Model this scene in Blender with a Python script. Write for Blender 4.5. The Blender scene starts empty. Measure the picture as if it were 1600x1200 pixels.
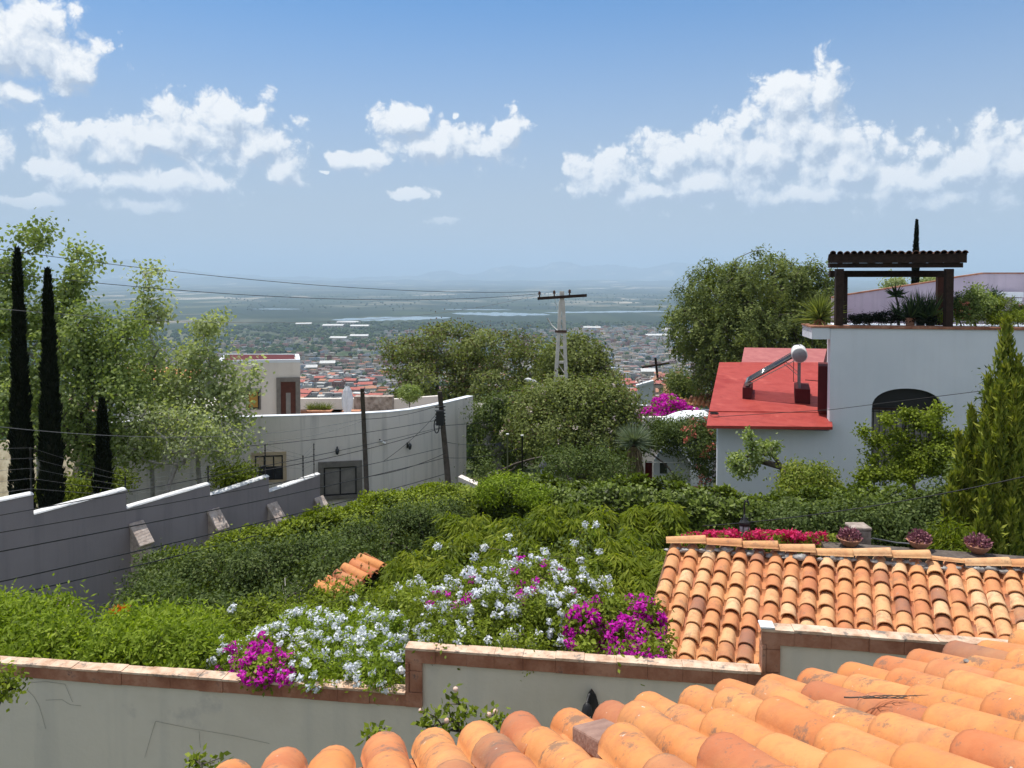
import bpy, bmesh, math, random
import numpy as np
from mathutils import Vector, Matrix, noise

# ------------------------------------------------------------------ camera, sky, sun
sc = bpy.context.scene
COL = sc.collection
F = 1180.0                       # focal length in photo pixels (1600 wide)
TILT = math.radians(1.8)
SHB = 168.0 / 1180.0 - math.tan(TILT)   # the lens is shifted so that uprights stay nearly upright, horizon at photo row 432
CT, ST = math.cos(TILT), math.sin(TILT)
cam_d = bpy.data.cameras.new('camera')
cam_d.sensor_width = 36.0
cam_d.lens = 36.0 * F / 1600.0
cam_d.clip_start = 0.05
cam_d.clip_end = 120000.0
cam = bpy.data.objects.new('camera', cam_d)
COL.objects.link(cam)
cam.location = (0, 0, 0)
cam.rotation_euler = (math.radians(90) - TILT, 0, 0)
cam_d.shift_y = -SHB * F / 1600.0
sc.camera = cam
sc.view_settings.view_transform = 'Standard'
sc.view_settings.look = 'None'
sc.view_settings.exposure = 0.24
sc.view_settings.gamma = 1.0

SUN = Vector((-0.20, 0.25, 0.95)).normalized()
EL = math.asin(SUN.z); AZ = math.atan2(SUN.x, SUN.y)
sd = bpy.data.lights.new('sun', 'SUN')
sd.energy = 4.4
sd.angle = math.radians(0.5)
sd.color = (1.0, 0.955, 0.89)
sun = bpy.data.objects.new('sun', sd)
COL.objects.link(sun)
sun.rotation_euler = (-SUN).to_track_quat('-Z', 'Y').to_euler()

def N(nt, typ, **kw):
    n = nt.nodes.new(typ)
    for k, v in kw.items():
        setattr(n, k, v)
    return n

def dirang(px, py):
    """azimuth / elevation (degrees) of a photo pixel"""
    a, b = (px - 800) / F, (600 - py) / F - SHB
    x, y, z = a, CT + b * ST, -ST + b * CT
    return math.degrees(math.atan2(x, y)), math.degrees(math.atan2(z, math.hypot(x, y)))

def make_world():
    w = bpy.data.worlds.new('World'); sc.world = w; w.use_nodes = True
    nt = w.node_tree; nt.nodes.clear(); L = nt.links.new
    sky = N(nt, 'ShaderNodeTexSky', sky_type='NISHITA')
    sky.sun_disc = False; sky.sun_elevation = EL; sky.sun_rotation = AZ
    sky.altitude = 1900; sky.air_density = 1.0; sky.dust_density = 1.6; sky.ozone_density = 2.0
    # cloud field, built as a group of (azimuth, elevation) in degrees
    g = bpy.data.node_groups.new('cloud_field', 'ShaderNodeTree')
    g.interface.new_socket('P', in_out='INPUT', socket_type='NodeSocketVector')
    g.interface.new_socket('D', in_out='OUTPUT', socket_type='NodeSocketFloat')
    gi = N(g, 'NodeGroupInput'); go = N(g, 'NodeGroupOutput'); GL = g.links.new
    wn = N(g, 'ShaderNodeTexNoise', noise_dimensions='2D'); wn.inputs['Scale'].default_value = .55; wn.inputs['Detail'].default_value = 2
    GL(gi.outputs[0], wn.inputs['Vector'])
    ws = N(g, 'ShaderNodeVectorMath', operation='MULTIPLY_ADD')
    ws.inputs[1].default_value = (.9, .9, 0); ws.inputs[2].default_value = (-.45, -.45, 0)
    GL(wn.outputs['Color'], ws.inputs[0])
    wa = N(g, 'ShaderNodeVectorMath', operation='ADD'); GL(gi.outputs[0], wa.inputs[0]); GL(ws.outputs[0], wa.inputs[1])
    last = None
    # px, py, half width, half height (photo pixels), weight
    E = [(40, 75, 120, 85), (100, 100, 60, 62), (20, 138, 75, 20), (-20, 60, 90, 90),
         (350, 205, 110, 62), (300, 200, 110, 55), (400, 225, 55, 38), (240, 215, 90, 42), (110, 222, 60, 42), (175, 235, 70, 38), (90, 262, 60, 25),
         (250, 285, 140, 32), (330, 292, 60, 26), (120, 285, 80, 26), (445, 262, 45, 34), (0, 230, 28, 42), (75, 312, 60, 13), (230, 322, 90, 16),
         (560, 250, 55, 24), (505, 266, 20, 9), (640, 192, 58, 34), (680, 225, 90, 38), (745, 240, 70, 28), (800, 205, 28, 38), (712, 178, 14, 11), (642, 302, 36, 12), (690, 345, 22, 8),
         (1225, 155, 62, 50), (1288, 145, 36, 60), (1230, 205, 100, 62), (1290, 215, 70, 60), (1130, 232, 95, 50), (1050, 255, 85, 55), (960, 275, 90, 42), (1180, 250, 130, 62),
         (1300, 260, 140, 60), (1420, 280, 130, 58), (1540, 240, 45, 62), (1500, 270, 90, 58), (1600, 265, 70, 62), (1100, 290, 160, 40), (1455, 240, 40, 26), (1250, 305, 250, 24), (1010, 298, 110, 24), (1480, 310, 150, 26), (60, 40, 70, 50)]
    for (px, py, rx, ry) in E:
        a, e = dirang(px, py)
        a1, _ = dirang(px + rx, py); _, e1 = dirang(px, py - ry)
        q = .50 if rx < 22 else 1.0
        sx = 1.0 / max((a1 - a) * q, .05); sy = 1.0 / max((e1 - e) * q, .05)
        m = N(g, 'ShaderNodeVectorMath', operation='MULTIPLY_ADD')
        m.inputs[1].default_value = (sx, sy, 0); m.inputs[2].default_value = (-a * sx, -e * sy, 0)
        GL(wa.outputs[0], m.inputs[0])
        ln = N(g, 'ShaderNodeVectorMath', operation='LENGTH'); GL(m.outputs[0], ln.inputs[0])
        if last is None:
            last = ln.outputs['Value']
        else:
            mi = N(g, 'ShaderNodeMath', operation='SMOOTH_MIN'); mi.inputs[2].default_value = .18
            GL(last, mi.inputs[0]); GL(ln.outputs['Value'], mi.inputs[1]); last = mi.outputs[0]
    vo = N(g, 'ShaderNodeTexVoronoi', voronoi_dimensions='2D', feature='SMOOTH_F1')
    vo.inputs['Scale'].default_value = .50; vo.inputs['Detail'].default_value = 3.0; vo.inputs['Roughness'].default_value = .55
    vo.inputs['Lacunarity'].default_value = 2.3; vo.inputs['Smoothness'].default_value = .35
    GL(wa.outputs[0], vo.inputs['Vector'])
    no = N(g, 'ShaderNodeTexNoise', noise_dimensions='2D'); no.inputs['Scale'].default_value = .5; no.inputs['Detail'].default_value = 7
    no.inputs['Roughness'].default_value = .48
    GL(wa.outputs[0], no.inputs['Vector'])
    v1 = N(g, 'ShaderNodeMath', operation='MULTIPLY_ADD'); v1.inputs[1].default_value = -.68; v1.inputs[2].default_value = .31
    GL(vo.outputs['Distance'], v1.inputs[0])
    n1 = N(g, 'ShaderNodeMath', operation='MULTIPLY_ADD'); n1.inputs[1].default_value = 1.15; n1.inputs[2].default_value = -.575
    GL(no.outputs['Fac'], n1.inputs[0])
    s1 = N(g, 'ShaderNodeMath', operation='ADD'); GL(v1.outputs[0], s1.inputs[0]); GL(n1.outputs[0], s1.inputs[1])
    s2 = N(g, 'ShaderNodeMath', operation='SUBTRACT'); GL(s1.outputs[0], s2.inputs[0]); GL(last, s2.inputs[1])
    s3 = N(g, 'ShaderNodeMath', operation='ADD'); GL(s2.outputs[0], s3.inputs[0]); s3.inputs[1].default_value = 1.40
    GL(s3.outputs[0], go.inputs[0])

    tc = N(nt, 'ShaderNodeTexCoord'); sp = N(nt, 'ShaderNodeSeparateXYZ'); L(tc.outputs['Generated'], sp.inputs[0])
    az = N(nt, 'ShaderNodeMath', operation='ARCTAN2'); L(sp.outputs[0], az.inputs[0]); L(sp.outputs[1], az.inputs[1])
    el = N(nt, 'ShaderNodeMath', operation='ARCSINE'); L(sp.outputs[2], el.inputs[0])
    cb = N(nt, 'ShaderNodeCombineXYZ'); L(az.outputs[0], cb.inputs[0]); L(el.outputs[0], cb.inputs[1])
    dg = N(nt, 'ShaderNodeVectorMath', operation='SCALE'); dg.inputs['Scale'].default_value = 57.29578; L(cb.outputs[0], dg.inputs[0])
    g1 = N(nt, 'ShaderNodeGroup'); g1.node_tree = g; L(dg.outputs[0], g1.inputs[0])
    off = N(nt, 'ShaderNodeVectorMath', operation='ADD'); off.inputs[1].default_value = (-.38, .85, 0); L(dg.outputs[0], off.inputs[0])
    g2 = N(nt, 'ShaderNodeGroup'); g2.node_tree = g; L(off.outputs[0], g2.inputs[0])
    al = N(nt, 'ShaderNodeMapRange', interpolation_type='SMOOTHSTEP'); al.inputs['From Min'].default_value = .02; al.inputs['From Max'].default_value = .50
    df = N(nt, 'ShaderNodeMath', operation='SUBTRACT'); L(g1.outputs[0], df.inputs[0]); L(g2.outputs[0], df.inputs[1])
    # sunlit tops against thick grey bases
    rl = N(nt, 'ShaderNodeMapRange'); rl.inputs['From Min'].default_value = -.42; rl.inputs['From Max'].default_value = .40; L(df.outputs[0], rl.inputs['Value'])
    # crisp on the sunlit side, ragged and soft at the base
    wd = N(nt, 'ShaderNodeMapRange'); wd.inputs['To Min'].default_value = .80; wd.inputs['To Max'].default_value = .44; L(rl.outputs[0], wd.inputs['Value'])
    L(g1.outputs[0], al.inputs['Value']); L(wd.outputs[0], al.inputs['From Max'])
    cc = N(nt, 'ShaderNodeValToRGB'); cr = cc.color_ramp
    cr.elements[0].position = 0; cr.elements[0].color = (.40, .47, .585, 1)
    cr.elements[1].position = 1; cr.elements[1].color = (.90, .90, .90, 1)
    e = cr.elements.new(.45); e.color = (.63, .68, .755, 1)
    L(rl.outputs[0], cc.inputs['Fac'])
    # air fades the low clouds
    sxy = N(nt, 'ShaderNodeSeparateXYZ'); L(dg.outputs[0], sxy.inputs[0])
    lo = N(nt, 'ShaderNodeMapRange', interpolation_type='SMOOTHSTEP'); lo.inputs['From Min'].default_value = 1.6; lo.inputs['From Max'].default_value = 6.5
    L(sxy.outputs[1], lo.inputs['Value'])
    am = N(nt, 'ShaderNodeMath', operation='MULTIPLY'); L(al.outputs[0], am.inputs[0]); L(lo.outputs[0], am.inputs[1])
    # horizon whitening of the clear sky
    hz = N(nt, 'ShaderNodeMapRange', interpolation_type='SMOOTHSTEP'); hz.inputs['From Min'].default_value = -1; hz.inputs['From Max'].default_value = 25
    hz.inputs['To Min'].default_value = .97; hz.inputs['To Max'].default_value = 0
    L(sxy.outputs[1], hz.inputs['Value'])
    sk = N(nt, 'ShaderNodeMix', data_type='RGBA', blend_type='MULTIPLY'); sk.inputs[0].default_value = 1
    L(sky.outputs[0], sk.inputs[6]); sk.inputs[7].default_value = (SKYK[0], SKYK[1], SKYK[2], 1)
    mh = N(nt, 'ShaderNodeMix', data_type='RGBA'); L(hz.outputs[0], mh.inputs[0]); L(sk.outputs[2], mh.inputs[6])
    mh.inputs[7].default_value = (.445, .465, .50, 1)
    mc = N(nt, 'ShaderNodeMix', data_type='RGBA'); L(am.outputs[0], mc.inputs[0]); L(mh.outputs[2], mc.inputs[6]); L(cc.outputs[0], mc.inputs[7])
    # unseen broken cumulus added overhead and behind the view to fill the shade
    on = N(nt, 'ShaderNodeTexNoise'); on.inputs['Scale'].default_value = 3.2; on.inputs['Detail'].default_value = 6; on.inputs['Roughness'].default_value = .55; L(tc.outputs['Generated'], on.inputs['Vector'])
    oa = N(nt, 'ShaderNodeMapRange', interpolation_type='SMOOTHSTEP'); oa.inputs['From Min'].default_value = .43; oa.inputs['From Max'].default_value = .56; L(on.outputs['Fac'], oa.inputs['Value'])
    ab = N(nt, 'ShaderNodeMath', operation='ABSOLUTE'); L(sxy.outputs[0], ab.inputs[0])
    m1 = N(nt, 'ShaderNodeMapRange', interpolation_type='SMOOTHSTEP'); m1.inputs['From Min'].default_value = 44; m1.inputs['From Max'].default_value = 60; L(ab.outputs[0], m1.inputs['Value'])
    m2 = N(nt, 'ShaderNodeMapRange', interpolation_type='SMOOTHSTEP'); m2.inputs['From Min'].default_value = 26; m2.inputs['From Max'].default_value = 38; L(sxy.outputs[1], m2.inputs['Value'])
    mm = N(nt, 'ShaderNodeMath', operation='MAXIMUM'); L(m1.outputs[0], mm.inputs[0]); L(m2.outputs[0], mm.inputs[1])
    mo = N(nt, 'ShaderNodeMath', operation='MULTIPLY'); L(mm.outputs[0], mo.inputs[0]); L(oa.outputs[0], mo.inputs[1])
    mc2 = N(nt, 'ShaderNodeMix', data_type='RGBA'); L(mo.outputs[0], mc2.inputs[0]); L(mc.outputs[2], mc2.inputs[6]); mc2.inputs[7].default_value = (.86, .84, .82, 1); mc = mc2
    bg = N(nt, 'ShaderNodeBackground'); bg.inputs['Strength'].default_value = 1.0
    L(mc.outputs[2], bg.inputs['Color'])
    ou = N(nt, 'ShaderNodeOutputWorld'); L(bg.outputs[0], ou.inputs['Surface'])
    w.cycles.sampling_method = 'MANUAL'; w.cycles.sample_map_resolution = 256
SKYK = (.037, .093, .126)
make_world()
sc.cycles.max_bounces = 6; sc.cycles.diffuse_bounces = 3; sc.cycles.glossy_bounces = 2
sc.cycles.transmission_bounces = 4; sc.cycles.transparent_max_bounces = 8; sc.cycles.volume_bounces = 1
sc.cycles.use_denoising = True

# ------------------------------------------------------------------ helpers
def P(px, py, D):
    """world point seen at photo pixel (px, py), D metres along the camera axis"""
    a, b = (px - 800) / F * D, ((600 - py) / F - SHB) * D
    return Vector((a, D * CT + b * ST, -D * ST + b * CT))

def ray(px, py):
    return P(px, py, 1.0)

def PZ(px, py, z):
    r = ray(px, py)
    return r * (z / r.z)

def tag(o, label=None, cat=None, group=None, kind=None):
    if label: o['label'] = label
    if cat: o['category'] = cat
    if group: o['group'] = group
    if kind: o['kind'] = kind
    return o

def empty(name, loc=(0, 0, 0), rz=0.0, label=None, cat=None, group=None):
    o = bpy.data.objects.new(name, None); COL.objects.link(o)
    o.location = loc; o.rotation_euler = (0, 0, rz); o.empty_display_size = .2
    return tag(o, label, cat, group)

def link(name, me, mat=None, parent=None, world=False):
    o = bpy.data.objects.new(name, me); COL.objects.link(o)
    if mat is not None:
        for m in (mat if isinstance(mat, (list, tuple)) else [mat]):
            me.materials.append(m)
    if parent is not None:
        o.parent = parent
        if world:      # mesh data is in world coordinates: keep it there
            par = Matrix.Translation(parent.location) @ parent.rotation_euler.to_matrix().to_4x4()
            o.matrix_parent_inverse = par.inverted()
    return o

class MB:
    """collects polygons, then links them as one mesh"""
    def __init__(s, M=None):
        s.v = []; s.f = []; s.mi = []; s.sm = []; s.M = M; s.at = []
        s.cur = 0; s.smooth = False; s.r = 0.0
    def add(s, vs, fs, smooth=None):
        b = len(s.v)
        for v in vs:
            v = Vector(v)
            if s.M is not None: v = s.M @ v
            s.v.append(tuple(v)); s.at.append(s.r)
        for f in fs:
            s.f.append(tuple(i + b for i in f)); s.mi.append(s.cur); s.sm.append(s.smooth if smooth is None else smooth)
    def quad(s, a, b, c, d): s.add([a, b, c, d], [(0, 1, 2, 3)])
    def poly(s, pts): s.add(pts, [tuple(range(len(pts)))])
    def box(s, x0, x1, y0, y1, z0, z1):
        s.add([(x0, y0, z0), (x1, y0, z0), (x1, y1, z0), (x0, y1, z0), (x0, y0, z1), (x1, y0, z1), (x1, y1, z1), (x0, y1, z1)],
              [(0, 3, 2, 1), (4, 5, 6, 7), (0, 1, 5, 4), (1, 2, 6, 5), (2, 3, 7, 6), (3, 0, 4, 7)])
    def prism(s, pts, d):
        """polygon pts extruded by the vector d"""
        n = len(pts); d = Vector(d); q = [Vector(p) for p in pts]
        s.add(q + [p + d for p in q], [tuple(range(n))[::-1], tuple(range(n, 2 * n))] + [(i, (i + 1) % n, n + (i + 1) % n, n + i) for i in range(n)])
    def tube(s, pts, rad, n=6, cap=True):
        pts = [Vector(p) for p in pts]
        if not isinstance(rad, (list, tuple)): rad = [rad] * len(pts)
        rings = []; up = Vector((.13, .31, .94)).normalized()
        for i, p in enumerate(pts):
            t = (pts[min(i + 1, len(pts) - 1)] - pts[max(i - 1, 0)])
            if t.length < 1e-9: t = Vector((0, 0, 1))
            t.normalize(); a = t.cross(up)
            if a.length < 1e-3: a = t.cross(Vector((1, 0, 0)))
            a.normalize(); b = t.cross(a)
            rings += [p + (a * math.cos(2 * math.pi * k / n) + b * math.sin(2 * math.pi * k / n)) * rad[i] for k in range(n)]
        fs = []
        for i in range(len(pts) - 1):
            for k in range(n):
                fs.append((i * n + k, i * n + (k + 1) % n, (i + 1) * n + (k + 1) % n, (i + 1) * n + k))
        if cap:
            fs.append(tuple(range(n))); fs.append(tuple(range((len(pts) - 1) * n, len(pts) * n))[::-1])
        s.add(rings, fs, smooth=True)
    def lathe(s, c, prof, n=16, axis='z'):
        """prof: list of (radius, height)"""
        vs = []
        for r, h in prof:
            for k in range(n):
                a = 2 * math.pi * k / n
                if axis == 'z': vs.append((c[0] + r * math.cos(a), c[1] + r * math.sin(a), c[2] + h))
                elif axis == 'y': vs.append((c[0] + r * math.cos(a), c[1] + h, c[2] + r * math.sin(a)))
                else: vs.append((c[0] + h, c[1] + r * math.cos(a), c[2] + r * math.sin(a)))
        m = len(prof)
        fs = [(i * n + k, i * n + (k + 1) % n, (i + 1) * n + (k + 1) % n, (i + 1) * n + k) for i in range(m - 1) for k in range(n)]
        fs += [tuple(range(n))[::-1], tuple(range((m - 1) * n, m * n))]
        s.add(vs, fs, smooth=True)
    def sphere(s, c, r, n=10, m=7, sq=(1, 1, 1), jit=0, rng=random):
        vs = []; fs = []
        for i in range(m + 1):
            th = math.pi * i / m
            for k in range(n):
                a = 2 * math.pi * k / n; q = r * (1 + jit * rng.uniform(-1, 1))
                vs.append((c[0] + q * sq[0] * math.sin(th) * math.cos(a), c[1] + q * sq[1] * math.sin(th) * math.sin(a), c[2] + q * sq[2] * math.cos(th)))
        for i in range(m):
            for k in range(n):
                fs.append((i * n + k, (i + 1) * n + k, (i + 1) * n + (k + 1) % n, i * n + (k + 1) % n))
        s.add(vs, fs, smooth=True)
    def mesh(s, name):
        me = bpy.data.meshes.new(name); me.from_pydata(s.v, [], s.f)
        me.polygons.foreach_set('material_index', s.mi); me.polygons.foreach_set('use_smooth', s.sm)
        at = me.attributes.new('rnd', 'FLOAT', 'POINT'); at.data.foreach_set('value', s.at)
        me.update(); return me
    def build(s, name, mat, parent=None, bevel=0, world=None):
        me = s.mesh(name)
        o = link(name, me, mat, parent, world=True if world is None else world)
        if bevel:
            m = o.modifiers.new('bevel', 'BEVEL'); m.width = bevel; m.segments = 2; m.limit_method = 'ANGLE'
        return o

# ------------------------------------------------------------------ materials
def new_mat(name):
    m = bpy.data.materials.new(name); m.use_nodes = True
    nt = m.node_tree; b = nt.nodes['Principled BSDF']; b.inputs['Roughness'].default_value = .85
    b.inputs['Specular IOR Level'].default_value = .3
    return m, nt, b

def c4(c): return (c[0], c[1], c[2], 1)

def surf(name, cols, scale=2.0, rough=.85, bump=.0, bscale=40.0, detail=6, metallic=0, spots=None, spec=.3, streak=None, wear=None):
    """plaster / stone / metal: two or three colours mixed by noise, optional dark spots, drips and bump"""
    m, nt, b = new_mat(name); L = nt.links.new
    tc = N(nt, 'ShaderNodeTexCoord')
    no = N(nt, 'ShaderNodeTexNoise'); no.inputs['Scale'].default_value = scale; no.inputs['Detail'].default_value = detail; no.inputs['Roughness'].default_value = .62
    L(tc.outputs['Object'], no.inputs['Vector'])
    rp = N(nt, 'ShaderNodeValToRGB'); cr = rp.color_ramp
    cr.elements[0].position = .33; cr.elements[0].color = c4(cols[0]); cr.elements[1].position = .67; cr.elements[1].color = c4(cols[-1])
    if len(cols) == 3:
        e = cr.elements.new(.5); e.color = c4(cols[1])
    L(no.outputs['Fac'], rp.inputs['Fac']); out = rp.outputs['Color']
    if streak:      # (colour, strength) vertical dirt runs
        mp = N(nt, 'ShaderNodeMapping'); mp.inputs['Scale'].default_value = (3.5, 3.5, .22); L(tc.outputs['Object'], mp.inputs[0])
        sn = N(nt, 'ShaderNodeTexNoise'); sn.inputs['Scale'].default_value = 1.3; sn.inputs['Detail'].default_value = 5; L(mp.outputs[0], sn.inputs['Vector'])
        mr = N(nt, 'ShaderNodeMapRange'); mr.inputs['From Min'].default_value = .5; mr.inputs['From Max'].default_value = .75; mr.inputs['To Max'].default_value = streak[1]
        L(sn.outputs['Fac'], mr.inputs['Value'])
        mx = N(nt, 'ShaderNodeMix', data_type='RGBA'); L(mr.outputs[0], mx.inputs[0]); L(out, mx.inputs[6]); mx.inputs[7].default_value = c4(streak[0]); out = mx.outputs[2]
    if spots:       # (colour, scale, threshold)
        sn = N(nt, 'ShaderNodeTexNoise'); sn.inputs['Scale'].default_value = spots[1]; sn.inputs['Detail'].default_value = 8; sn.inputs['Roughness'].default_value = .7
        L(tc.outputs['Object'], sn.inputs['Vector'])
        mr = N(nt, 'ShaderNodeMapRange'); mr.inputs['From Min'].default_value = spots[2]; mr.inputs['From Max'].default_value = spots[2] + .09
        L(sn.outputs['Fac'], mr.inputs['Value'])
        mx = N(nt, 'ShaderNodeMix', data_type='RGBA'); L(mr.outputs[0], mx.inputs[0]); L(out, mx.inputs[6]); mx.inputs[7].default_value = c4(spots[0]); out = mx.outputs[2]
    L(out, b.inputs['Base Color'])
    b.inputs['Roughness'].default_value = rough; b.inputs['Metallic'].default_value = metallic; b.inputs['Specular IOR Level'].default_value = spec
    if bump:
        bn = N(nt, 'ShaderNodeTexNoise'); bn.inputs['Scale'].default_value = bscale; bn.inputs['Detail'].default_value = 5; L(tc.outputs['Object'], bn.inputs['Vector'])
        bp = N(nt, 'ShaderNodeBump'); bp.inputs['Strength'].default_value = bump; bp.inputs['Distance'].default_value = .02
        L(bn.outputs['Fac'], bp.inputs['Height']); L(bp.outputs[0], b.inputs['Normal'])
    return m

LEAF_K = 1.12
def leafmat(name, cols, trans=.3, rough=.62, tcol=None, spec=.13):
    """leaves or petals; colour from the per-leaf value stored on the mesh"""
    m, nt, b = new_mat(name); L = nt.links.new
    at = N(nt, 'ShaderNodeAttribute', attribute_name='rnd')
    rp = N(nt, 'ShaderNodeValToRGB'); cr = rp.color_ramp
    n = len(cols)
    if cols[-1][1] > cols[-1][2] * 1.3 and cols[-1][1] >= cols[-1][0] and cols[-1][1] < .6 and name != 'cypress_leaf':      # greens
        cols = [tuple(min(.62, v * LEAF_K) for v in c) for c in cols]
    cr.elements[0].position = 0; cr.elements[0].color = c4(cols[0]); cr.elements[1].position = 1; cr.elements[1].color = c4(cols[-1])
    for i in range(1, n - 1):
        e = cr.elements.new(i / (n - 1)); e.color = c4(cols[i])
    L(at.outputs['Fac'], rp.inputs['Fac']); L(rp.outputs['Color'], b.inputs['Base Color'])
    b.inputs['Roughness'].default_value = rough; b.inputs['Specular IOR Level'].default_value = spec
    tr = N(nt, 'ShaderNodeBsdfTranslucent')
    hs = N(nt, 'ShaderNodeMix', data_type='RGBA', blend_type='MULTIPLY'); hs.inputs[0].default_value = 1
    L(rp.outputs['Color'], hs.inputs[6]); hs.inputs[7].default_value = c4(tcol or (1.7, 1.75, .7)); L(hs.outputs[2], tr.inputs['Color'])
    mx = N(nt, 'ShaderNodeMixShader'); mx.inputs[0].default_value = trans
    L(b.outputs[0], mx.inputs[1]); L(tr.outputs[0], mx.inputs[2]); L(mx.outputs[0], nt.nodes['Material Output'].inputs['Surface'])
    return m

def tilemat(name, cols, dark=.55, scale=1.0, lichen=1.0):
    m, nt, b = new_mat(name); L = nt.links.new
    at = N(nt, 'ShaderNodeAttribute', attribute_name='rnd')
    rp = N(nt, 'ShaderNodeValToRGB'); cr = rp.color_ramp; n = len(cols)
    cr.interpolation = 'LINEAR'
    cr.elements[0].position = 0; cr.elements[0].color = c4(cols[0]); cr.elements[1].position = 1; cr.elements[1].color = c4(cols[-1])
    for i in range(1, n - 1):
        e = cr.elements.new(i / (n - 1)); e.color = c4(cols[i])
    L(at.outputs['Fac'], rp.inputs['Fac']); out = rp.outputs['Color']
    tc = N(nt, 'ShaderNodeTexCoord')
    def nz(s, d, r=.6):
        x = N(nt, 'ShaderNodeTexNoise'); x.inputs['Scale'].default_value = s * scale; x.inputs['Detail'].default_value = d; x.inputs['Roughness'].default_value = r
        L(tc.outputs['Object'], x.inputs['Vector']); return x.outputs['Fac']
    def layer(fac, lo, hi, col, mx_, out, mode='MIX'):
        mr = N(nt, 'ShaderNodeMapRange'); mr.inputs['From Min'].default_value = lo; mr.inputs['From Max'].default_value = hi; mr.inputs['To Max'].default_value = mx_
        L(fac, mr.inputs['Value'])
        mx = N(nt, 'ShaderNodeMix', data_type='RGBA', blend_type=mode); L(mr.outputs[0], mx.inputs[0]); L(out, mx.inputs[6]); mx.inputs[7].default_value = c4(col)
        return mx.outputs[2]
    out = layer(nz(2.6, 4), .42, .7, (.70, .36, .145), .5, out)
    out = layer(nz(9, 6, .7), .47, .68, (.44, .17, .08), .6, out)
    out = layer(nz(5.5, 9, .78), .55, .62, (.17, .12, .09), .75 * lichen, out)
    out = layer(nz(1.7, 7, .72), .56, .68, (.36, .19, .12), .4 * lichen, out)
    out = layer(nz(38, 5, .7), .63, .70, (.20, .15, .12), .6 * lichen, out)
    out = layer(nz(24, 4, .6), .70, .74, (.75, .70, .60), .75 * lichen, out)
    L(out, b.inputs['Base Color']); b.inputs['Roughness'].default_value = .82
    bn = N(nt, 'ShaderNodeTexNoise'); bn.inputs['Scale'].default_value = 30 * scale; bn.inputs['Detail'].default_value = 6; L(tc.outputs['Object'], bn.inputs['Vector'])
    bp = N(nt, 'ShaderNodeBump'); bp.inputs['Strength'].default_value = .35; bp.inputs['Distance'].default_value = .01
    L(bn.outputs['Fac'], bp.inputs['Height']); L(bp.outputs[0], b.inputs['Normal'])
    return m

def flat(name, col, rough=.6, metallic=0, spec=.4):
    c = col; k = .8
    return surf(name, [(c[0] * k, c[1] * k, c[2] * k), c], scale=6, rough=rough, metallic=metallic, spec=spec)

M = {}
M['white_wall'] = surf('white_plaster', [(.66, .695, .74), (.72, .75, .79)], scale=.7, bump=.12, bscale=30, streak=((.50, .50, .49), .12))
M['grey_wall'] = surf('grey_plaster', [(.70, .645, .60), (.80, .745, .70), (.75, .71, .67)], scale=.35, bump=.12, bscale=25, streak=((.33, .32, .32), .5), spots=((.72, .71, .70), .8, .62))
M['cream_wall'] = surf('cream_plaster', [(.68, .62, .56), (.76, .70, .64)], scale=.8, bump=.1, streak=((.5, .43, .38), .25))
M['garden_wall'] = surf('garden_wall_plaster', [(.58, .525, .43), (.65, .595, .50), (.615, .565, .475)], scale=.6, bump=.15, bscale=22, streak=((.36, .36, .34), .28), spots=((.52, .48, .42), 1.1, .60))
M['slate_wall'] = surf('slate_blue_plaster', [(.29, .255, .27), (.34, .30, .32)], scale=.5, bump=.12, bscale=25, streak=((.14, .14, .16), .3))
M['coping_white'] = surf('white_coping', [(.62, .62, .62), (.8, .8, .79)], scale=5, bump=.2, bscale=30, spots=((.3, .3, .31), 3.5, .6))  # grey spots put dappled tree shade into the coping colour
M['lilac_wall'] = surf('lilac_plaster', [(.43, .36, .44), (.53, .46, .54)], scale=.5, bump=.1, spots=((.20, .19, .22), 1.6, .63), streak=((.3, .27, .32), .4))
M['red_roof'] = surf('red_painted_roof', [(.29, .034, .027), (.38, .064, .050), (.33, .047, .037)], scale=.9, bump=.15, bscale=12, rough=.55, spots=((.46, .10, .075), 1.1, .57), spec=.16, streak=((.24, .035, .03), .5))  # pale spots put patches of sheen into the roof colour
M['dark_red'] = surf('shade_dark_red_paint', [(.075, .010, .012), (.11, .016, .018)], scale=2)  # dark red paint, deepened to the shadowed faces of the heater blocks
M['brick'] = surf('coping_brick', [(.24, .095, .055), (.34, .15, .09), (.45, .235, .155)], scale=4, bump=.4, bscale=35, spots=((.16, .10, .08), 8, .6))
M['brick_top'] = surf('coping_brick_top', [(.40, .24, .15), (.60, .42, .30), (.70, .55, .42)], scale=7, bump=.4, bscale=35, spots=((.22, .18, .15), 9, .56))  # paler copy of the brick, sunlight put into the top's colour
M['tile_near'] = tilemat('roof_tile_near', [(.26, .13, .085), (.50, .165, .068), (.55, .196, .068), (.59, .228, .074), (.61, .247, .081), (.64, .28, .098)])
M['tile_mid'] = tilemat('roof_tile_middle', [(.24, .14, .105), (.45, .165, .08), (.57, .235, .10), (.63, .31, .14), (.67, .38, .185), (.71, .46, .26)], lichen=.6)
M['tile_in'] = surf('tile_underside', [(.16, .08, .05), (.26, .13, .08)], scale=8)
M['mortar'] = surf('roof_mortar', [(.16, .15, .14), (.32, .30, .28), (.50, .48, .45)], scale=9, bump=.6, bscale=30)
M['stone'] = surf('pink_stone', [(.33, .25, .21), (.50, .41, .35), (.60, .51, .45)], scale=6, bump=.5, bscale=18, spots=((.22, .17, .15), 4, .58))
M['rubble'] = surf('rubble_stone', [(.14, .11, .09), (.33, .27, .23), (.46, .40, .35)], scale=5, bump=.8, bscale=9)
M['frame_stone'] = surf('dark_frame_stone', [(.16, .145, .13), (.23, .21, .19)], scale=5, bump=.3)
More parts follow.
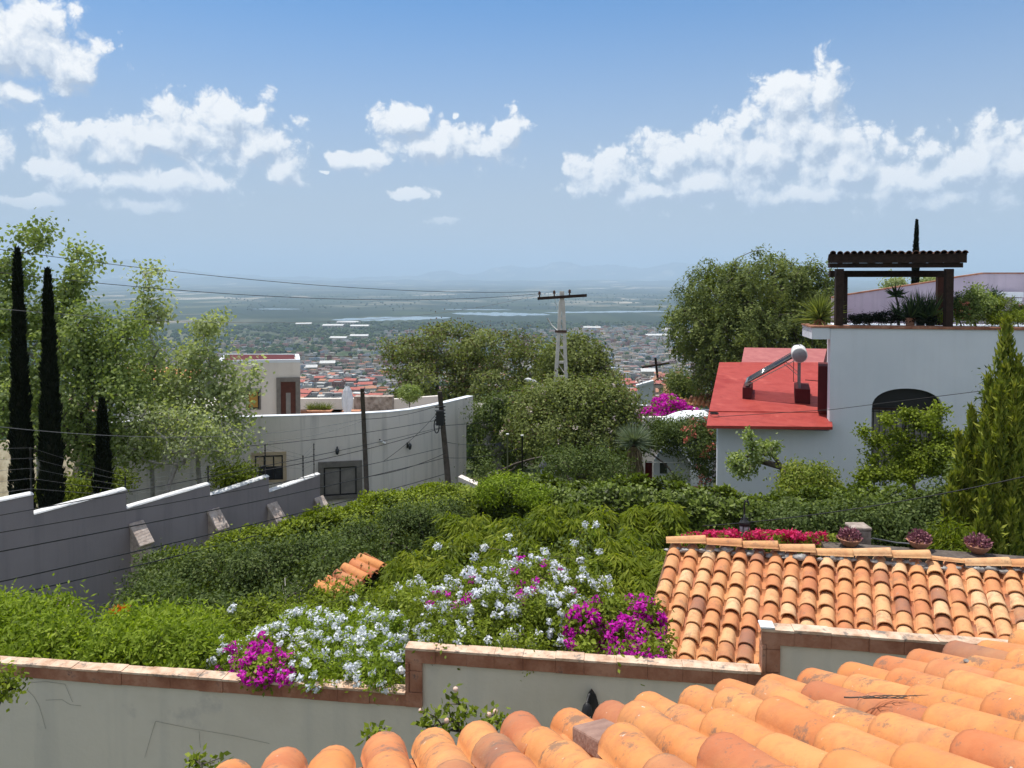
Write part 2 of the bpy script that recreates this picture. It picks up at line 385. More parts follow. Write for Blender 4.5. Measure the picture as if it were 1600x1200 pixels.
M['wood_dark'] = surf('dark_timber', [(.020, .011, .008), (.042, .023, .016)], scale=7, bump=.4, bscale=22)
M['wood_red'] = surf('red_brown_door_wood', [(.075, .028, .020), (.11, .040, .028)], scale=5)
M['pole_wood'] = surf('old_pole_timber', [(.075, .06, .05), (.14, .115, .10)], scale=7, bump=.5, bscale=20)
M['concrete'] = surf('pole_concrete', [(.50, .48, .43), (.64, .61, .55)], scale=5, bump=.3)
M['black_iron'] = flat('black_iron', (.022, .022, .024), rough=.5)
M['rust'] = surf('rusty_iron', [(.07, .045, .035), (.14, .08, .06)], scale=9)
M['cable'] = flat('black_cable', (.012, .012, .014), rough=.6)
M['cable_grey'] = flat('grey_cable', (.17, .17, .18), rough=.5)
M['steel'] = flat('stainless_steel', (.55, .56, .58), rough=.32, metallic=.9)
M['white_paint'] = flat('white_enamel', (.80, .80, .78), rough=.4)
M['glass_dark'] = flat('dark_glass', (.03, .035, .042), rough=.12, spec=.6)
M['curtain'] = surf('window_curtain', [(.20, .185, .175), (.28, .26, .24)], scale=3)
M['blind'] = surf('cream_blind', [(.50, .40, .27), (.58, .47, .33)], scale=3)
M['glass_lamp'] = flat('lamp_glass', (.45, .48, .5), rough=.25)
M['canvas'] = surf('umbrella_canvas', [(.62, .63, .68), (.76, .77, .80)], scale=5)
M['terracotta'] = surf('terracotta', [(.42, .19, .11), (.55, .27, .17)], scale=8, bump=.3)
M['bark_light'] = surf('pale_bark', [(.25, .24, .21), (.42, .40, .36)], scale=9, bump=.4)
M['bark'] = surf('brown_bark', [(.07, .055, .045), (.14, .115, .095)], scale=8, bump=.6, bscale=16)
M['bark_grey'] = surf('grey_bark', [(.10, .09, .085), (.20, .18, .165)], scale=8, bump=.5)
M['terrace'] = surf('terrace_paving', [(.26, .24, .22), (.36, .335, .31)], scale=3)
M['soil'] = surf('soil', [(.07, .055, .035), (.13, .10, .065)], scale=3, bump=.5)
M['dry_stem'] = surf('dry_stem', [(.25, .23, .20), (.33, .31, .27)], scale=9)
M['core'] = surf('hedge_shade_core', [(.012, .016, .007), (.028, .030, .014)], scale=12, bump=.8, bscale=14)  # near-black filler core, shade between the leaves put into its colour
G = {}
G['poplar'] = leafmat('poplar_leaf', [(.095, .135, .035), (.155, .205, .058), (.23, .28, .095), (.40, .45, .28)], trans=.34)
G['poplar_pale'] = leafmat('poplar_pale_leaf', [(.15, .185, .085), (.24, .28, .13), (.34, .38, .21), (.52, .55, .42)], trans=.36)
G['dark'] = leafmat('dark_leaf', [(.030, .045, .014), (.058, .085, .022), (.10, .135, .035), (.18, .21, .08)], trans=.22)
G['ash'] = leafmat('jacaranda_leaf', [(.070, .078, .030), (.12, .145, .044), (.18, .21, .06), (.29, .32, .12)], trans=.25)
G['cypress'] = leafmat('cypress_leaf', [(.005, .008, .004), (.009, .014, .006), (.015, .021, .009)], trans=.06, rough=.7)
G['hedge'] = leafmat('hedge_leaf', [(.050, .066, .009), (.11, .145, .014), (.195, .245, .024), (.31, .35, .07)], trans=.28)
G['hedge2'] = leafmat('glossy_hedge_leaf', [(.030, .042, .008), (.065, .092, .013), (.12, .165, .020), (.24, .28, .07)], trans=.22, rough=.5, spec=.2)
G['peach'] = leafmat('peach_leaf', [(.045, .068, .006), (.095, .13, .009), (.165, .20, .014), (.29, .30, .04)], trans=.36)
G['garden'] = leafmat('garden_leaf', [(.06, .095, .010), (.13, .185, .016), (.22, .29, .028), (.36, .41, .08)], trans=.36)
G['pepper'] = leafmat('pepper_leaf', [(.055, .072, .022), (.10, .13, .036), (.17, .205, .055), (.26, .29, .10)], trans=.28)
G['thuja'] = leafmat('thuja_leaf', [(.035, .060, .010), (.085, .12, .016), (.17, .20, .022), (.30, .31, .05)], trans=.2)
G['yucca'] = leafmat('yucca_leaf', [(.10, .14, .08), (.17, .21, .13), (.27, .31, .22)], trans=.12)
G['agave'] = leafmat('agave_leaf', [(.020, .035, .020), (.04, .07, .03), (.09, .14, .05)], trans=.12)
G['plumbago'] = leafmat('plumbago_petal', [(.66, .70, .80), (.80, .83, .89), (.90, .91, .93)], trans=.3, tcol=(1, 1, 1))
G['magenta'] = leafmat('bougainvillea_bract', [(.42, .008, .30), (.60, .015, .45), (.72, .06, .56)], trans=.3, tcol=(1.3, 1, 1.3))
G['hotpink'] = leafmat('hot_pink_bract', [(.42, .008, .07), (.62, .02, .12), (.70, .06, .20)], trans=.3, tcol=(1.3, 1, 1))
G['coral'] = leafmat('coral_bract', [(.50, .10, .08), (.66, .20, .14), (.72, .30, .22)], trans=.3, tcol=(1.2, 1, 1))
G['orange'] = leafmat('orange_petal', [(.62, .13, .01), (.75, .25, .02)], trans=.3, tcol=(1.2, 1, 1))
G['whitepink'] = leafmat('pale_pink_petal', [(.70, .55, .50), (.80, .72, .66)], trans=.3, tcol=(1, 1, 1))
G['purpleleaf'] = leafmat('purple_succulent', [(.16, .05, .08), (.28, .11, .14), (.40, .20, .22)], trans=.15, tcol=(1, 1, 1))
G['seed'] = leafmat('dry_pod', [(.10, .06, .035), (.19, .12, .07)], trans=.1)
# ------------------------------------------------------------------ ground, hills, lakes
HP = [(0, -7.2), (9, -7.3), (13, -7.6), (20, -8.4), (28, -9.0), (40, -10.5), (60, -15), (120, -31), (400, -79), (800, -126), (1300, -161), (2000, -186), (3000, -198), (3600, -200), (6500, -200),
      (9000, -196), (15000, -180), (22000, -150), (60000, -120)]
HR = np.array([a for a, b in HP], float); HZ = np.array([b for a, b in HP], float)

def px_az(px): return math.atan((px - 800) / F)
# far ridges: centre px, half width px, distance, spread, height above plain
RIDGES = [(690, 42, 29000, 2500, 380), (790, 60, 30000, 2500, 560), (870, 50, 31000, 2500, 640), (950, 70, 30000, 2500, 600), (1050, 60, 30500, 2500, 540), (1150, 90, 30500, 2500, 560), (610, 60, 30500, 2500, 170), (1400, 160, 30000, 2600, 500),
          (130, 90, 29000, 2500, 480), (210, 50, 30000, 2500, 470), (290, 60, 30000, 2500, 330), (380, 60, 30500, 2500, 170), (0, 90, 30000, 2500, 330), (480, 70, 30500, 2500, 120),
          (345, 60, 21000, 1500, 130), (220, 80, 21500, 1500, 110), (420, 90, 20000, 1500, 70), (900, 200, 19000, 1500, 65), (650, 150, 20500, 1500, 60), (1250, 200, 19000, 1500, 90)]

def ground_z(x, y):
    """terrain height, vectorised"""
    x = np.asarray(x, float); y = np.asarray(y, float)
    r = np.hypot(x, y); az = np.arctan2(x, y)
    z = np.interp(r, HR, HZ)
    left = np.clip((-x - 1) / 8, 0, 1) * np.clip((60 - r) / 30, 0, 1)
    z = z - 0.6 * left
    nz = np.sin(x * .0031 + 1.3) * np.sin(y * .0027 + .5) + .5 * np.sin(x * .0093 + y * .004) * np.sin(y * .0081 - x * .003)
    z = z + nz * np.interp(r, [0, 80, 500, 2500, 3200, 7000, 12000, 20000], [0, .6, 5, 4, .0, .0, 8, 18])
    for (px, w, d, s, h) in RIDGES:
        a = px_az(px); wa = w / F * .8
        z = z + h * np.exp(-((az - a) / wa) ** 2) * np.exp(-((r - d) / s) ** 2)
    jag = (np.sin(az * 91 + 1) * .5 + np.sin(az * 233 + 2) * .3 + np.sin(az * 517) * .2 + np.sin(az * 1130 + 3) * .12)
    z = z + jag * np.interp(r, [18000, 26000, 30000, 36000], [0, 20, 42, 0]) * (np.cos(az) > .4)
    return z

def terrain():
    az = np.concatenate([np.arange(-180, -48, 4.0), np.arange(-48, 48, .22), np.arange(48, 180, 4.0)]) * math.pi / 180
    rr = np.concatenate([[.6, 1.2], np.geomspace(2, 60, 40), np.geomspace(64, 18000, 90), np.linspace(18800, 40000, 34), [48000, 56000]])
    A, R = np.meshgrid(az, rr)
    X, Y = R * np.sin(A), R * np.cos(A); Z = ground_z(X, Y)
    v = np.stack([X, Y, Z], -1).reshape(-1, 3); na, nr = len(az), len(rr)
    i = np.arange(nr - 1)[:, None] * na; k = np.arange(na)[None, :]; k2 = (k + 1) % na
    q = np.stack([i + k, i + k2, i + na + k2, i + na + k], -1).reshape(-1, 4)
    me = bpy.data.meshes.new('ground'); me.from_pydata(v.tolist() + [[0, 0, -7.2]], [], q[:, ::-1].tolist() + [[len(v), (j + 1) % na, j] for j in range(na)])
    me.polygons.foreach_set('use_smooth', [True] * len(me.polygons)); me.update()
    m, nt, b = new_mat('valley_ground'); L = nt.links.new
    b.inputs['Specular IOR Level'].default_value = .05; b.inputs['Roughness'].default_value = 1
    ge = N(nt, 'ShaderNodeNewGeometry')
    ln = N(nt, 'ShaderNodeVectorMath', operation='LENGTH'); L(ge.outputs['Position'], ln.inputs[0])
    def nz(s, d, sc3=(1, 1, 0)):
        mp = N(nt, 'ShaderNodeMapping'); mp.inputs['Scale'].default_value = tuple(c * s for c in sc3); L(ge.outputs['Position'], mp.inputs[0])
        x = N(nt, 'ShaderNodeTexNoise'); x.inputs['Scale'].default_value = 1; x.inputs['Detail'].default_value = d; L(mp.outputs[0], x.inputs['Vector']); return x.outputs['Fac']
    def ramp(f, stops):
        r = N(nt, 'ShaderNodeValToRGB'); cr = r.color_ramp; cr.elements[0].position = stops[0][0]; cr.elements[0].color = c4(stops[0][1])
        cr.elements[1].position = stops[-1][0]; cr.elements[1].color = c4(stops[-1][1])
        for p, c in stops[1:-1]:
            e = cr.elements.new(p); e.color = c4(c)
        L(f, r.inputs['Fac']); return r.outputs['Color']
    def mix(f, a, b2):
        x = N(nt, 'ShaderNodeMix', data_type='RGBA'); L(f, x.inputs[0]); L(a, x.inputs[6]); L(b2, x.inputs[7]); return x.outputs[2]
    def step(f, lo, hi):
        x = N(nt, 'ShaderNodeMapRange'); x.inputs['From Min'].default_value = lo; x.inputs['From Max'].default_value = hi; L(f, x.inputs['Value']); return x.outputs[0]
    near = ramp(nz(.6, 6), [(.35, (.03, .045, .015)), (.55, (.06, .075, .025)), (.7, (.12, .10, .06))])
    mid = ramp(nz(.012, 8), [(.36, (.030, .050, .022)), (.48, (.055, .080, .035)), (.56, (.13, .13, .085)), (.68, (.24, .21, .16))])
    # farmland: rectangular plots seen edge-on
    mp = N(nt, 'ShaderNodeMapping'); mp.inputs['Scale'].default_value = (.0030, .0014, 0); mp.inputs['Rotation'].default_value = (0, 0, .35); L(ge.outputs['Position'], mp.inputs[0])
    vo = N(nt, 'ShaderNodeTexVoronoi', distance='CHEBYCHEV', voronoi_dimensions='2D'); vo.inputs['Scale'].default_value = 1; L(mp.outputs[0], vo.inputs['Vector'])
    sp = N(nt, 'ShaderNodeSeparateColor'); L(vo.outputs['Color'], sp.inputs[0])
    plots = ramp(sp.outputs[0], [(.0, (.018, .030, .016)), (.4, (.028, .042, .022)), (.66, (.05, .070, .03)), (.78, (.12, .12, .075)), (.9, (.30, .26, .19)), (1, (.42, .38, .30))])
    scrub = ramp(nz(.0011, 9), [(.42, (.014, .026, .014)), (.52, (.032, .046, .024)), (.6, (.10, .105, .07)), (.7, (.30, .26, .19))])
    far = mix(step(nz(.00045, 4), .46, .52), scrub, plots)
    trees = step(nz(.004, 8), .49, .56)
    dk = N(nt, 'ShaderNodeRGB'); dk.outputs[0].default_value = (.022, .038, .018, 1)
    tm = N(nt, 'ShaderNodeMath', operation='MULTIPLY'); tm.inputs[1].default_value = .75; L(trees, tm.inputs[0])
    far = mix(tm.outputs[0], far, dk.outputs[0])
    c = mix(step(ln.outputs['Value'], 40, 120), near, mid)
    c = mix(step(ln.outputs['Value'], 1800, 3200), c, far)
    L(c, b.inputs['Base Color'])
    o = link('ground', me, m); tag(o, kind='structure')
    # water of the reservoir, at its real height on the plain
    wm, wt, wb = new_mat('lake_water'); wb.inputs['Base Color'].default_value = (.16, .22, .24, 1); wb.inputs['Roughness'].default_value = .22; wb.inputs['Specular IOR Level'].default_value = .5
    nn = N(wt, 'ShaderNodeTexNoise'); nn.inputs['Scale'].default_value = .02
    tcc = N(wt, 'ShaderNodeTexCoord'); wt.links.new(tcc.outputs['Object'], nn.inputs['Vector'])
    bb = N(wt, 'ShaderNodeBump'); bb.inputs['Strength'].default_value = .15; wt.links.new(nn.outputs['Fac'], bb.inputs['Height']); wt.links.new(bb.outputs[0], wb.inputs['Normal'])
    rg = random.Random(4)
    for k, (x0, x1, yt, yb, bend) in enumerate([(518, 705, 495.5, 500.5, -1.8), (706, 860, 488.5, 493.0, 1.0), (850, 1042, 486.3, 488.4, -1.0), (395, 470, 482.3, 483.4, 0), (690, 800, 483.2, 484.2, .5)]):
        top, bot = [], []
        n = 26
        for i in range(n + 1):
            t = i / n; px = x0 + (x1 - x0) * t; h = (math.sin(math.pi * t) ** .45)
            cy = (yt + yb) / 2 + bend * (t - .5) * 2
            w = (yb - yt) / 2 * h + .12
            top.append(PZ(px, cy - w * (1 + .35 * rg.uniform(-1, 1)), -199.2 + .05 * k)); bot.append(PZ(px, cy + w * (1 + .35 * rg.uniform(-1, 1)), -199.2 + .05 * k))
        mb = MB()
        for i in range(n):
            mb.quad(bot[i], bot[i + 1], top[i + 1], top[i])
        tag(mb.build('lake', wm), kind='structure')
terrain()

# ------------------------------------------------------------------ the town on the plain
def town_house_mesh(name, w, d, h, wall, roof, rng, second=False, pitched=False):
    mb = MB()
    mb.cur = 0
    mb.box(-w / 2, w / 2, -d / 2, d / 2, -9, h)
    if pitched:
        mb.cur = 1
        mb.prism([(-w / 2 - .4, -d / 2 - .4, h + .02), (w / 2 + .4, -d / 2 - .4, h + .02), (w / 2 + .4, 0, h + 1.9), (-w / 2 - .4, 0, h + 1.9)], (0, 0, .15))
        mb.prism([(-w / 2 - .4, d / 2 + .4, h + .02), (-w / 2 - .4, 0.01, h + 1.9), (w / 2 + .4, 0.01, h + 1.9), (w / 2 + .4, d / 2 + .4, h + .02)], (0, 0, .15))
    else:
        mb.cur = 0        # parapet ring
        for (a, b, c, e) in ((-w / 2, w / 2, -d / 2, -d / 2 + .3), (-w / 2, w / 2, d / 2 - .3, d / 2), (-w / 2, -w / 2 + .3, -d / 2 + .3, d / 2 - .3), (w / 2 - .3, w / 2, -d / 2 + .3, d / 2 - .3)):
            mb.box(a, b, c, e, h, h + .8)
        mb.cur = 1
        mb.box(-w / 2 + .3, w / 2 - .3, -d / 2 + .3, d / 2 - .3, h, h + .06)
        if second:
            mb.cur = 0; mb.box(-w / 2 + 1, w * .1, -d * .1, d / 2 - .6, h + .06, h + 3.0)
            mb.cur = 2; mb.box(-w / 2 + 1.6, -w / 2 + 2.8, -d * .1 - .04, -d * .1, h + .9, h + 2.2)
        mb.lathe((w * .28, d * .2, h + .06), [(.6, 0), (.6, 1.2), (.3, 1.5)], n=8)   # roof tank
    mb.cur = 2
    z = -1.0 if h < 5 else -1
    while z < h - 1.5:
        x = -w / 2 + rng.uniform(.8, 1.4)
        while x < w / 2 - 1.6:
            mb.box(x, x + 1.1, -d / 2 - .05, -d / 2, z + 1.2, z + 2.5); x += rng.uniform(2.2, 3.2)
        z += 3
    return mb.mesh(name)

def town():
    rng = random.Random(77)
    WC = {'white': (.60, .59, .56), 'cream': (.52, .44, .33), 'grey': (.36, .35, .34), 'pink': (.48, .27, .22), 'ochre': (.50, .32, .14), 'brick red': (.32, .13, .09), 'pale blue': (.34, .42, .50)}
    RC = {'white': (.62, .62, .60), 'grey': (.30, .29, .29), 'red': (.42, .12, .09), 'terracotta': (.42, .20, .12), 'brown': (.26, .18, .14)}
    wm = {k: surf('town_' + k.replace(' ', '_') + '_wall', [tuple(c * .62 for c in v), tuple(c * .85 for c in v)], scale=.2) for k, v in WC.items()}
    rm = {k: surf('town_' + k + '_roof', [tuple(c * .8 for c in v), v], scale=.3) for k, v in RC.items()}
    win = M['glass_dark']
    protos = []
    kinds = [('white', 'grey', 0), ('white', 'terracotta', 1), ('cream', 'grey', 0), ('cream', 'terracotta', 1), ('grey', 'grey', 0), ('grey', 'white', 0), ('pink', 'brown', 0), ('ochre', 'brown', 0), ('brick red', 'red', 0),
             ('brick red', 'grey', 0), ('pale blue', 'grey', 0), ('white', 'red', 1), ('white', 'white', 0), ('pink', 'red', 1)]
    for i, (a, b, p) in enumerate(kinds):
        me = town_house_mesh('town_house', rng.uniform(9, 15), rng.uniform(8, 13), rng.choice([3.5, 6.2, 6.4]), a, b, rng, second=(i % 2 == 0), pitched=bool(p))
        for m in (wm[a], rm[b], win): me.materials.append(m)
        lab = 'small %s house, %s %s roof' % (a, 'pitched' if p else 'flat', b)
        protos.append((me, lab))
    cand = []
    def zone(px0, px1, r0, r1, n):
        for _ in range(n):
            a = px_az(rng.uniform(px0, px1)); r = math.sqrt(rng.uniform(r0 * r0, r1 * r1))
            cand.append((r * math.sin(a), r * math.cos(a), r))
    zone(395, 600, 260, 800, 190); zone(380, 640, 800, 1600, 650); zone(300, 720, 1600, 2400, 300)
    zone(920, 1090, 260, 900, 210); zone(900, 1130, 900, 2900, 2100); zone(600, 930, 700, 2700, 900); zone(1080, 1500, 500, 2600, 700); zone(100, 380, 500, 2000, 350)
    # keep houses apart
    cell = {}; keep = []
    for (x, y, r) in cand:
        k = (int(x // 13), int(y // 13))
        if any((k[0] + i, k[1] + j) in cell for i in (-1, 0, 1) for j in (-1, 0, 1) if abs(i) + abs(j) < 2) and rng.random() < .8: continue
        if k in cell: continue
        cell[k] = 1; keep.append((x, y, r))
    def vis(x, y):
        px = 800 + F * x / (y * CT)
        return 400 < px < 590 or 940 < px < 1078
    near = sorted([c for c in keep if vis(c[0], c[1]) and c[2] > 350], key=lambda c: c[2])[:296]
    ns = set(near)
    for (x, y, r) in near:
        me, lab = protos[rng.randrange(len(protos))]
        o = bpy.data.objects.new('town_house', me); COL.objects.link(o)
        o.location = (x, y, float(ground_z(x, y))); o.rotation_euler = (0, 0, rng.choice([0, .3, -.25, .15]) + rng.uniform(-.08, .08) + .2 * math.sin(x * .004))
        s = rng.uniform(.8, 1.15); o.scale = (s, s, s)
        tag(o, lab + (', near edge' if r < 900 else ', middle' if r < 1250 else ', far side') + ' of town ' + ('left of the pepper tree' if x > 0 else 'behind the closed umbrella'), 'house', 'houses of the town in the valley')
    # the rest reads as one mass
    V = []; FF = []; MI = []; mats = list(wm.values()) + list(rm.values()) + [win]
    rest = [c for c in keep if c not in ns]
    for (x, y, r) in rest:
        z = float(ground_z(x, y)); w, d, h = rng.uniform(8, 17), rng.uniform(8, 15), rng.choice([3.5, 6.3, 6.5, 9])
        a = rng.choice([0, .3, -.25]) + rng.uniform(-.1, .1); ca, sa = math.cos(a), math.sin(a)
        b0 = len(V)
        for zz, s in ((z - 8, 1), (z + h, 1), (z + h + .5, .96), (z + h - .3, .92)):
            for (u, v) in ((-1, -1), (1, -1), (1, 1), (-1, 1)):
                uu, vv = u * w / 2 * s, v * d / 2 * s
                V.append((x + uu * ca - vv * sa, y + uu * sa + vv * ca, zz))
        wi = rng.randrange(7) if rng.random() < .55 else rng.randrange(2); ri = 7 + rng.choice([0, 1, 1, 2, 3, 4, 1])
        for lv in range(3):
            for i in range(4):
                FF.append((b0 + lv * 4 + i, b0 + lv * 4 + (i + 1) % 4, b0 + lv * 4 + 4 + (i + 1) % 4, b0 + lv * 4 + 4 + i)); MI.append(wi)
        FF.append((b0 + 12, b0 + 13, b0 + 14, b0 + 15)); MI.append(ri)
        for k in range(3):       # windows
            t = (k + .5) / 3 * 2 - 1; b1 = len(V)
            for (du, zz) in ((-.5, 1), (.5, 1), (.5, 2.4), (-.5, 2.4)):
                uu, vv = t * w / 2 * .9 + du, -d / 2 - .06
                V.append((x + uu * ca - vv * sa, y + uu * sa + vv * ca, z + zz + (3 if h > 5 else 0)))
            FF.append((b1, b1 + 1, b1 + 2, b1 + 3)); MI.append(12)
    me = bpy.data.meshes.new('distant_town'); me.from_pydata(V, [], FF); me.polygons.foreach_set('material_index', MI); me.update()
    o = link('distant_town', me, mats); tag(o, 'distant town of many small flat roofed houses spread over the valley floor', 'town', kind='stuff')
    # big white sheds and factories
    shed_spots = [(475, 528, 3050, 60, 40, 'long low white shed left of the factory roofs'), (522, 531, 2950, 80, 50, 'wide white factory roof in the middle of the valley'), (545, 526, 3150, 90, 45, 'farthest white factory roof below the lake'),
                  (563, 531, 2900, 70, 40, 'white factory roof right of the widest one'), (530, 551, 2250, 50, 22, 'narrow white warehouse nearer than the factory roofs'), (562, 545, 2350, 55, 24, 'pale warehouse beside the big tree crown'),
                  (1050, 530, 2650, 75, 30, 'long pale green warehouse roof left of the pepper tree'), (1028, 539, 2350, 80, 26, 'pale grey warehouse roof in the right part of town'), (1065, 541, 2300, 60, 22, 'white warehouse touching the pepper tree edge'),
                  (512, 575, 1380, 26, 14, 'small bright white hall above the red roofs'), (1012, 585, 1150, 20, 15, 'white block with flat roof behind the cross'), (925, 522, 2700, 60, 24, 'pale green hall behind the utility pole'),
                  (487, 577, 1300, 18, 12, 'grey white building left of the bright hall')]
    for (px, py, D, w, d, lab) in shed_spots:
        p = P(px, py, D); z = float(ground_z(p.x, p.y))
        mb = MB(); h = 9
        mb.box(-w / 2, w / 2, -d / 2, d / 2, -12, h); mb.cur = 1
        mb.prism([(-w / 2 - 1, -d / 2 - 1, h), (w / 2 + 1, -d / 2 - 1, h), (w / 2 + 1, 0, h + 4), (-w / 2 - 1, 0, h + 4)], (0, 0, .4))
        mb.prism([(-w / 2 - 1, d / 2 + 1, h), (-w / 2 - 1, 0.05, h + 4), (w / 2 + 1, 0.05, h + 4), (w / 2 + 1, d / 2 + 1, h)], (0, 0, .4))
        mb.cur = 2
        for k in range(int(w // 12)):
            mb.box(-w / 2 + 4 + k * 12, -w / 2 + 9 + k * 12, -d / 2 - .1, -d / 2, 1, 5.5)
        o = mb.build('warehouse', [wm['cream'], rm['white'], win], world=False); o.location = (p.x, p.y, z); o.rotation_euler = (0, 0, rng.uniform(-.2, .2))
        tag(o, lab, 'warehouse', 'white sheds and factories in the valley')
    # two pale streets climbing through the right part of town
    for (pts, w) in (([(903, 510), (907, 520), (912, 527)], 14), ([(933, 512), (941, 520), (949, 529)], 16)):
        mb = MB(); q = []
        for (px, py) in pts:
            c = None
            for r in np.linspace(1200, 4200, 1500):
                a = dirang(px, py); x = r * math.sin(math.radians(a[0])); y = r * math.cos(math.radians(a[0]))
                if r * math.tan(math.radians(a[1])) <= float(ground_z(x, y)): c = Vector((x, y, float(ground_z(x, y)) + 3.0)); break
            q.append(c)
        for a, b in zip(q[:-1], q[1:]):
            s = Vector((w / 2, 0, 0)); mb.quad(a - s, a + s, b + s, b - s)
        tag(mb.build('street', wm['cream']), kind='structure')
    # trees between the houses and over the valley floor: one far-off wood
    ico = bmesh.new(); bmesh.ops.create_icosphere(ico, subdivisions=1, radius=1); iv = np.array([v.co[:] for v in ico.verts]); ifc = np.array([[v.index for v in f.verts] for f in ico.faces]); ico.free()
    rs = np.random.RandomState(5); pts = []
    def scat(px0, px1, r0, r1, n, s0, s1):
        a = np.arctan((rs.uniform(px0, px1, n) - 800) / F); r = np.sqrt(rs.uniform(r0 ** 2, r1 ** 2, n))
        pts.append(np.stack([r * np.sin(a), r * np.cos(a), rs.uniform(s0, s1, n)], -1))
    scat(-200, 1800, 75, 400, 900, 1.6, 3.6); scat(-100, 1700, 400, 1500, 3500, 2.5, 5.5); scat(0, 1600, 1500, 3100, 6500, 4, 8)
    scat(350, 1100, 1800, 3300, 2500, 4, 9); scat(350, 1100, 4300, 8800, 900, 5, 9)
    pts = np.concatenate(pts)
    dens = np.sin(pts[:, 0] * .011 + 2) * np.sin(pts[:, 1] * .008) + .6 * np.sin(pts[:, 0] * .031) * np.sin(pts[:, 1] * .027)
    px_ = 800 + F * pts[:, 0] / (pts[:, 1] * CT + 1e-6); rr_ = np.hypot(pts[:, 0], pts[:, 1]); inb = (((px_ > 915) & (px_ < 1110)) & (rr_ > 500) & (rr_ < 3000)) | (((px_ > 400) & (px_ < 600)) & (rr_ > 500) & (rr_ < 1700)); thin = ~(inb & (rs.rand(len(pts)) < .62)); pts = pts[thin]; dens = dens[thin]
    pts = pts[dens + rs.uniform(-.9, .9, len(pts)) > -.15]
    n = len(pts); sv = 1 + rs.uniform(-.25, .25, (n, len(iv), 1))
    VV = iv[None] * sv * pts[:, 2][:, None, None] * np.array([1, 1, .85])
    VV[:, :, 0] += pts[:, 0][:, None]; VV[:, :, 1] += pts[:, 1][:, None]; VV[:, :, 2] += (ground_z(pts[:, 0], pts[:, 1]) + pts[:, 2] * .55)[:, None]
    FA = (ifc[None] + (np.arange(n) * len(iv))[:, None, None]).reshape(-1, 3)
    me = bpy.data.meshes.new('valley_trees'); me.from_pydata(VV.reshape(-1, 3).tolist(), [], FA.tolist())
    at = me.attributes.new('rnd', 'FLOAT', 'POINT'); at.data.foreach_set('value', np.repeat(rs.uniform(0, 1, n), len(iv)).astype('f')); me.update()
    o = link('valley_woods', me, leafmat('far_tree_leaf', [(.020, .035, .013), (.035, .058, .02), (.06, .085, .03)], trans=0, rough=1, spec=0)); tag(o, 'dark green far-off wood between the town houses and around the lake', 'woodland', kind='stuff')
town()

# ------------------------------------------------------------------ the air between here and the mountains
def haze():
    mb = MB(); mb.box(-45000, 45000, -3000, 57000, -260, 900)
    m = bpy.data.materials.new('haze_air'); m.use_nodes = True; nt = m.node_tree; nt.nodes.clear()
    v = N(nt, 'ShaderNodeVolumePrincipled'); v.inputs['Color'].default_value = (.59, .77, .97, 1); v.inputs['Density'].default_value = 9.5e-5
    v.inputs['Anisotropy'].default_value = 0.0
    o = N(nt, 'ShaderNodeOutputMaterial'); nt.links.new(v.outputs[0], o.inputs['Volume'])
    tag(mb.build('haze', m), 'thin blue air haze over the whole valley', 'haze', kind='stuff')
haze()
# ------------------------------------------------------------------ frames and shared builders
class Face:
    """vertical plane through two world points; local x along it, y away from the camera, z = world height"""
    def __init__(s, a, b):
        s.o = Vector((a.x, a.y, 0)); d = Vector((b.x - a.x, b.y - a.y, 0)); s.d = d.normalized()
        s.n = Vector((-s.d.y, s.d.x, 0))
        if s.n.dot(s.o) < 0: s.n = -s.n
        s.rz = math.atan2(s.d.y, s.d.x)
        s.M = Matrix(((s.d.x, s.n.x, 0, s.o.x), (s.d.y, s.n.y, 0, s.o.y), (0, 0, 1, 0), (0, 0, 0, 1)))
    def hit(s, px, py, off=0.0):
        r = ray(px, py); t = (s.o.dot(s.n) + off) / r.dot(s.n); p = r * t
        return (p - s.o).dot(s.d), p.z
    def w(s, x, y, z): return s.M @ Vector((x, y, z))

def PD(px, D, z):
    b = (z + D * ST) / CT
    return Vector(((px - 800) / F * D, D * CT + b * ST, z))

def gz(p, q=None):
    if q is None: return float(ground_z(p.x, p.y))
    return float(ground_z(p, q))

def block(mb, corners, z0, z1):
    pts = [Vector((c.x, c.y, z0)) for c in corners]
    mb.prism(pts, (0, 0, z1 - z0))

def barrel(mb, o, ax, lat, nor, L, R0, R1, up=1, th=.013, n=9, span=84, lift=.015, sag=0.0):
    """one clay tile: half a tapered barrel; o = lower end, on the bed"""
    A = [math.radians(-span + 2 * span * i / n) for i in range(n + 1)]
    us = (0.0, .04, .5, 1.0); vs = []
    for R_off in (0.0, -th):
        for u in us:
            R = R0 + (R1 - R0) * u + R_off
            c = o + ax * (L * u) + nor * (lift * (1 - u) * up + sag * math.sin(math.pi * u))
            for a in A:
                vs.append(c + lat * (R * math.sin(a)) + nor * (up * R * (math.cos(a))))
    m = n + 1; k = len(us); fs = []
    for u in range(k - 1):
        for i in range(n):
            q = (u * m + i, u * m + i + 1, (u + 1) * m + i + 1, (u + 1) * m + i)
            fs.append(q[::-1] if up > 0 else q)
            b = k * m; q2 = tuple(x + b for x in q); fs.append(q2 if up > 0 else q2[::-1])
    for i in range(n):       # lower rim
        fs.append((i, i + 1, k * m + i + 1, k * m + i)); e = (k - 1) * m; fs.append((e + i + 1, e + i, k * m + e + i, k * m + e + i + 1))
    for u in range(k - 1):   # long edges
        fs.append((u * m, (u + 1) * m, k * m + (u + 1) * m, k * m + u * m)); e = m - 1
        fs.append(((u + 1) * m + e, u * m + e, k * m + u * m + e, k * m + (u + 1) * m + e))
    mb.add(vs, fs, smooth=True)

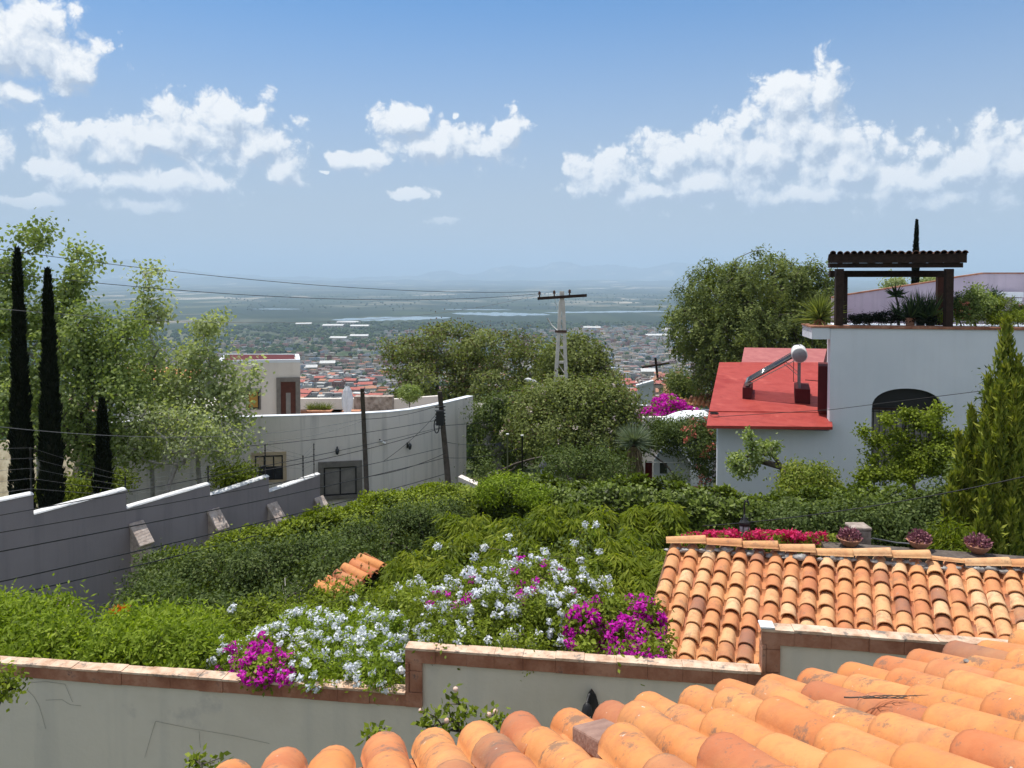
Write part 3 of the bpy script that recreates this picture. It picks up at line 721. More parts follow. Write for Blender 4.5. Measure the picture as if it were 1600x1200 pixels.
def tile_field(mb, base, col_dir, row_dir, ks, rows, sp, ex, L, R0, R1, rng, pan=True, jit=1.0, skip=None, palette=None):
    """cover and pan tiles; base(k) gives the foot of column k, row_dir runs up the slope"""
    ax0 = row_dir.normalized()
    for k in ks:
        lat0 = col_dir - ax0 * col_dir.dot(ax0); lat0.normalize(); nor0 = lat0.cross(ax0)
        if nor0.z < 0: nor0 = -nor0
        nr = rows(k) if callable(rows) else rows
        wob = rng.uniform(-.008, .008) * jit
        for j in range(nr):
            if skip and skip(k, j): continue
            ax = (ax0 + lat0 * rng.uniform(-.03, .03) * jit + nor0 * rng.uniform(-.012, .012) * jit).normalized()
            lat = (lat0 - ax * lat0.dot(ax)).normalized(); nor = lat.cross(ax)
            if nor.z < 0: nor = -nor
            o = base(k) + ax0 * (ex * j + rng.uniform(-.014, .014) * jit) + lat0 * (wob + rng.uniform(-.006, .006) * jit)
            q = rng.random(); mb.r = (rng.uniform(0, .12) if q < .06 else rng.uniform(.12, .35) if q < .22 else rng.uniform(.35, .8) if q < .8 else rng.uniform(.8, 1.0))
            s = rng.uniform(.97, 1.04)
            barrel(mb, o, ax, lat, nor, L, R0 * s, R1 * s, lift=.013 + .028 * jit * rng.random() ** 5)
            if pan:
                mb.r = rng.uniform(.15, .5)
                barrel(mb, o + lat0 * sp * .5 + nor0 * (R0 * .62), ax, lat, nor, L, R0 * .8, R1 * .85, up=-1, n=5, span=62, lift=-.01)
    mb.r = 0

# ------------------------------------------------------------------ near roof under the camera
def near_roof():
    rng = random.Random(11)
    D0 = 3.4; a, b = P(442, 1180, D0), P(1595, 995, D0 * 1.235)
    step = (b - a) / 18; h = Vector((step.x, step.y, 0)).normalized(); row = Vector((h.y, -h.x, .43)).normalized()
    lat = (step - row * step.dot(row)).normalized(); nor = lat.cross(row); nor = nor if nor.z > 0 else -nor
    R0, R1, ex = .103, .086, .415
    base = lambda k: a + step * k - nor * R0
    root = empty('near_house', (a.x + 1.5, a.y - 1.0, -7.2), 0, 'house under the camera with a sunlit orange barrel tile roof filling the lower right corner', 'house')
    ODD = (4.0, 1)
    mb = MB()
    tile_field(mb, base, step, row, range(-1, 25), 8, step.length, ex, .50, R0, R1, rng, jit=1.5, skip=lambda k, j: (k, j) == (6, 1))
    mb.build('roof_tiles', M['tile_near'], root)
    # a brown angular brick set in place of one tile
    o = base(6) + row * ex * 1.0
    q = MB(); c = []
    for u in (0, .38):
        for (s, t) in ((-.085, .0), (-.075, .07), (.075, .08), (.085, .0)):
            c.append(o + row * u + lat * s + nor * (t + .03))
    q.add(c, [(3, 2, 1, 0), (4, 5, 6, 7), (0, 1, 5, 4), (1, 2, 6, 5), (2, 3, 7, 6), (3, 0, 4, 7)])
    tag(q.build('ridge_brick', surf('old_brown_brick', [(.24, .14, .11), (.36, .22, .17)], scale=9, bump=.4), root, bevel=.008), 'dark brown angular brick wedged into the row of round tiles')
    # mortar lumps where tiles were patched
    q = MB(); q.smooth = True
    for (k, j) in ((9, 0), (9, 0), (12, 0), (17, 0), (17, 0), (15, 1), (15, 1), (16, 2), (3, 2), (5, 0), (13, 3)):
        p = base(k) + row * (ex * j + rng.uniform(-.01, .03)) + nor * (R0 * rng.uniform(.75, .98)) + lat * rng.uniform(-.06, .06)
        q.sphere(p, rng.uniform(.010, .022), n=7, m=5, sq=(1, 1, .5), jit=.25, rng=rng)
    q.build('mortar', M['mortar'], root)
    # bedding slab, fascia and the wall below
    mb = MB()
    c = [base(-3.6) - row * -.02, base(24.6) - row * -.02, base(24.6) + row * 3.5, base(-3.6) + row * 3.5]
    mb.prism([p - nor * .02 for p in c], -nor * .12)
    mb.build('roof_slab', M['tile_in'], root)
    mb = MB(); inn = [base(-3.4) + row * .35, base(24.4) + row * .35, base(24.4) + row * 3.3, base(-3.4) + row * 3.3]
    pts = [p - nor * .145 for p in inn]
    mb.add([tuple(p) for p in pts] + [(p.x, p.y, -7.6) for p in pts], [(0, 1, 2, 3), (0, 4, 5, 1), (1, 5, 6, 2), (2, 6, 7, 3), (3, 7, 4, 0), (7, 6, 5, 4)])
    mb.build('wall', M['garden_wall'], root)
    # dry twig lying on the tiles
    t = empty('dry_twig', base(13) + row * 1.2, 0, 'thin dry forked twig lying across the near roof tiles', 'twig')
    mb = MB(); o = P(1330, 1128, 3.05); e = P(1432, 1163, 2.86)
    def lift(p):   # onto the crest plane of the tiles
        return p - nor * ((p - (a + nor * .012)).dot(nor))
    pts = [lift(o.lerp(e, i / 8)) + lat * rng.uniform(-.012, .012) for i in range(9)]
    mb.tube(pts, [.0035, .0033, .003, .003, .0027, .0025, .002, .0018, .0012], n=5)
    for i in (2, 3, 4, 5, 6, 7):
        p = pts[i]; d = (pts[i + 1] - pts[i]).normalized()
        for s in (-1, 1):
            q = [p, p + d * .03 + lat * .02 * s + nor * .006, p + d * .075 + lat * s * rng.uniform(.02, .05) + nor * .004]
            mb.tube(q, [.002, .0016, .0008], n=4)
    mb.build('twig_stem', M['bark'], t)
near_roof()

# ------------------------------------------------------------------ garden wall with stepped brick coping
GW = Face(P(0, 1030, 7.58), P(1590, 1005, 6.23))
def garden_wall():
    rng = random.Random(3)
    root = empty('garden_wall', GW.w(3, 0, -7.3), 0, 'grey green plastered garden wall stepping up twice under a brown brick coping', 'wall')
    H = GW.hit
    l0, l1 = H(0, 1034), H(637, 1080); m0, m1 = H(640, 1011), H(1195, 1049); r0, r1 = H(1197, 981), H(1590, 1010)
    ext = lambda p, q, s: p[1] + (q[1] - p[1]) * (s - p[0]) / (q[0] - p[0])
    L0 = l0[0] - 2.5; R1 = r1[0] + 3
    s1 = m0[0]; s2 = r0[0]
    zl = lambda s: ext(l0, l1, s); zm = lambda s: ext(m0, m1, s); zr = lambda s: ext(r0, r1, s)
    T = .085; ch = .14
    mb = MB(GW.M)
    def panel(a, b, z, y0, y1, zb):
        mb.add([(a, y0, zb), (b, y0, zb), (b, y1, zb), (a, y1, zb), (a, y0, z(a)), (b, y0, z(b)), (b, y1, z(b)), (a, y1, z(a))],
               [(0, 3, 2, 1), (4, 5, 6, 7), (0, 1, 5, 4), (1, 2, 6, 5), (2, 3, 7, 6), (3, 0, 4, 7)])
    panel(L0, s1 + .02, lambda s: zl(s) - .05, .02, T, -7.6); panel(s1 + .02, s2 + .02, lambda s: zm(s) - .05, .02, T, -7.6); panel(s2 + .02, R1, lambda s: zr(s) - .05, .02, T, -7.6)
    mb.build('wall_body', M['garden_wall'], root)
    mb = MB(GW.M)
    def run(a, b, z):
        x = a
        while x < b - .02:
            w = min(rng.uniform(.24, .31), b - x)
            if b - x - w < .08: w = b - x
            j = rng.uniform(-.005, .005); g = .0006
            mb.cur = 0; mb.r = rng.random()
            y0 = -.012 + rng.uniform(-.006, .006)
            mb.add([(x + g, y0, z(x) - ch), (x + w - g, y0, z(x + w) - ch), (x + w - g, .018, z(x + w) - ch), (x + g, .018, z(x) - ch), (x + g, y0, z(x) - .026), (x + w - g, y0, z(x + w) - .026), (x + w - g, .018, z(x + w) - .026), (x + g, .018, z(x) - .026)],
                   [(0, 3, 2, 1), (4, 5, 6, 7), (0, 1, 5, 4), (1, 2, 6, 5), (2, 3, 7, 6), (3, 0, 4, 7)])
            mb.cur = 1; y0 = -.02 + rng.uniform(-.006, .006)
            v = []
            for zz in (-.024, 0 + j):
                for (xx, yy) in ((x + g, y0), (x + w - g, y0), (x + w - g, T + .03), (x + g, T + .03)): v.append((xx, yy, z(xx) + zz))
            mb.add(v, [(0, 3, 2, 1), (4, 5, 6, 7), (0, 1, 5, 4), (1, 2, 6, 5), (2, 3, 7, 6), (3, 0, 4, 7)])
            x += w
    def riser(s, zb, zt, wd=.118):
        mb.cur = 0; z = zb
        while z < zt - .02:
            h = min(.2, zt - z)
            mb.r = rng.random(); mb.box(s, s + wd, -.014, .018, z + .004, z + h); mb.box(s - .035, s - .004, -.028, T + .03, z + .004, z + h)
            z += h
    run(L0, s1 - .04, zl); run(s1 - .04, s2 - .04, zm); run(s2 - .04, R1, zr)
    mb.cur = 0; mb.box(s1 - .04, s1 + .118, -.015, .018, zl(s1) - ch, zl(s1) - .002)
    mb.box(s2 - .04, s2 + .118, -.015, .018, zm(s2) - ch, zm(s2) - .002)
    riser(s1, zl(s1), zm(s1) - ch); riser(s2, zm(s2), zr(s2) - ch)
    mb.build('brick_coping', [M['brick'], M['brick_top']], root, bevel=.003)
    # white patch of mortar on the corner of the second step
    mb = MB(GW.M); mb.box(s2 - .05, s2 + .07, -.03, T + .02, zr(s2) + .001, zr(s2) + .02)
    tag(mb.build('mortar_patch', M['coping_white'], root, bevel=.005), 'white mortar patch on the corner of the coping')
    # dead creeper stems left on the plaster
    mb = MB(GW.M)
    def stems(pts, r=.0016):
        mb.tube([(H(x, y)[0], .012, H(x, y)[1]) for x, y in pts], r, n=4)
    stems([(42, 1080), (52, 1090), (60, 1105), (66, 1125), (70, 1140)]); stems([(40, 1068), (70, 1066), (100, 1070), (112, 1098)]); stems([(242, 1128), (235, 1150), (225, 1185)]); stems([(242, 1128), (300, 1140), (360, 1150), (420, 1163)], .0014)
    stems([(310, 1144), (312, 1170)], .0014); stems([(70, 1095), (95, 1094), (108, 1102), (125, 1104)], .0014)
    o = mb.build('creeper_stem', M['dry_stem'], None, world=False); o['label'] = 'bare dead creeper stems clinging to the grey garden wall'; o['category'] = 'creeper'; o.name = 'dead_creeper'
    # iron wall lamp
    s, z = H(922, 1098); rt = empty('wall_lamp', GW.w(s, 0, z), 0, 'black iron wall lamp with curved hood on the garden wall above the near tiles', 'lamp')
    mb = MB(GW.M); mb.prism([(s - .012, .018, z - .14), (s + .06, .018, z - .14), (s + .075, .018, z - .02), (s + .05, .018, z + .07), (s + .012, .018, z + .12), (s - .015, .018, z + .08)], (0, -.018, 0)); mb.build('back_plate', M['black_iron'], rt)
    mb = MB(GW.M); mb.tube([(s + .02, .0, z + .09), (s + .005, -.05, z + .125), (s - .01, -.10, z + .115), (s - .022, -.12, z + .07)], [.014, .013, .012, .01], n=8)
    mb.lathe((s - .022, -.12, z - .10), [(.012, .17), (.035, .14), (.050, .08), (.052, .07)], n=12); mb.build('hood', M['black_iron'], rt)
    mb = MB(GW.M); mb.lathe((s - .022, -.12, z - .13), [(.02, 0), (.03, .03), (.034, .08), (.03, .105)], n=12); mb.build('lamp_glass', M['glass_lamp'], rt)
garden_wall()

# ------------------------------------------------------------------ second tiled roof beyond the wall
def second_roof():
    rng = random.Random(21)
    zt = -3.66
    tl = PZ(1057, 850, zt); tr = PZ(1604, 887, zt)
    D = 8.55
    bl = P(1006, 1042, D); 
    row = (tl - bl); L = row.length
    d = (tr - tl); sp = .216; step = d.normalized() * sp; n = int(d.length / sp) + 6
    rd = row.normalized(); lat = (step - rd * step.dot(rd)).normalized(); nor = lat.cross(rd); nor = nor if nor.z > 0 else -nor
    ex = L / 9.0
    root = empty('garden_house', (bl.x + 2, bl.y + 1, -7.3), 0, 'low garden house behind the wall under a roof of mixed orange and buff barrel tiles', 'house')
    mb = MB()
    base = lambda k: bl + step * k - nor * .08
    tile_field(mb, base, step, rd, range(0, n), 9, step.length, ex, ex * 1.22, .095, .078, rng, jit=1.2)
    mb.build('roof_tiles', M['tile_mid'], root)
    mb = MB()     # ridge tiles laid end to end, a little out of line
    k = 0; s = -.1
    while s < d.length + .9:
        l = .50; o = tl + d.normalized() * s + Vector((0, 0, .01 + rng.uniform(-.02, .03))); ax = (d.normalized() + Vector((0, 0, rng.uniform(-.03, .05))) + rd * rng.uniform(-.04, .04)).normalized()
        mb.r = rng.uniform(.45, .95)
        la = Vector((0, 0, 1)).cross(ax).normalized(); no = ax.cross(la); no = no if no.z > 0 else -no
        if k != 7:
            barrel(mb, o + ax * l * .98, -ax, la, no, l * 1.06, .088, .07, lift=.022)
        else:
            barrel(mb, o + ax * l, (-ax + rd * .09).normalized(), la, no, l, .045, .04, lift=.01)
        s += l * .93; k += 1
    mb.build('ridge_tiles', M['tile_mid'], root)
    mb = MB(); mb.smooth = True
    s = -.1
    while s < d.length + .7:
        p = tl + d.normalized() * s - rd * rng.uniform(.03, .10) - nor * rng.uniform(.0, .05)
        mb.sphere(p, rng.uniform(.03, .07), n=9, m=6, sq=(1.5, 1, .6), jit=.35, rng=rng); s += rng.uniform(.05, .16)
    mb.build('mortar', M['mortar'], root)
    mb = MB(); bk = Vector((-rd.x, -rd.y, rd.z)) # rear slope
    e0, e1 = tl - d.normalized() * .12, tl + d.normalized() * (d.length + 1.3)
    mb.prism([bl - d.normalized() * .12 - nor * .11, bl + d.normalized() * (d.length + 1.3) - nor * .11, e1 - nor * .11, e0 - nor * .11], -nor * .1)
    back = Vector((-d.y, d.x, 0)).normalized(); back = back if back.y > 0 else -back
    mb.prism([e0 - Vector((0, 0, .08)), e1 - Vector((0, 0, .08)), e1 + back * .35 - Vector((0, 0, .22)), e0 + back * .35 - Vector((0, 0, .22))], (0, 0, -.1))
    mb.build('roof_slab', M['tile_in'], root)
    mb = MB()
    q = [bl + rd * .3, bl + d + rd * .3 + d.normalized() * .8, e1 - d.normalized() * .3, e0 + d.normalized() * .25]
    q = [p - nor * .24 for p in q]
    mb.add([tuple(p) for p in q] + [(p.x, p.y, -7.7) for p in q], [(0, 1, 2, 3), (0, 4, 5, 1), (1, 5, 6, 2), (2, 6, 7, 3), (3, 7, 4, 0), (7, 6, 5, 4)])
    mb.build('wall', M['garden_wall'], root)
    # black downpipe end beside the left verge
    mb = MB(); p = P(1046, 905, 9.9)
    mb.tube([P(1054, 868, 10.2), P(1044, 890, 10.1), P(1040, 915, 9.9), P(1040, 960, 9.6)], .07, n=8)
    mb.build('valley_gutter', M['black_iron'], root)
second_roof()

def small_roof():
    """little lean-to tile roof poking out of the hedge"""
    rng = random.Random(5)
    a, b = P(533, 938, 11.2), P(606, 884, 12.4); d = (b - a); c = P(470, 905, 12.2)
    row = (c - a); row = row - d.normalized() * row.dot(d.normalized()); row = Vector((row.x, row.y, 0)).normalized() + Vector((0, 0, .35)); row.normalize()
    a2 = a; b2 = b
    step = d.normalized() * .22; nor = step.cross(row); nor = (nor if nor.z > 0 else -nor).normalized()
    root = empty('lean_to_roof', (a.x, a.y, -7.5), 0, 'small lean to of orange tiles poking out from under the big hedge', 'roof')
    mb = MB(); n = int((b2 - a2).length / .22)
    tile_field(mb, lambda k: a2 + step * k, step, row, range(0, n + 1), 1, .22, .36, .46, .1, .083, rng)
    mb.build('roof_tiles', M['tile_near'], root)
    mb = MB(); mb.prism([a2 - nor * .03, a2 + step * (n + .6) - nor * .03, a2 + step * (n + .6) + row * .5 - nor * .03, a2 + row * .5 - nor * .03], -nor * .08); mb.build('roof_slab', M['wood_dark'], root)
    mb = MB()
    for p in (a2 + row * .2 + step * .4, a2 + step * (n - .2) + row * .2, a2 + row * .45 + step * .4, a2 + row * .45 + step * (n - .2)):
        q = p - nor * .11; mb.box(q.x - .05, q.x + .05, q.y - .05, q.y + .05, -8.2, q.z)
    mb.build('post', M['wood_dark'], root)
small_roof()

# ------------------------------------------------------------------ slate blue boundary wall with stepped copings and stone buttresses
BW = Face(P(55, 801, 18.0), P(500, 739, 26.0))
def blue_wall():
    root = empty('boundary_wall', BW.w(4, 0, -8.6), 0, 'slate blue boundary wall in five stepped panels with rounded white coping', 'wall')
    H = BW.hit
    segs = [((-160, 812), (52, 769)), ((54, 800), (197, 762)), (((199), 791), (328, 754)), ((329, 772), (420, 742)), ((421, 766), (500, 739))]
    mb = MB(BW.M); cp = MB(BW.M); cp.smooth = True
    prev = None
    for (p, q) in segs:
        a, b = H(*p), H(*q); z0 = a[1]; z1 = b[1]
        if prev is not None: a = (prev, a[1])
        prev = b[0]
        mb.add([(a[0], 0, -10.5), (b[0], 0, -10.5), (b[0], .22, -10.5), (a[0], .22, -10.5), (a[0], 0, z0 - .07), (b[0], 0, z1 - .07), (b[0], .22, z1 - .07), (a[0], .22, z0 - .07)],
               [(0, 3, 2, 1), (4, 5, 6, 7), (0, 1, 5, 4), (1, 2, 6, 5), (2, 3, 7, 6), (3, 0, 4, 7)])
        n = 8; vs = []; m = 7
        for i in range(n + 1):
            t = i / n; s = a[0] + (b[0] - a[0]) * t; z = z0 + (z1 - z0) * t
            for k in range(m):
                an = math.pi * k / (m - 1); vs.append((s, .11 - .135 * math.cos(an), z - .06 + .06 * math.sin(an)))
        fs = [(i * m + k, i * m + k + 1, (i + 1) * m + k + 1, (i + 1) * m + k) for i in range(n) for k in range(m - 1)]
        fs += [tuple(range(m))[::-1], tuple(range(n * m, n * m + m))] + [(i * m, (i + 1) * m, (i + 1) * m + m - 1, i * m + m - 1) for i in range(n)]
        cp.add(vs, fs, smooth=False)
    mb.build('wall_body', M['slate_wall'], root); cp.build('coping', M['coping_white'], root)
    for i, (px, yt, yb) in enumerate([(212, 824, 915), (332, 803, 850), (424, 793, 830), (497, 783, 800)]):
        s, z = H(px, yt); w = .17
        q = MB(BW.M); q.prism([(s - w, 0, z + .08), (s - w, 0, -10.3), (s - w, -.62, -10.3), (s - w, -.42, z - .42)], (2 * w, 0, 0)); o = q.build('buttress', M['stone'], root, bevel=.02)
        q = MB(BW.M); q.prism([(s - w - .04, -.03, z + .17), (s - w - .04, -.0, z + .085), (s - w - .04, -.47, z - .42), (s - w - .04, -.52, z - .36)], (2 * w + .08, 0, 0)); q.build('cap_stone', M['stone'], root, bevel=.02)
    # electric fence on top
    root = empty('electric_fence', BW.w(4, .1, -6.5), 0, 'thin wire electric fence on iron posts along the slate blue wall', 'fence')
    posts = [(53, 800, 700), (200, 790, 745), (329, 772, 728), (418, 745, 694), (477, 745, 712), (494, 741, 693)]
    tops = []
    for (px, yb, yt) in posts:
        s, zb = H(px, yb); _, zt = H(px, yt); q = MB(BW.M); q.tube([(s, .1, zb - .05), (s, .1, zt)], .018, n=6)
        for k in range(5): q.lathe((s, .1, zt - .06 - (zt - zb) * .8 * k / 5), [(.028, 0), (.028, .03)], n=6)
        q.build('post', M['black_iron'], root); tops.append((s, zb, zt))
    tops = [(H(-60, 800)[0], H(53, 800)[1] + .15, H(53, 700)[1] + .3)] + tops
    q = MB(BW.M)
    for (s0, b0, t0), (s1, b1, t1) in zip(tops[:-1], tops[1:]):
        for k in range(5):
            f = 1 - .8 * k / 5; q.tube([(s0, .08, b0 + (t0 - b0) * f), ((s0 + s1) / 2, .08, (b0 + b1 + (t0 - b0 + t1 - b1) * f) / 2 - .02), (s1, .08, b1 + (t1 - b1) * f)], .004, n=3, cap=False)
    q.build('fence_wire', M['cable_grey'], root)
blue_wall()

# ------------------------------------------------------------------ curved grey house, left middle
def window_on(root, Fc, px0, px1, py0, py1, fw, out, frame, glass, name='window', mullions=1, blind=None, sill=True, depth=.05):
    """window built on a wall face: surround, glass, bars"""
    x0, z1 = Fc.hit(px0, py0); x1, z0 = Fc.hit(px1, py1)
    q = MB(Fc.M)
    q.box(x0, x0 + fw, -out, .004, z0, z1); q.box(x1 - fw, x1, -out, .004, z0, z1); q.box(x0 + fw, x1 - fw, -out, .004, z1 - fw, z1); q.box(x0 + fw, x1 - fw, -out, .004, z0, z0 + fw * .7)
    w = q.build(name, frame, root)
    q = MB(Fc.M); q.box(x0 + fw, x1 - fw, -.012, -.004, z0 + fw * .7, z1 - fw); q.build('glass', glass, w)
    q = MB(Fc.M); t = .05
    a, b, c, d = x0 + fw + .002, x1 - fw - .002, z0 + fw * .7 + .002, z1 - fw - .002
    q.box(a, a + t, -.05, -.014, c, d); q.box(b - t, b, -.05, -.014, c, d); q.box(a + t, b - t, -.05, -.014, d - t, d); q.box(a + t, b - t, -.05, -.014, c, c + t)
    for k in range(mullions):
        m = a + (b - a) * (k + 1) / (mullions + 1); q.box(m - t * .5, m + t * .5, -.045, -.014, c + t, d - t)
    q.build('sash', M['black_iron'], w)
    if blind:
        q = MB(Fc.M); q.box(a + t, b - t, -.035, -.02, c + (d - c) * blind[1], d - t); q.build('blind', blind[0], w)
    return w

def curved_house():
    Z = -5.17; rng = random.Random(8)
    prof = [(150, 663), (250, 658), (330, 655), (410, 652), (470, 650.5), (520, 649), (560, 647.5), (605, 645), (640, 641.5), (670, 636), (700, 629.5), (739, 620)]
    pts = [PZ(x, y, Z) for x, y in prof]
    root = empty('curved_house', (pts[5].x, pts[5].y, -10), 0, 'grey plastered house with a long curved front wall behind the hedge', 'house')
    T = .28
    inn = []
    for i, p in enumerate(pts):
        t = pts[min(i + 1, len(pts) - 1)] - pts[max(i - 1, 0)]; n = Vector((-t.y, t.x, 0)).normalized(); n = n if n.y > 0 else -n
        inn.append(p + n * T)
    mb = MB()
    def strip(a, b, ai, bi, z0, z1):
        mb.add([(a.x, a.y, z0), (b.x, b.y, z0), (bi.x, bi.y, z0), (ai.x, ai.y, z0), (a.x, a.y, z1), (b.x, b.y, z1), (bi.x, bi.y, z1), (ai.x, ai.y, z1)],
               [(4, 5, 6, 7), (0, 1, 5, 4), (1, 2, 6, 5), (2, 3, 7, 6), (3, 0, 4, 7), (0, 3, 2, 1)])
    for i in range(len(pts) - 2): strip(pts[i], pts[i + 1], inn[i], inn[i + 1], -11, Z)
    # last panel: the upper part juts out over a set back lower wall
    zc = Face(pts[-2], pts[-1]).hit(737, 662)[1]
    strip(pts[-2], pts[-1], inn[-2], inn[-1], zc, Z)
    e = pts[-2].lerp(pts[-1], .72); ei = inn[-2].lerp(inn[-1], .72)
    strip(pts[-2], e, inn[-2], ei, -11, zc - .002)
    mb.build('wall', M['grey_wall'], root)
    mb = MB()
    for i in range(len(pts) - 1):
        a, b, ai, bi = pts[i], pts[i + 1], inn[i], inn[i + 1]; o = (a - ai).normalized() * .015
        mb.add([(q.x, q.y, Z + dz) for dz in (.003, .04) for q in (a + o, b + o, bi - o, ai - o)], [(4, 5, 6, 7), (0, 1, 5, 4), (1, 2, 6, 5), (2, 3, 7, 6), (3, 0, 4, 7), (0, 3, 2, 1)])
    mb.build('parapet_cap', M['white_wall'], root)
    # windows on the curved wall
    Fw = Face(pts[5], pts[6]); window_on(root, Fw, 497, 566, 722, 777, .20, .10, M['frame_stone'], M['curtain'], mullions=1)
    Fw = Face(pts[3], pts[4]); w = window_on(root, Fw, 393, 448, 707, 752, .12, .05, M['blind'], M['glass_dark'], mullions=2, blind=(M['blind'], .55))
    Fw = Face(pts[2], pts[3]); window_on(root, Fw, 345, 383, 729, 752, .05, .03, M['frame_stone'], M['glass_dark'], mullions=1)
    window_on(root, Fw, 323, 343, 670, 690, .05, .03, M['wood_red'], M['glass_dark'], mullions=0)
    # small things fixed to the wall
    for (i, px, py) in ((5, 527, 703), (8, 636, 696)):
        Fw = Face(pts[i], pts[i + 1]); s, z = Fw.hit(px, py)
        o = empty('wall_lantern', Fw.w(s, -.1, z), 0, 'small dark wall lantern %s' % ('above the square window of the grey house' if i == 5 else 'between the two leaning timber poles on the grey wall'), 'lamp')
        q = MB(Fw.M); q.box(s - .03, s + .03, -.03, -.003, z - .1, z + .12); q.tube([(s, -.02, z + .08), (s, -.1, z + .15), (s, -.16, z + .1)], .012, n=5); q.build('bracket', M['black_iron'], o)
        q = MB(Fw.M); q.lathe((s, -.16, z - .14), [(.03, 0), (.06, .05), (.07, .18), (.03, .24)], n=8); q.build('lantern_glass', M['glass_dark'], o)
    Fw = Face(pts[6], pts[7]); s, z = Fw.hit(597, 690)
    o = empty('security_camera', Fw.w(s, -.1, z), 0, 'small pale security camera on the curved grey wall left of the second lantern', 'camera')
    q = MB(Fw.M); q.tube([(s - .1, -.01, z + .1), (s - .05, -.12, z + .06)], .02, n=6); q.build('bracket', M['black_iron'], o)
    q = MB(Fw.M); q.tube([(s - .1, -.14, z + .07), (s + .1, -.2, z - .04)], .05, n=8); q.build('camera_body', M['white_paint'], o)
    # terrace floor, rooftop room, low walls
    mb = MB(); fl = [Vector((p.x, p.y, 0)) for p in inn[1:]] + [PD(760, 37, -6.2), PD(420, 37, -6.2), PD(200, 36, -6.2)]
    mb.prism([Vector((p.x, p.y, -6.25)) for p in fl], (0, 0, .08)); mb.build('terrace_floor', M['terrace'], root)
    z1 = -3.48
    ro = MB(); c = [PD(340, 30.2, z1), PD(469, 30.6, z1), PD(467, 32.8, z1), PD(352, 32.8, z1)]
    block(ro, c, -10.5, z1); ro.build('rooftop_room', M['cream_wall'], root)
    ctr = sum(c, Vector()) / 4
    pr = MB()
    for i in range(4):
        a, b = c[i], c[(i + 1) % 4]; ai, bi = a.lerp(ctr, .1), b.lerp(ctr, .1)
        block(pr, [a, b, bi, ai], z1 + .003, z1 + .12)
    pr.build('parapet_cap', M['white_wall'], root)
    pr = MB(); c2 = [q.lerp(ctr, .13) for q in c]; block(pr, c2, z1 + .003, z1 + .10); tag(pr.build('roof', M['dark_red'], root), 'dark red flat roof of the rooftop room')
    Fr = Face(c[0], c[1]); s0, zt = Fr.hit(432, 590); s1, _ = Fr.hit(471, 590)
    s1 = min(s1, (c[1] - c[0]).length - .01)
    q = MB(Fr.M); q.box(s0, s0 + .17, -.06, -.002, -6.17, zt); q.box(s1 - .17, s1, -.06, -.002, -6.17, zt); q.box(s0 + .17, s1 - .17, -.06, -.002, zt - .17, zt); d = q.build('door', M['frame_stone'], root)
    q = MB(Fr.M); q.box(s0 + .17, s1 - .17, -.03, -.004, -6.17, zt - .17); q.build('door_leaf', M['wood_red'], d)
    q = MB(Fr.M); m = (s0 + s1) / 2; q.box(m - .09, m + .09, -.045, -.032, -6.1, zt - .62); q.build('glass', M['blind'] if False else M['curtain'], d)
    window_on(root, Fr, 384, 408, 607, 640, .06, .03, M['frame_stone'], surf('ochre_glass', [(.4, .2, .04), (.5, .3, .08)]), mullions=0)
    mb = MB(); zt = PZ(560, 629, -5.6).z
    a, b = PD(468, 34.5, -5.6), PD(562, 34.5, -5.6); block(mb, [a, b, b + Vector((0, .25, 0)), a + Vector((0, .25, 0))], -6.17, -5.58)
    mb.build('low_wall', M['cream_wall'], root); mb = MB()
    a, b = PD(612, 33.6, -5.4), PD(690, 34.6, -5.4); block(mb, [a, b, b + Vector((0, .25, 0)), a + Vector((0, .25, 0))], -6.17, P(640, 624, 33.6).z)
    mb.build('low_wall', M['cream_wall'], root)
    mb = MB(); a, b = PD(553, 32.6, -5.2), PD(613, 32.6, -5.2); block(mb, [a, b, b + Vector((0, .5, 0)), a + Vector((0, .5, 0))], -6.17, P(580, 620, 32.6).z); mb.build('stone_block', M['rubble'], root)
    # upper block seen through the trees and a strip of tiled roof
    mb = MB(); zt = P(300, 632, 33).z; c = [PD(262, 32.5, zt), PD(338, 32.5, zt), PD(338, 35, zt), PD(275, 35, zt)]; block(mb, c, -10.5, zt); mb.build('upper_block', M['grey_wall'], root)
    # low white wall right of the house
    q = MB(); a, b = P(716, 745, 27.5), P(756, 752, 26.0); zz = a.z; a, b = Vector((a.x, a.y, 0)), Vector((b.x, b.y, 0)); block(q, [a, b, b + Vector((.1, .3, 0)), a + Vector((.1, .3, 0))], -10.5, zz)
    o = q.build('side_wall', M['cream_wall'], None); tag(o, 'short pale wall stub between the grey house corner and the round hedge end', 'wall')
    # umbrella
    p = PD(543, 31, -6.17); ut = P(543, 603, 31).z
    u = empty('closed_umbrella', p, 0, 'closed white patio umbrella standing on the terrace of the curved house', 'umbrella')
    q = MB(); q.lathe((0, 0, 0), [(.22, 0), (.24, .06), (.05, .08)], n=12); q.build('base', M['concrete'], u)
    q = MB(); q.tube([(0, 0, .05), (0, 0, ut - p.z + .05)], .022, n=6); q.build('pole', M['white_paint'], u, world=False); u.children[0].matrix_parent_inverse.identity()
    q = MB(); n = 14; hh = ut - p.z; rings = [(.16, .18), (.2, .45), (.13, .62), (.19, .85), (.21, 1.2), (.15, 1.5), (.06, hh)]; vs = []
    for r, z in rings:
        for k in range(n): a = 2 * math.pi * k / n; rr = r * (1.15 if k % 2 else .8); vs.append((rr * math.cos(a), rr * math.sin(a), z))
    q.add(vs, [(i * n + k, i * n + (k + 1) % n, (i + 1) * n + (k + 1) % n, (i + 1) * n + k) for i in range(len(rings) - 1) for k in range(n)] + [tuple(range(n))[::-1]], smooth=False)
    q.build('canopy', M['canvas'], u)
    for ch in u.children: ch.matrix_parent_inverse.identity()
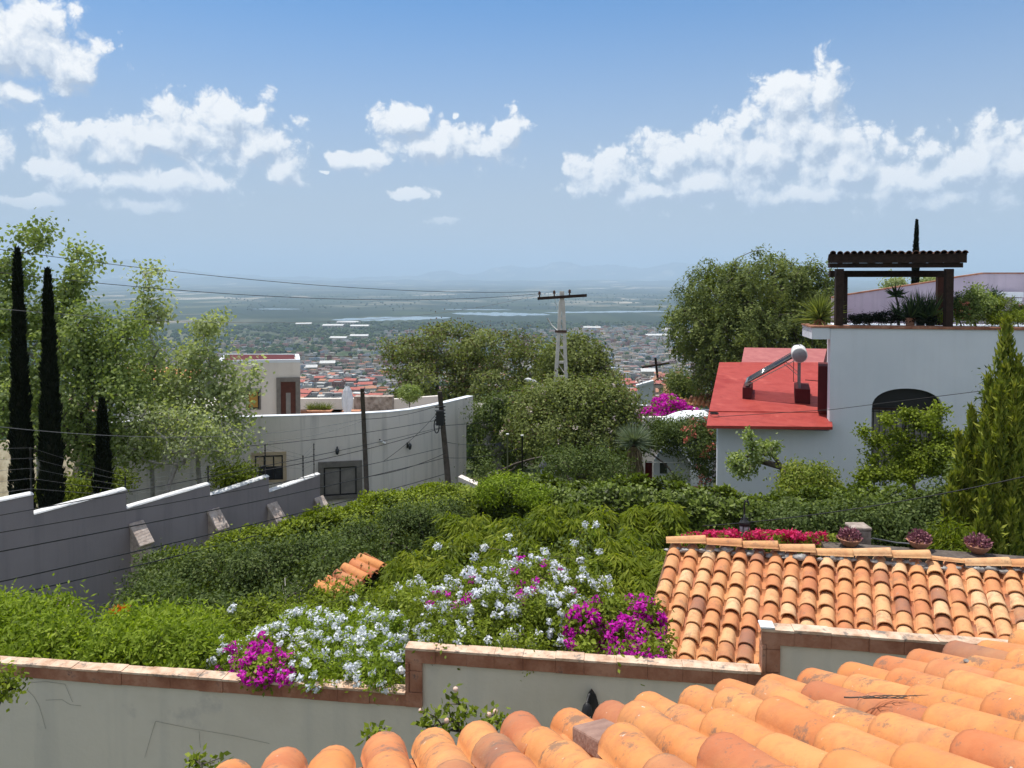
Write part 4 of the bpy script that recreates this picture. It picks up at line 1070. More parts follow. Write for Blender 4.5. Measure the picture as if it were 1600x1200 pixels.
    # planter boxes on the terrace
    for k, (px, w, lab) in enumerate(((500, .95, 'long terracotta planter with grass left of the closed umbrella'), (532, .32, 'short terracotta planter touching the closed umbrella'), (552, .3, 'short terracotta planter at the foot of the stone block'))):
        p = PD(px, 32.2, -6.17); t = P(px, 641, 32.2).z + 6.17
        o = empty('planter_box', p, 0, lab, 'planter', 'terracotta planters on the terrace')
        q = MB(); q.box(-w, w, -.18, .18, 0, t - .03); b = q.build('box', M['terracotta'], o, bevel=.01); b.matrix_parent_inverse.identity()
        q = MB(); q.box(-w - .02, w + .02, -.2, .2, t - .028, t); b = q.build('rim', M['terracotta'], o); b.matrix_parent_inverse.identity()
curved_house()

def gravel_bank():
    q = MB(); a, b = P(-90, 712, 27), P(72, 716, 27); zt = a.z
    q.prism([(a.x, a.y, -10), (b.x, a.y, -10), (b.x, a.y + 2.2, zt), (a.x, a.y + 2.2, zt)], (0, .4, 0))
    tag(q.build('retaining_bank', surf('pale_rubble', [(.34, .27, .17), (.52, .44, .30), (.62, .55, .40)], scale=3.5, bump=.8, bscale=7, spots=((.20, .16, .11), 3, .56)), None), 'sunlit pale rubble bank glimpsed between the two tall cypress trunks', 'retaining bank')
gravel_bank()

def far_left_roof():
    rng = random.Random(2)
    a, b = P(205, 592, 44), P(268, 597, 44); root = empty('tiled_roof_house', (a.x, a.y, -12), 0, 'house with a pinkish tile roof glimpsed through the poplar leaves', 'house')
    row = Vector((0, 1, .36)).normalized(); step = (b - a).normalized() * .24; mb = MB()
    tile_field(mb, lambda k: a + step * k, step, row, range(-4, 16), 4, .24, .38, .46, .11, .09, rng, pan=False); mb.build('roof_tiles', M['tile_mid'], root)
    mb = MB(); c = [a - step * 4, a + step * 16, a + step * 16 + row * 1.7, a - step * 4 + row * 1.7]; block(mb, [Vector((q.x, q.y + .2, 0)) for q in c], -14, a.z - .02); mb.build('wall', M['cream_wall'], root)
far_left_roof()
# ------------------------------------------------------------------ white house with roof terrace, right
WF = Face(P(1296, 650, 24.0), PD(1600, 24.0 * .9624, -4))
def white_house():
    H = WF.hit
    root = empty('white_house', WF.w(3, 1, -8.8), 0, 'white house with red painted lower roof and planted roof terrace', 'house')
    rayd = Vector((ray(1276, 600).x, ray(1276, 600).y, 0)).normalized()       # the left flank runs straight away from us
    inv = WF.M.to_3x3().inverted(); sd = inv @ rayd
    zt = H(1296, 513)[1]; s0, s1 = 0.0, 9.5; B = 7.5
    # arched window opening
    ax0, az = H(1362, 640); ax1, _ = H(1474, 640); _, atop = H(1418, 607); _, zsp = H(1362, 640); zb = H(1400, 742)[1]
    mb = MB(WF.M)
    mb.box(s0, ax0, 0, .3, -10, zt); mb.box(ax1, s1, 0, .3, -10, zt); mb.box(ax0, ax1, 0, .3, -10, zb)
    n = 16; cx = (ax0 + ax1) / 2; rx = (ax1 - ax0) / 2; rz = atop - zsp
    arc = [(cx - rx * math.cos(math.pi * i / n), zsp + rz * math.sin(math.pi * i / n) ** .75) for i in range(n + 1)]
    for (xa, za), (xb, zc) in zip(arc[:-1], arc[1:]):
        mb.add([(xa, 0, za), (xb, 0, zc), (xb, 0, zt), (xa, 0, zt), (xa, .3, za), (xb, .3, zc), (xb, .3, zt), (xa, .3, zt)], [(0, 1, 2, 3), (7, 6, 5, 4), (0, 4, 5, 1), (3, 2, 6, 7)])
    mb.box(s0 + .3, s1, .3, .5, zt - .25, zt)     # slab edge
    # flank, rear and slab as a skewed box
    def sk(x, y): return (x + sd.x / sd.y * y, y)
    def skbox(x0, x1, y0, y1, z0, z1):
        c = [sk(x0, y0), sk(x1, y0), sk(x1, y1), sk(x0, y1)]
        mb.prism([(a, b, z0) for a, b in c], (0, 0, z1 - z0))
    skbox(s0, s0 + .28, .302, B, -10, zt - .27); skbox(s0 + .3, s1 + 1, .51, B, zt - .60, zt - .42); skbox(s1 - .3, s1, .302, B, -10, zt - .27); skbox(s0 + .28, s1 - .3, B - .3, B, -10, zt - .27)
    # wall under the red roof: same plane, further left
    xl, _ = H(1121, 700); ze = H(1200, 668)[1]
    rv = inv @ Vector((ray(1127, 600).x, ray(1127, 600).y, 0)); lx = rv.x / rv.y
    mb.box(xl, -.002, 0, .3, -10, ze - .05); mb.prism([(xl, .302, -10), (xl + .3, .302, -10), (xl + .3 + lx * 9, 9, -10), (xl + lx * 9, 9, -10)], (0, 0, 10 + ze - .08))
    mb.build('wall', M['white_wall'], root)
    # window: upper pane blackened as the dark room, iron grille with curtains behind
    q = MB(WF.M); q.box(ax0, ax1, .16, .18, zb, zsp); w = q.build('window', M['curtain'], root)
    q = MB(WF.M); q.prism([(x, .19, z) for x, z in arc], (0, .02, 0)); q.build('upper_pane', M['cable'], w)
    q = MB(WF.M)
    for k in range(12):
        x = ax0 + (ax1 - ax0) * (k + .5) / 12; q.box(x - .012, x + .012, .10, .125, zb, zsp - .02)
    for z in (zb + .05, (zb + zsp) / 2, zsp - .08): q.box(ax0, ax1, .08, .10, z, z + .03)
    q.build('grille', M['black_iron'], w)
    q = MB(WF.M); q.box(ax0, ax1, .12, .158, zsp - .02, zsp + .05); q.box(cx - .03, cx + .03, .13, .158, zb, zsp - .022); q.build('window_frame', M['wood_dark'], w)
    # red roofs
    rf = MB(); f0, f1 = P(1104, 664, 23.75), P(1301, 668, 23.55); b0, b1 = P(1124, 566, 33), PD(1284, 33, P(1124, 566, 33).z)
    f1.z = f0.z = (f0.z + f1.z) / 2
    m0, m1 = f0.lerp(b0, .13), f1.lerp(b1, .13); m0.z = m1.z = m0.z + .10
    dn = Vector((0, 0, -.09))
    rf.prism([f0, f1, m1, m0], dn); rf.prism([m0, m1, b1, b0], dn)
    rf.tube([m0 + Vector((0, 0, .005)), m1 + Vector((0, 0, .005))], .025, n=6)
    rf.build('roof', M['red_roof'], root)
    q = MB(); c0, c1 = P(1158, 569, 33.4), PD(1286, 33.4, P(1158, 569, 33.4).z); d0, d1 = P(1163, 543, 36.5), P(1292, 545, 36.5)
    q.prism([c0, c1, d1, d0], dn)
    q.add([tuple(x) for x in (c0 + dn * 1.1, c1 + dn * 1.1, d1 + dn * 1.1, d0 + dn * 1.1)] + [(x.x, x.y, -10) for x in (c0, c1, d1, d0)], [(0, 4, 5, 1), (1, 5, 6, 2), (2, 6, 7, 3), (3, 7, 4, 0)])
    q.build('upper_roof', surf('worn_red_roof', [(.33, .10, .10), (.42, .15, .14)], scale=2.5, bump=.3, spots=((.5, .3, .3), 3, .64)), root)
    # maroon shaft on the flank
    q = MB(WF.M); z0, z1 = H(1285, 650)[1] + .05, H(1285, 575)[1]
    c = [(-.36 + sd.x / sd.y * .5, .5), (-.004 + sd.x / sd.y * .5, .5), (-.004 + sd.x / sd.y * 1.7, 1.7), (-.36 + sd.x / sd.y * 1.7, 1.7)]
    q.prism([(a, b, z0) for a, b in c], (0, 0, z1 - z0)); tag(q.build('side_panel', M['dark_red'], root), 'dark maroon panel on the flank')
    # terrace coping, planter ledge on the left corner
    q = MB(WF.M); x = -.03; rr = random.Random(9)
    while x < s1:
        q.r = rr.random(); q.box(x + .002, x + .298, -.05, .52, zt + .003, zt + .085); x += .30
    q.build('terrace_coping', M['brick'], root, bevel=.008)
    lx0, lz = H(1269, 512); _, lz0 = H(1269, 530)
    q = MB(WF.M); q.box(lx0, -.004, .02, 1.4, lz0, lz); q.build('planter_ledge', M['white_wall'], root)
    q = MB(WF.M); q.box(lx0 - .04, -.035, -.01, 1.42, lz + .003, lz + .05); q.build('ledge_cap', M['brick'], root)
    # pergola
    T = zt + .09
    pg = empty('pergola', WF.w(2.2, .2, T), 0, 'dark timber pergola with clay tile roof on the roof terrace', 'pergola')
    def post(px0, px1, pytop, y, mat='wood_dark'):
        a, z1 = H(px0, pytop, y); b, _ = H(px1, pytop, y); q = MB(WF.M); q.box(a, b, y, y + (b - a), T if y < .28 else zt + .003, z1); q.build('post', M[mat], pg, bevel=.01)
    post(1307, 1319, 420, .03); post(1479, 1491, 420, .03); post(1466, 1476.5, 423, 2.0, 'wood_red'); post(1316, 1325, 423, 2.0)
    xa, zf1 = H(1293, 403); xb, zf0 = H(1508, 418)
    _, zft = H(1400, 411)
    q = MB(WF.M); q.box(xa + .06, xb - .06, -.02, .20, zf0, zft); q.build('beam', M['wood_dark'], pg, bevel=.008)
    xr0, zr1 = H(1297, 423, 2.0); xr1, zr0 = H(1482, 433, 2.0)
    q = MB(WF.M); q.box(xr0, xr1, 1.98, 2.2, zr0, zr1 + .0); q.build('beam', M['wood_dark'], pg, bevel=.008)
    zb1 = H(1400, 399)[1]
    q = MB(WF.M); q.box(xa, xb, -.12, -.07, zft + .003, zb1); q.build('fascia', M['wood_dark'], pg)
    for k in range(8):
        x = xa + .35 + k * (xb - xa - .6) / 7
        q = MB(WF.M); q.prism([(x, -.065, zft + .005), (x + 2.5 * sd.x / sd.y, 2.5, zft - .10), (x + 2.5 * sd.x / sd.y, 2.5, zft + .04), (x, -.065, zft + .15)], (.09, 0, 0)); q.build('rafter', M['wood_dark'], pg)
    q = MB(WF.M); kx = sd.x / sd.y; q.prism([(xa, -.14, zb1 + .003), (xa + kx * 2.84, 2.7, zb1 - .1), (xa + kx * 2.84, 2.7, zb1 - .06), (xa, -.14, zb1 + .043)], (xb - xa, 0, 0)); q.build('roof_boards', M['wood_dark'], pg)
    q = MB(); r2 = random.Random(4); o = WF.w(xa + .12, -.22, zb1 + .035); step = WF.d * ((xb - xa - .2) / 19); row = (WF.n + WF.d * (sd.x / sd.y) + Vector((0, 0, -.035))).normalized()
    tile_field(q, lambda k: o + step * k, step, row, range(20), 6, .22, .40, .48, .092, .08, r2, pan=False); q.build('roof_tiles', surf('weathered_tile', [(.12, .06, .045), (.20, .10, .07)], scale=6), pg)
    # lilac wall with sloping top behind the terrace
    LF = Face(P(1318, 470, 33), P(1640, 470, 31)); pts = [(1300, 466), (1320, 462), (1465, 440), (1495, 434), (1537, 428), (1700, 428)]
    q = MB(LF.M); top = [(LF.hit(x, y)) for x, y in pts]
    q.prism([(top[0][0], 0, -9)] + [(s, 0, z) for s, z in top] + [(top[-1][0], 0, -9)], (0, .25, 0)); r3 = empty('lilac_wall', LF.w(2, .1, -9), 0, 'weathered lilac wall with a sloping brown capped top behind the terrace plants', 'wall')
    q.build('wall_body', M['lilac_wall'], r3)
    q = MB(LF.M)
    for (s0_, z0_), (s1_, z1_) in zip(top[:-1], top[1:]): q.prism([(s0_, -.04, z0_ + .003), (s1_, -.04, z1_ + .003), (s1_, -.04, z1_ + .06), (s0_, -.04, z0_ + .06)], (0, .33, 0))
    q.build('wall_cap', M['brick'], r3)
    q = MB(LF.M); a, z1 = LF.hit(1538, 456); b, z0 = LF.hit(1592, 464); q.box(a, b, -.5, -.003, z0, z1); a, z1 = LF.hit(1580, 456); b, z0 = LF.hit(1590, 500); q.box(a, b, -.45, -.1, z0 - 1, z1 - .25); q.build('white_ledge', M['white_wall'], r3)
white_house()

def solar_heater():
    c = P(1249, 554, 26.2); root = empty('solar_water_heater', (c.x, c.y, -4.4), 0, 'solar water heater with white round tank and slanted glass tubes on the red roof', 'solar heater')
    yv = Vector((.335, .942, 0)).normalized(); xv = Vector((yv.y, -yv.x, 0)); up = Vector((0, 0, 1))
    Mx = Matrix(((xv.x, yv.x, 0, c.x), (xv.y, yv.y, 0, c.y), (0, 0, 1, c.z), (0, 0, 0, 1)))
    q = MB(Mx); q.lathe((0, -.25, 0), [(.02, -.02), (.24, -.02), (.262, 0), (.262, 1.45), (.24, 1.47), (.02, 1.47)], n=24, axis='y'); q.build('tank', M['white_paint'], root)
    q = MB(Mx); q.lathe((0, -.285, 0), [(.225, 0), (.235, .012)], n=24, axis='y'); q.lathe((0, -.30, 0), [(.035, 0), (.035, .014)], n=10, axis='y'); q.build('tank_lid', flat('lid_grey', (.30, .31, .33)), root)
    a = Mx.inverted() @ P(1164, 603, 26.2)
    for k in range(12):
        y = -.12 + k * .115
        t = MB(Mx); t.tube([(a.x + .06, y, a.z + .05), (-.22, y, -.10)], .029, n=8); t.build('glass_tube', M['glass_dark'], root)
    for y in (-.2, 1.25):
        t = MB(Mx); d = Vector((-.2 - a.x, 0, -.07 - a.z)); n = Vector((-d.z, 0, d.x)).normalized() * .03
        t.prism([(a.x, y, a.z + .02), (-.2, y, -.05), (-.2 + n.x, y, -.05 + n.z), (a.x + n.x, y, a.z + .02 + n.z)], (0, .03, 0)); t.prism([(a.x + .03, y, a.z - .06), (-.12, y, -.19), (-.12, y, -.16), (a.x + .03, y, a.z - .03)], (0, .03, 0)); t.build('side_rail', M['steel'], root)
    t = MB(Mx); t.box(a.x - .02, a.x + .1, -.22, 1.28, a.z - .05, a.z + .04); t.build('foot_rail', M['steel'], root)
    zb = P(1250, 606, 26.2).z - c.z
    for y in (-.1, 1.1):
        t = MB(Mx); t.box(-.03, .05, y, y + .07, zb, -.22); t.tube([(.0, y, -.75), (-.5, y, -.33)], .012, n=4); t.build('stand_leg', flat('galvanised', (.22, .23, .24), rough=.4), root)
    bl = MB(Mx); z0 = P(1250, 632, 26.0).z - c.z; bl.box(-.14, .36, -.3, 1.35, z0 - .05, zb); bl.build('base_block', M['dark_red'], root, bevel=.02)
    z1 = P(1160, 608, 26.2).z - c.z; bl = MB(Mx); bl.box(a.x - .1, a.x + .2, -.25, 1.3, z0 - .05, z1); bl.build('base_block', M['dark_red'], root, bevel=.02)
    t = MB(Mx); t.tube([(-.18, 0, -.15), (-.18, 0, -.95), (.02, 0, -.98)], .012, n=5); t.tube([(-.25, .3, .30), (0, .3, .33), (.03, .3, .26)], .015, n=5); t.tube([(.2, .2, -.9), (.75, .25, -.93), (1.1, .3, -1.0)], .014, n=5); t.build('water_pipe', M['black_iron'], root)
    # coil of black hose near the roof edge
    p = P(1116, 647, 24.6); t = MB(); n = 28
    for k in range(2):
        t.tube([(p.x + .13 * math.cos(2 * math.pi * i / n), p.y + .13 * math.sin(2 * math.pi * i / n), p.z + .02 + k * .02) for i in range(n + 1)], .012, n=5)
    tag(t.build('coiled_cable', M['cable'], None), 'small coil of black cable lying at the red roof corner', 'cable')
solar_heater()

# ------------------------------------------------------------------ things between hedge and pepper tree
def middle_right():
    # chapel-like bell cote with cross
    D = 52; p = PD(1029, D, -9); root = empty('bell_cote', (p.x, p.y, -14), 0, 'small bell cote with a tiny tile roof and dark iron cross on top', 'bell cote')
    x0, x1 = P(1018, 610, D).x, P(1039, 610, D).x; y = p.y; zt = P(1029, 602, D).z
    q = MB(); q.box(x0, x1, y, y + .9, -16, zt - .8); q.build('pillar', M['cream_wall'], root)
    q = MB(); w = (x1 - x0); q.box(x0 + .1, x0 + .28, y + .05, y + .8, zt - .8, zt); q.box(x1 - .28, x1 - .1, y + .05, y + .8, zt - .8, zt); q.box(x0 + .28, x1 - .28, y + .05, y + .8, zt - .18, zt); q.build('belfry', M['stone'], root)
    q = MB(); m = (x0 + x1) / 2; q.prism([(x0 - .15, y - .1, zt + .003), (m, y - .1, zt + .5), (m, y + .95, zt + .5), (x0 - .15, y + .95, zt + .003)], (0, 0, .08)); q.prism([(x1 + .15, y - .1, zt + .003), (x1 + .15, y + .95, zt + .003), (m + .004, y + .95, zt + .5), (m + .004, y - .1, zt + .5)], (0, 0, .08)); q.build('roof', M['tile_mid'], root)
    q = MB(); t, b = P(1024, 559, D), P(1028, 592, D); q.tube([b - Vector((0, 0, .1)), t], .09, n=4); l, r = P(1003, 574, D), P(1046, 567, D); q.tube([l, r], .08, n=4); q.build('cross', M['wood_dark'], root)
    q = MB(); a, c = P(997, 606, 50), P(1021, 598.5, 50); q.prism([(a.x, a.y, a.z), (c.x, a.y, c.z), (c.x, a.y, -16), (a.x, a.y, -16)], (0, .3, 0)); gw = q.build('gable_wall', M['white_wall'], None)
    tag(gw, 'pale grey gable wall left of the bell cote', 'wall'); q = MB(); q.prism([(a.x - .1, a.y - .06, a.z + .003), (c.x, a.y - .06, c.z + .003), (c.x, a.y - .06, c.z + .18), (a.x - .1, a.y - .06, a.z + .18)], (0, .42, 0)); q.build('wall_cap', M['white_wall'], gw)
    # long pale wall with a tiled roof at its right end
    Fl = Face(P(985, 640, 42), P(1125, 640, 40)); root = empty('long_white_wall', Fl.w(2, 0, -13), 0, 'long pale blue white wall behind the magenta bougainvillea', 'wall')
    a, zt = Fl.hit(985, 632); b, _ = Fl.hit(1135, 632); q = MB(Fl.M); q.box(a, b, 0, .3, -13, zt); q.build('wall_body', M['white_wall'], root)
    r4 = empty('low_tiled_roof', Fl.w(3, 2, -12), 0, 'buff tile roof rising to the right above the long white wall', 'roof')
    rng = random.Random(6); q = MB(); o = Fl.w(Fl.hit(1058, 631)[0], .35, zt + .06); step = Fl.d * .25; row = (Fl.n + Vector((0, 0, .30))).normalized()
    tile_field(q, lambda k: o + step * k, step, row, range(14), lambda k: min(2 + k // 2, 9), .25, .4, .48, .115, .095, rng, pan=True); q.build('roof_tiles', M['tile_mid'], r4)
    # white curved sunlit roof edge
    q = MB(); D = 33; n = 14; top = []
    for i in range(n + 1):
        t = i / n; px = 1043 + 72 * t; py = 665 - 14 * math.sin(min(t * 1.6, 1) * math.pi / 2) if t < .62 else 651
        top.append((px, py))
    w0 = [P(x, y, D) for x, y in top]; base = P(1043, 668, D).z
    q.prism([(p.x, w0[0].y, p.z) for p in w0] + [(w0[-1].x, w0[0].y, base - 4), (w0[0].x, w0[0].y, base - 4)], (0, 1.6, 0))
    sv = [(p.x, w0[0].y + yy, p.z + .004 + zz) for yy, zz in ((-.02, 0), (.8, .0), (1.62, -.0)) for p in w0]
    tag(q.build('white_vault', M['white_wall'], None), 'bright white curved roof edge behind the coral bougainvillea', 'roof')
    q = MB(); a = P(1005, 652, 36); b = P(1052, 652, 36); q.box(a.x, b.x, a.y, a.y + .3, -12, a.z); tag(q.build('grey_garden_wall', M['grey_wall'], None), 'low grey wall under the magenta bougainvillea', 'wall')
    # garden gate with arched niche behind the yucca
    Fg = Face(P(1005, 720, 28.5), P(1125, 720, 28.0)); root = empty('arched_gateway', Fg.w(1, 0, -9), 0, 'pale blue arched gateway with dark window beside the yucca trunk', 'gateway')
    q = MB(Fg.M); cx = Fg.hit(1050, 720)[0]; R = cx - Fg.hit(1021, 740)[0]; zt = Fg.hit(1050, 704)[1]; zb = -9.6; n = 12
    arc = [(cx - R * math.cos(math.pi * i / n), zt - R + R * math.sin(math.pi * i / n)) for i in range(n + 1)]
    q.prism([(x, 0, z) for x, z in arc] + [(cx + R, 0, zb), (cx - R, 0, zb)], (0, .5, 0)); q.build('arch_wall', M['white_wall'], root)
    a, z1 = Fg.hit(1031, 722); b, z0 = Fg.hit(1042, 740); q = MB(Fg.M); q.box(a, b, -.03, -.003, z0, z1); q.build('window', M['glass_dark'], root)
    a, z1 = Fg.hit(1008, 722); b, z0 = Fg.hit(1019, 750); q = MB(Fg.M); q.box(a, b, .1, .16, zb, z1); q.build('door', M['dark_red'], root)
    q = MB(Fg.M); a, z1 = Fg.hit(1072, 757); b, _ = Fg.hit(1121, 757); q.box(a, b, -.6, -.2, zb, z1 - .06); q.build('plinth', M['white_wall'], root); q = MB(Fg.M); q.box(a - .03, b, -.64, -.17, z1 - .057, z1); q.build('plinth_cap', M['brick'], root)
middle_right()

# ------------------------------------------------------------------ poles, lamps, cables
def poles():
    def wood(px0, py0, px1, py1, D, r0, r1, label):
        a, b = P(px0, py0, D), P(px1, py1, D); d = (a - b) / (a.z - b.z); b = b + d * (-9.6 - b.z)
        root = empty('timber_pole', b, 0, label, 'pole', 'timber utility poles'); q = MB(); q.tube([b, b.lerp(a, .5) + Vector((.02, 0, 0)), a], [r1 * .85, (r0 + r1) * .42, r0 * .85], n=12); q.build('pole', M['pole_wood'], root); return root, a, b
    r1, a1, b1 = wood(566, 607, 572, 765, 26.4, .085, .12, 'upright timber pole in front of the stone block and grey house wall')
    q = MB(); q.tube([a1 - Vector((0, 0, .15)), a1 + Vector((.1, -.16, -.14))], .03, n=6); q.build('bolt', M['rust'], r1)
    r2, a2, b2 = wood(687, 612, 699, 748, 27.2, .10, .16, 'leaning dark timber pole with cable clutter at the right end of the curved wall')
    q = MB(); c = a2.lerp(b2, .10)
    for k in range(6):
        z = c + Vector((0, 0, -.12 * k)); q.tube([z + Vector((-.2, -.12, 0)), z + Vector((.17, -.14, .03))], .022, n=5)
    q.box(c.x - .15, c.x + .12, c.y - .3, c.y - .12, c.z - .62, c.z - .1); q.build('junction_box', M['black_iron'], r2)
    q = MB(); n = 18; cc = a2.lerp(b2, .22) + Vector((-.2, -.15, 0)); q.tube([(cc.x + .09 * math.cos(2 * math.pi * i / n), cc.y, cc.z + .26 * math.sin(2 * math.pi * i / n)) for i in range(n + 1)], .022, n=5); q.build('cable_loop', M['cable'], r2)
    # concrete H pole with timber crossarm
    D = 37; base = PD(877, D, -11); root = empty('concrete_pole', (base.x, base.y, -12), 0, 'pale concrete lattice power pole with a dark crossarm and insulators', 'power pole')
    tl, tr = P(876, 470, D), P(880, 470, D)
    for (t, px) in ((tl, 868), (tr, 885)):
        b = P(px, 600, D); d = (b - t); b = b + d * 1.6; q = MB(); w = .075
        q.add([(t.x - w, t.y - w, t.z), (t.x + w, t.y - w, t.z), (t.x + w, t.y + w, t.z), (t.x - w, t.y + w, t.z), (b.x - w * 1.4, b.y - w, b.z), (b.x + w * 1.4, b.y - w, b.z), (b.x + w * 1.4, b.y + w, b.z), (b.x - w * 1.4, b.y + w, b.z)],
              [(0, 1, 2, 3), (4, 7, 6, 5), (0, 4, 5, 1), (1, 5, 6, 2), (2, 6, 7, 3), (3, 7, 4, 0)]); q.build('pole_leg', M['concrete'], root)
    q = MB(); top = P(878, 455, D); q.box(top.x - .11, top.x + .11, top.y - .07, top.y + .07, top.z - .55, top.z); q.build('pole_head', M['concrete'], root)
    q = MB()
    for py in (497, 520, 543, 566, 589):
        t = (py - 470) / 130; a, b = P(876 - 8 * t, py, D), P(880 + 5 * t, py, D); q.box(a.x + .06, b.x - .0, a.y - .05, a.y + .05, a.z - .06, a.z + .06)
        a, b = P(876 - 8 * t, py, D), P(880 + 5 * (t + .17), py + 21, D); q.tube([a, b], .025, n=4)
    q.build('rung', M['concrete'], root)
    l, r = P(840, 466.5, D - .15), P(917, 461.5, D - .15); q = MB(); u = Vector((0, 0, .07)); q.prism([l - u, r - u, r + u, l + u], (0, .13, 0)); q.build('crossarm', M['wood_dark'], root)
    ins = []
    for px, py in ((843, 464), (866, 462.6), (890, 461)):
        p = P(px, py, D - .1); q = MB(); q.lathe((p.x, p.y, p.z), [(.03, 0), (.03, .1), (.08, .12), (.05, .17), (.08, .19), (.04, .26), (.02, .28)], n=8); q.build('insulator', M['rust'], root); ins.append(p + Vector((0, 0, .26)))
    q = MB(); a = P(855, 500, D); 
    q.tube([P(873, 518, D) + Vector((0, -.1, 0)), P(862, 508, D), P(855, 497, D)], [.02, .03, .035], n=6); q.tube([P(866, 466, D), P(870, 480, D), P(873, 500, D)], .01, n=4); q.build('fuse_arm', M['white_paint'], root)
    q = MB(); c = P(876, 517, D); q.box(c.x - .28, c.x + .3, c.y - .14, c.y - .09, c.z - .08, c.z + .04); q.build('steel_band', M['rust'], root)
    # street light arm sticking out of the tree
    root = empty('street_light', P(864, 700, 34), 0, 'white street light head on a slim curved arm rising from the tree crown', 'street light')
    q = MB(); g = PD(868, 34.5, -11); q.tube([g, P(866, 650, 34.4), P(863, 608, 34.3), P(850, 602, 34), P(836, 596.5, 33.8)], [.07, .055, .045, .035, .03], n=8); q.build('arm', M['steel'], root)
    a, b = P(838, 597, 33.8), P(820, 592.5, 33.6); q = MB(); q.tube([a, a.lerp(b, .3), a.lerp(b, .75), b], [.04, .10, .10, .03], n=8); q.build('lamp_head', M['white_paint'], root)
    # lantern post over the flower bed
    D = 12.6; g = PD(1163, D, -8); root = empty('garden_lantern', g, 0, 'black iron garden lantern with a hooked top among pink flowers beyond the tiles', 'lamp')
    q = MB(); hk = [P(1163, 862, D), P(1163, 790, D)] + [P(1163 + 3.5 - 3.5 * math.cos(a), 790 - 8 * math.sin(a), D) for a in (.6, 1.2, 1.8, 2.4, 3.0)]
    q.tube([Vector((g.x, g.y, -8))] + hk, .014, n=6); q.build('post', M['black_iron'], root)
    c = P(1163, 838, D - .08); q = MB(); q.lathe((c.x, c.y, c.z), [(.05, 0), (.075, .04), (.085, .15), (.07, .19)], n=12); q.build('lamp_glass', M['glass_lamp'], root)
    q = MB(); q.lathe((c.x, c.y, c.z + .193), [(.10, 0), (.07, .06), (.02, .11), (.014, .17)], n=12); q.lathe((c.x, c.y, c.z - .034), [(.02, 0), (.06, .03)], n=10)
    for k in range(6): a = k * math.pi / 3; q.tube([(c.x + .055 * math.cos(a), c.y + .055 * math.sin(a), c.z), (c.x + .09 * math.cos(a), c.y + .09 * math.sin(a), c.z + .15), (c.x + .08 * math.cos(a), c.y + .08 * math.sin(a), c.z + .2)], .006, n=4)
    for dx in (-.05, .05): q.sphere((c.x + dx, c.y, c.z + .3), .018, n=8, m=5)
    q.build('lamp_cage', M['black_iron'], root)
    # two posts and a hooded lantern under the dark trees
    for px, py, lab in ((793, 679, 'thin grey post under the dark trees, left one of two'), (816, 681, 'thin black post under the dark trees next to the hooded lantern')):
        D = 24.5; a, b = P(px, py, D), PD(px, D, -9.5); o = empty('thin_post', b, 0, lab, 'post', 'thin posts behind the hedge'); q = MB(); q.tube([b, a], .03 if px > 800 else .025, n=6); q.build('post', M['black_iron'] if px > 800 else M['steel'], o)
        q = MB(); q.lathe((a.x, a.y, a.z), [(.05, 0), (.05, .03)], n=8); q.build('post_cap', M['white_paint'], o)
    D = 23.5; c = P(849, 747, D); root = empty('hooded_lantern', (c.x, c.y, -9.3), 0, 'hooded iron street lantern standing behind the hedge', 'lamp')
    q = MB(); q.tube([(c.x, c.y, -9.3), (c.x, c.y, c.z)], .04, n=8); q.build('post', M['black_iron'], root)
    q = MB(); q.lathe((c.x, c.y, c.z), [(.06, 0), (.11, .33)], n=8); q.build('lamp_glass', M['glass_lamp'], root)
    q = MB(); q.lathe((c.x, c.y, c.z + .335), [(.17, 0), (.15, .04), (.09, .14), (.04, .18), (.015, .24)], n=12); q.build('hood', flat('grey_hood', (.07, .07, .075), rough=.35), root)
    # ------- cables
    def cable(pts, r, label, mat='cable', sag=None, group='cables over the gardens'):
        q = MB(); out = []
        if sag is not None:
            a, b = pts; n = 26
            for i in range(n + 1):
                t = i / n; out.append(a.lerp(b, t) - Vector((0, 0, 4 * sag * t * (1 - t))))
        else:
            out = pts
        q.tube(out, r * .8, n=4, cap=False); tag(q.build('cable', M[mat], None), label, 'cable', group)
    cable([P(-250, 352, 19), ins[0]], .012, 'topmost cable sagging across the sky to the left insulator of the power pole', sag=.55)
    cable([P(-250, 395, 18), ins[0] + Vector((.02, .1, -.1))], .012, 'second cable over the valley view to the crossarm of the power pole', sag=.65)
    cable([P(-250, 455, 17), ins[1]], .008, 'third cable threading behind the cypress tops to the power pole', 'cable_grey', sag=1.1)
    cable([P(395, 552, 42), P(790, 535, 44)], .02, 'short cable hanging level in front of the town roofs', sag=.45)
    hub = a2.lerp(b2, .2) + Vector((0, -.2, 0)); p1 = a1.lerp(b1, .3)
    lines = [((-120, 852), 10, (560, 736), (690, 700), .011, 'black cable crossing the slate wall just under its coping'),
             ((-120, 884), 9.5, (572, 745), (692, 716), .014, 'black cable crossing the slate wall second from the top'),
             ((-120, 935), 9, (575, 765), (697, 740), .014, 'black cable crossing the slate wall above the stone buttress foot'),
             ((-120, 960), 8.6, (400, 838), (560, 790), .013, 'lowest black cable passing in front of the first stone buttress'),
             ((-120, 826), 11, (560, 700), (688, 668), .010, 'thin cable skimming the white coping of the slate wall')]
    for (l, dl, m, e, r, lab) in lines:
        a = P(l[0], l[1], dl); 
        if lab.startswith('lowest'): b = P(e[0], e[1], 22.5)
        else: b = P(e[0], e[1], 26.8)
        cable([a, b], r, lab, sag=.10)
    cable([P(-100, 655, 16), P(565, 655, 26.3)], .008, 'grey cable crossing the two cypress trunks towards the upright pole', 'cable_grey', sag=.5)
    k = 0
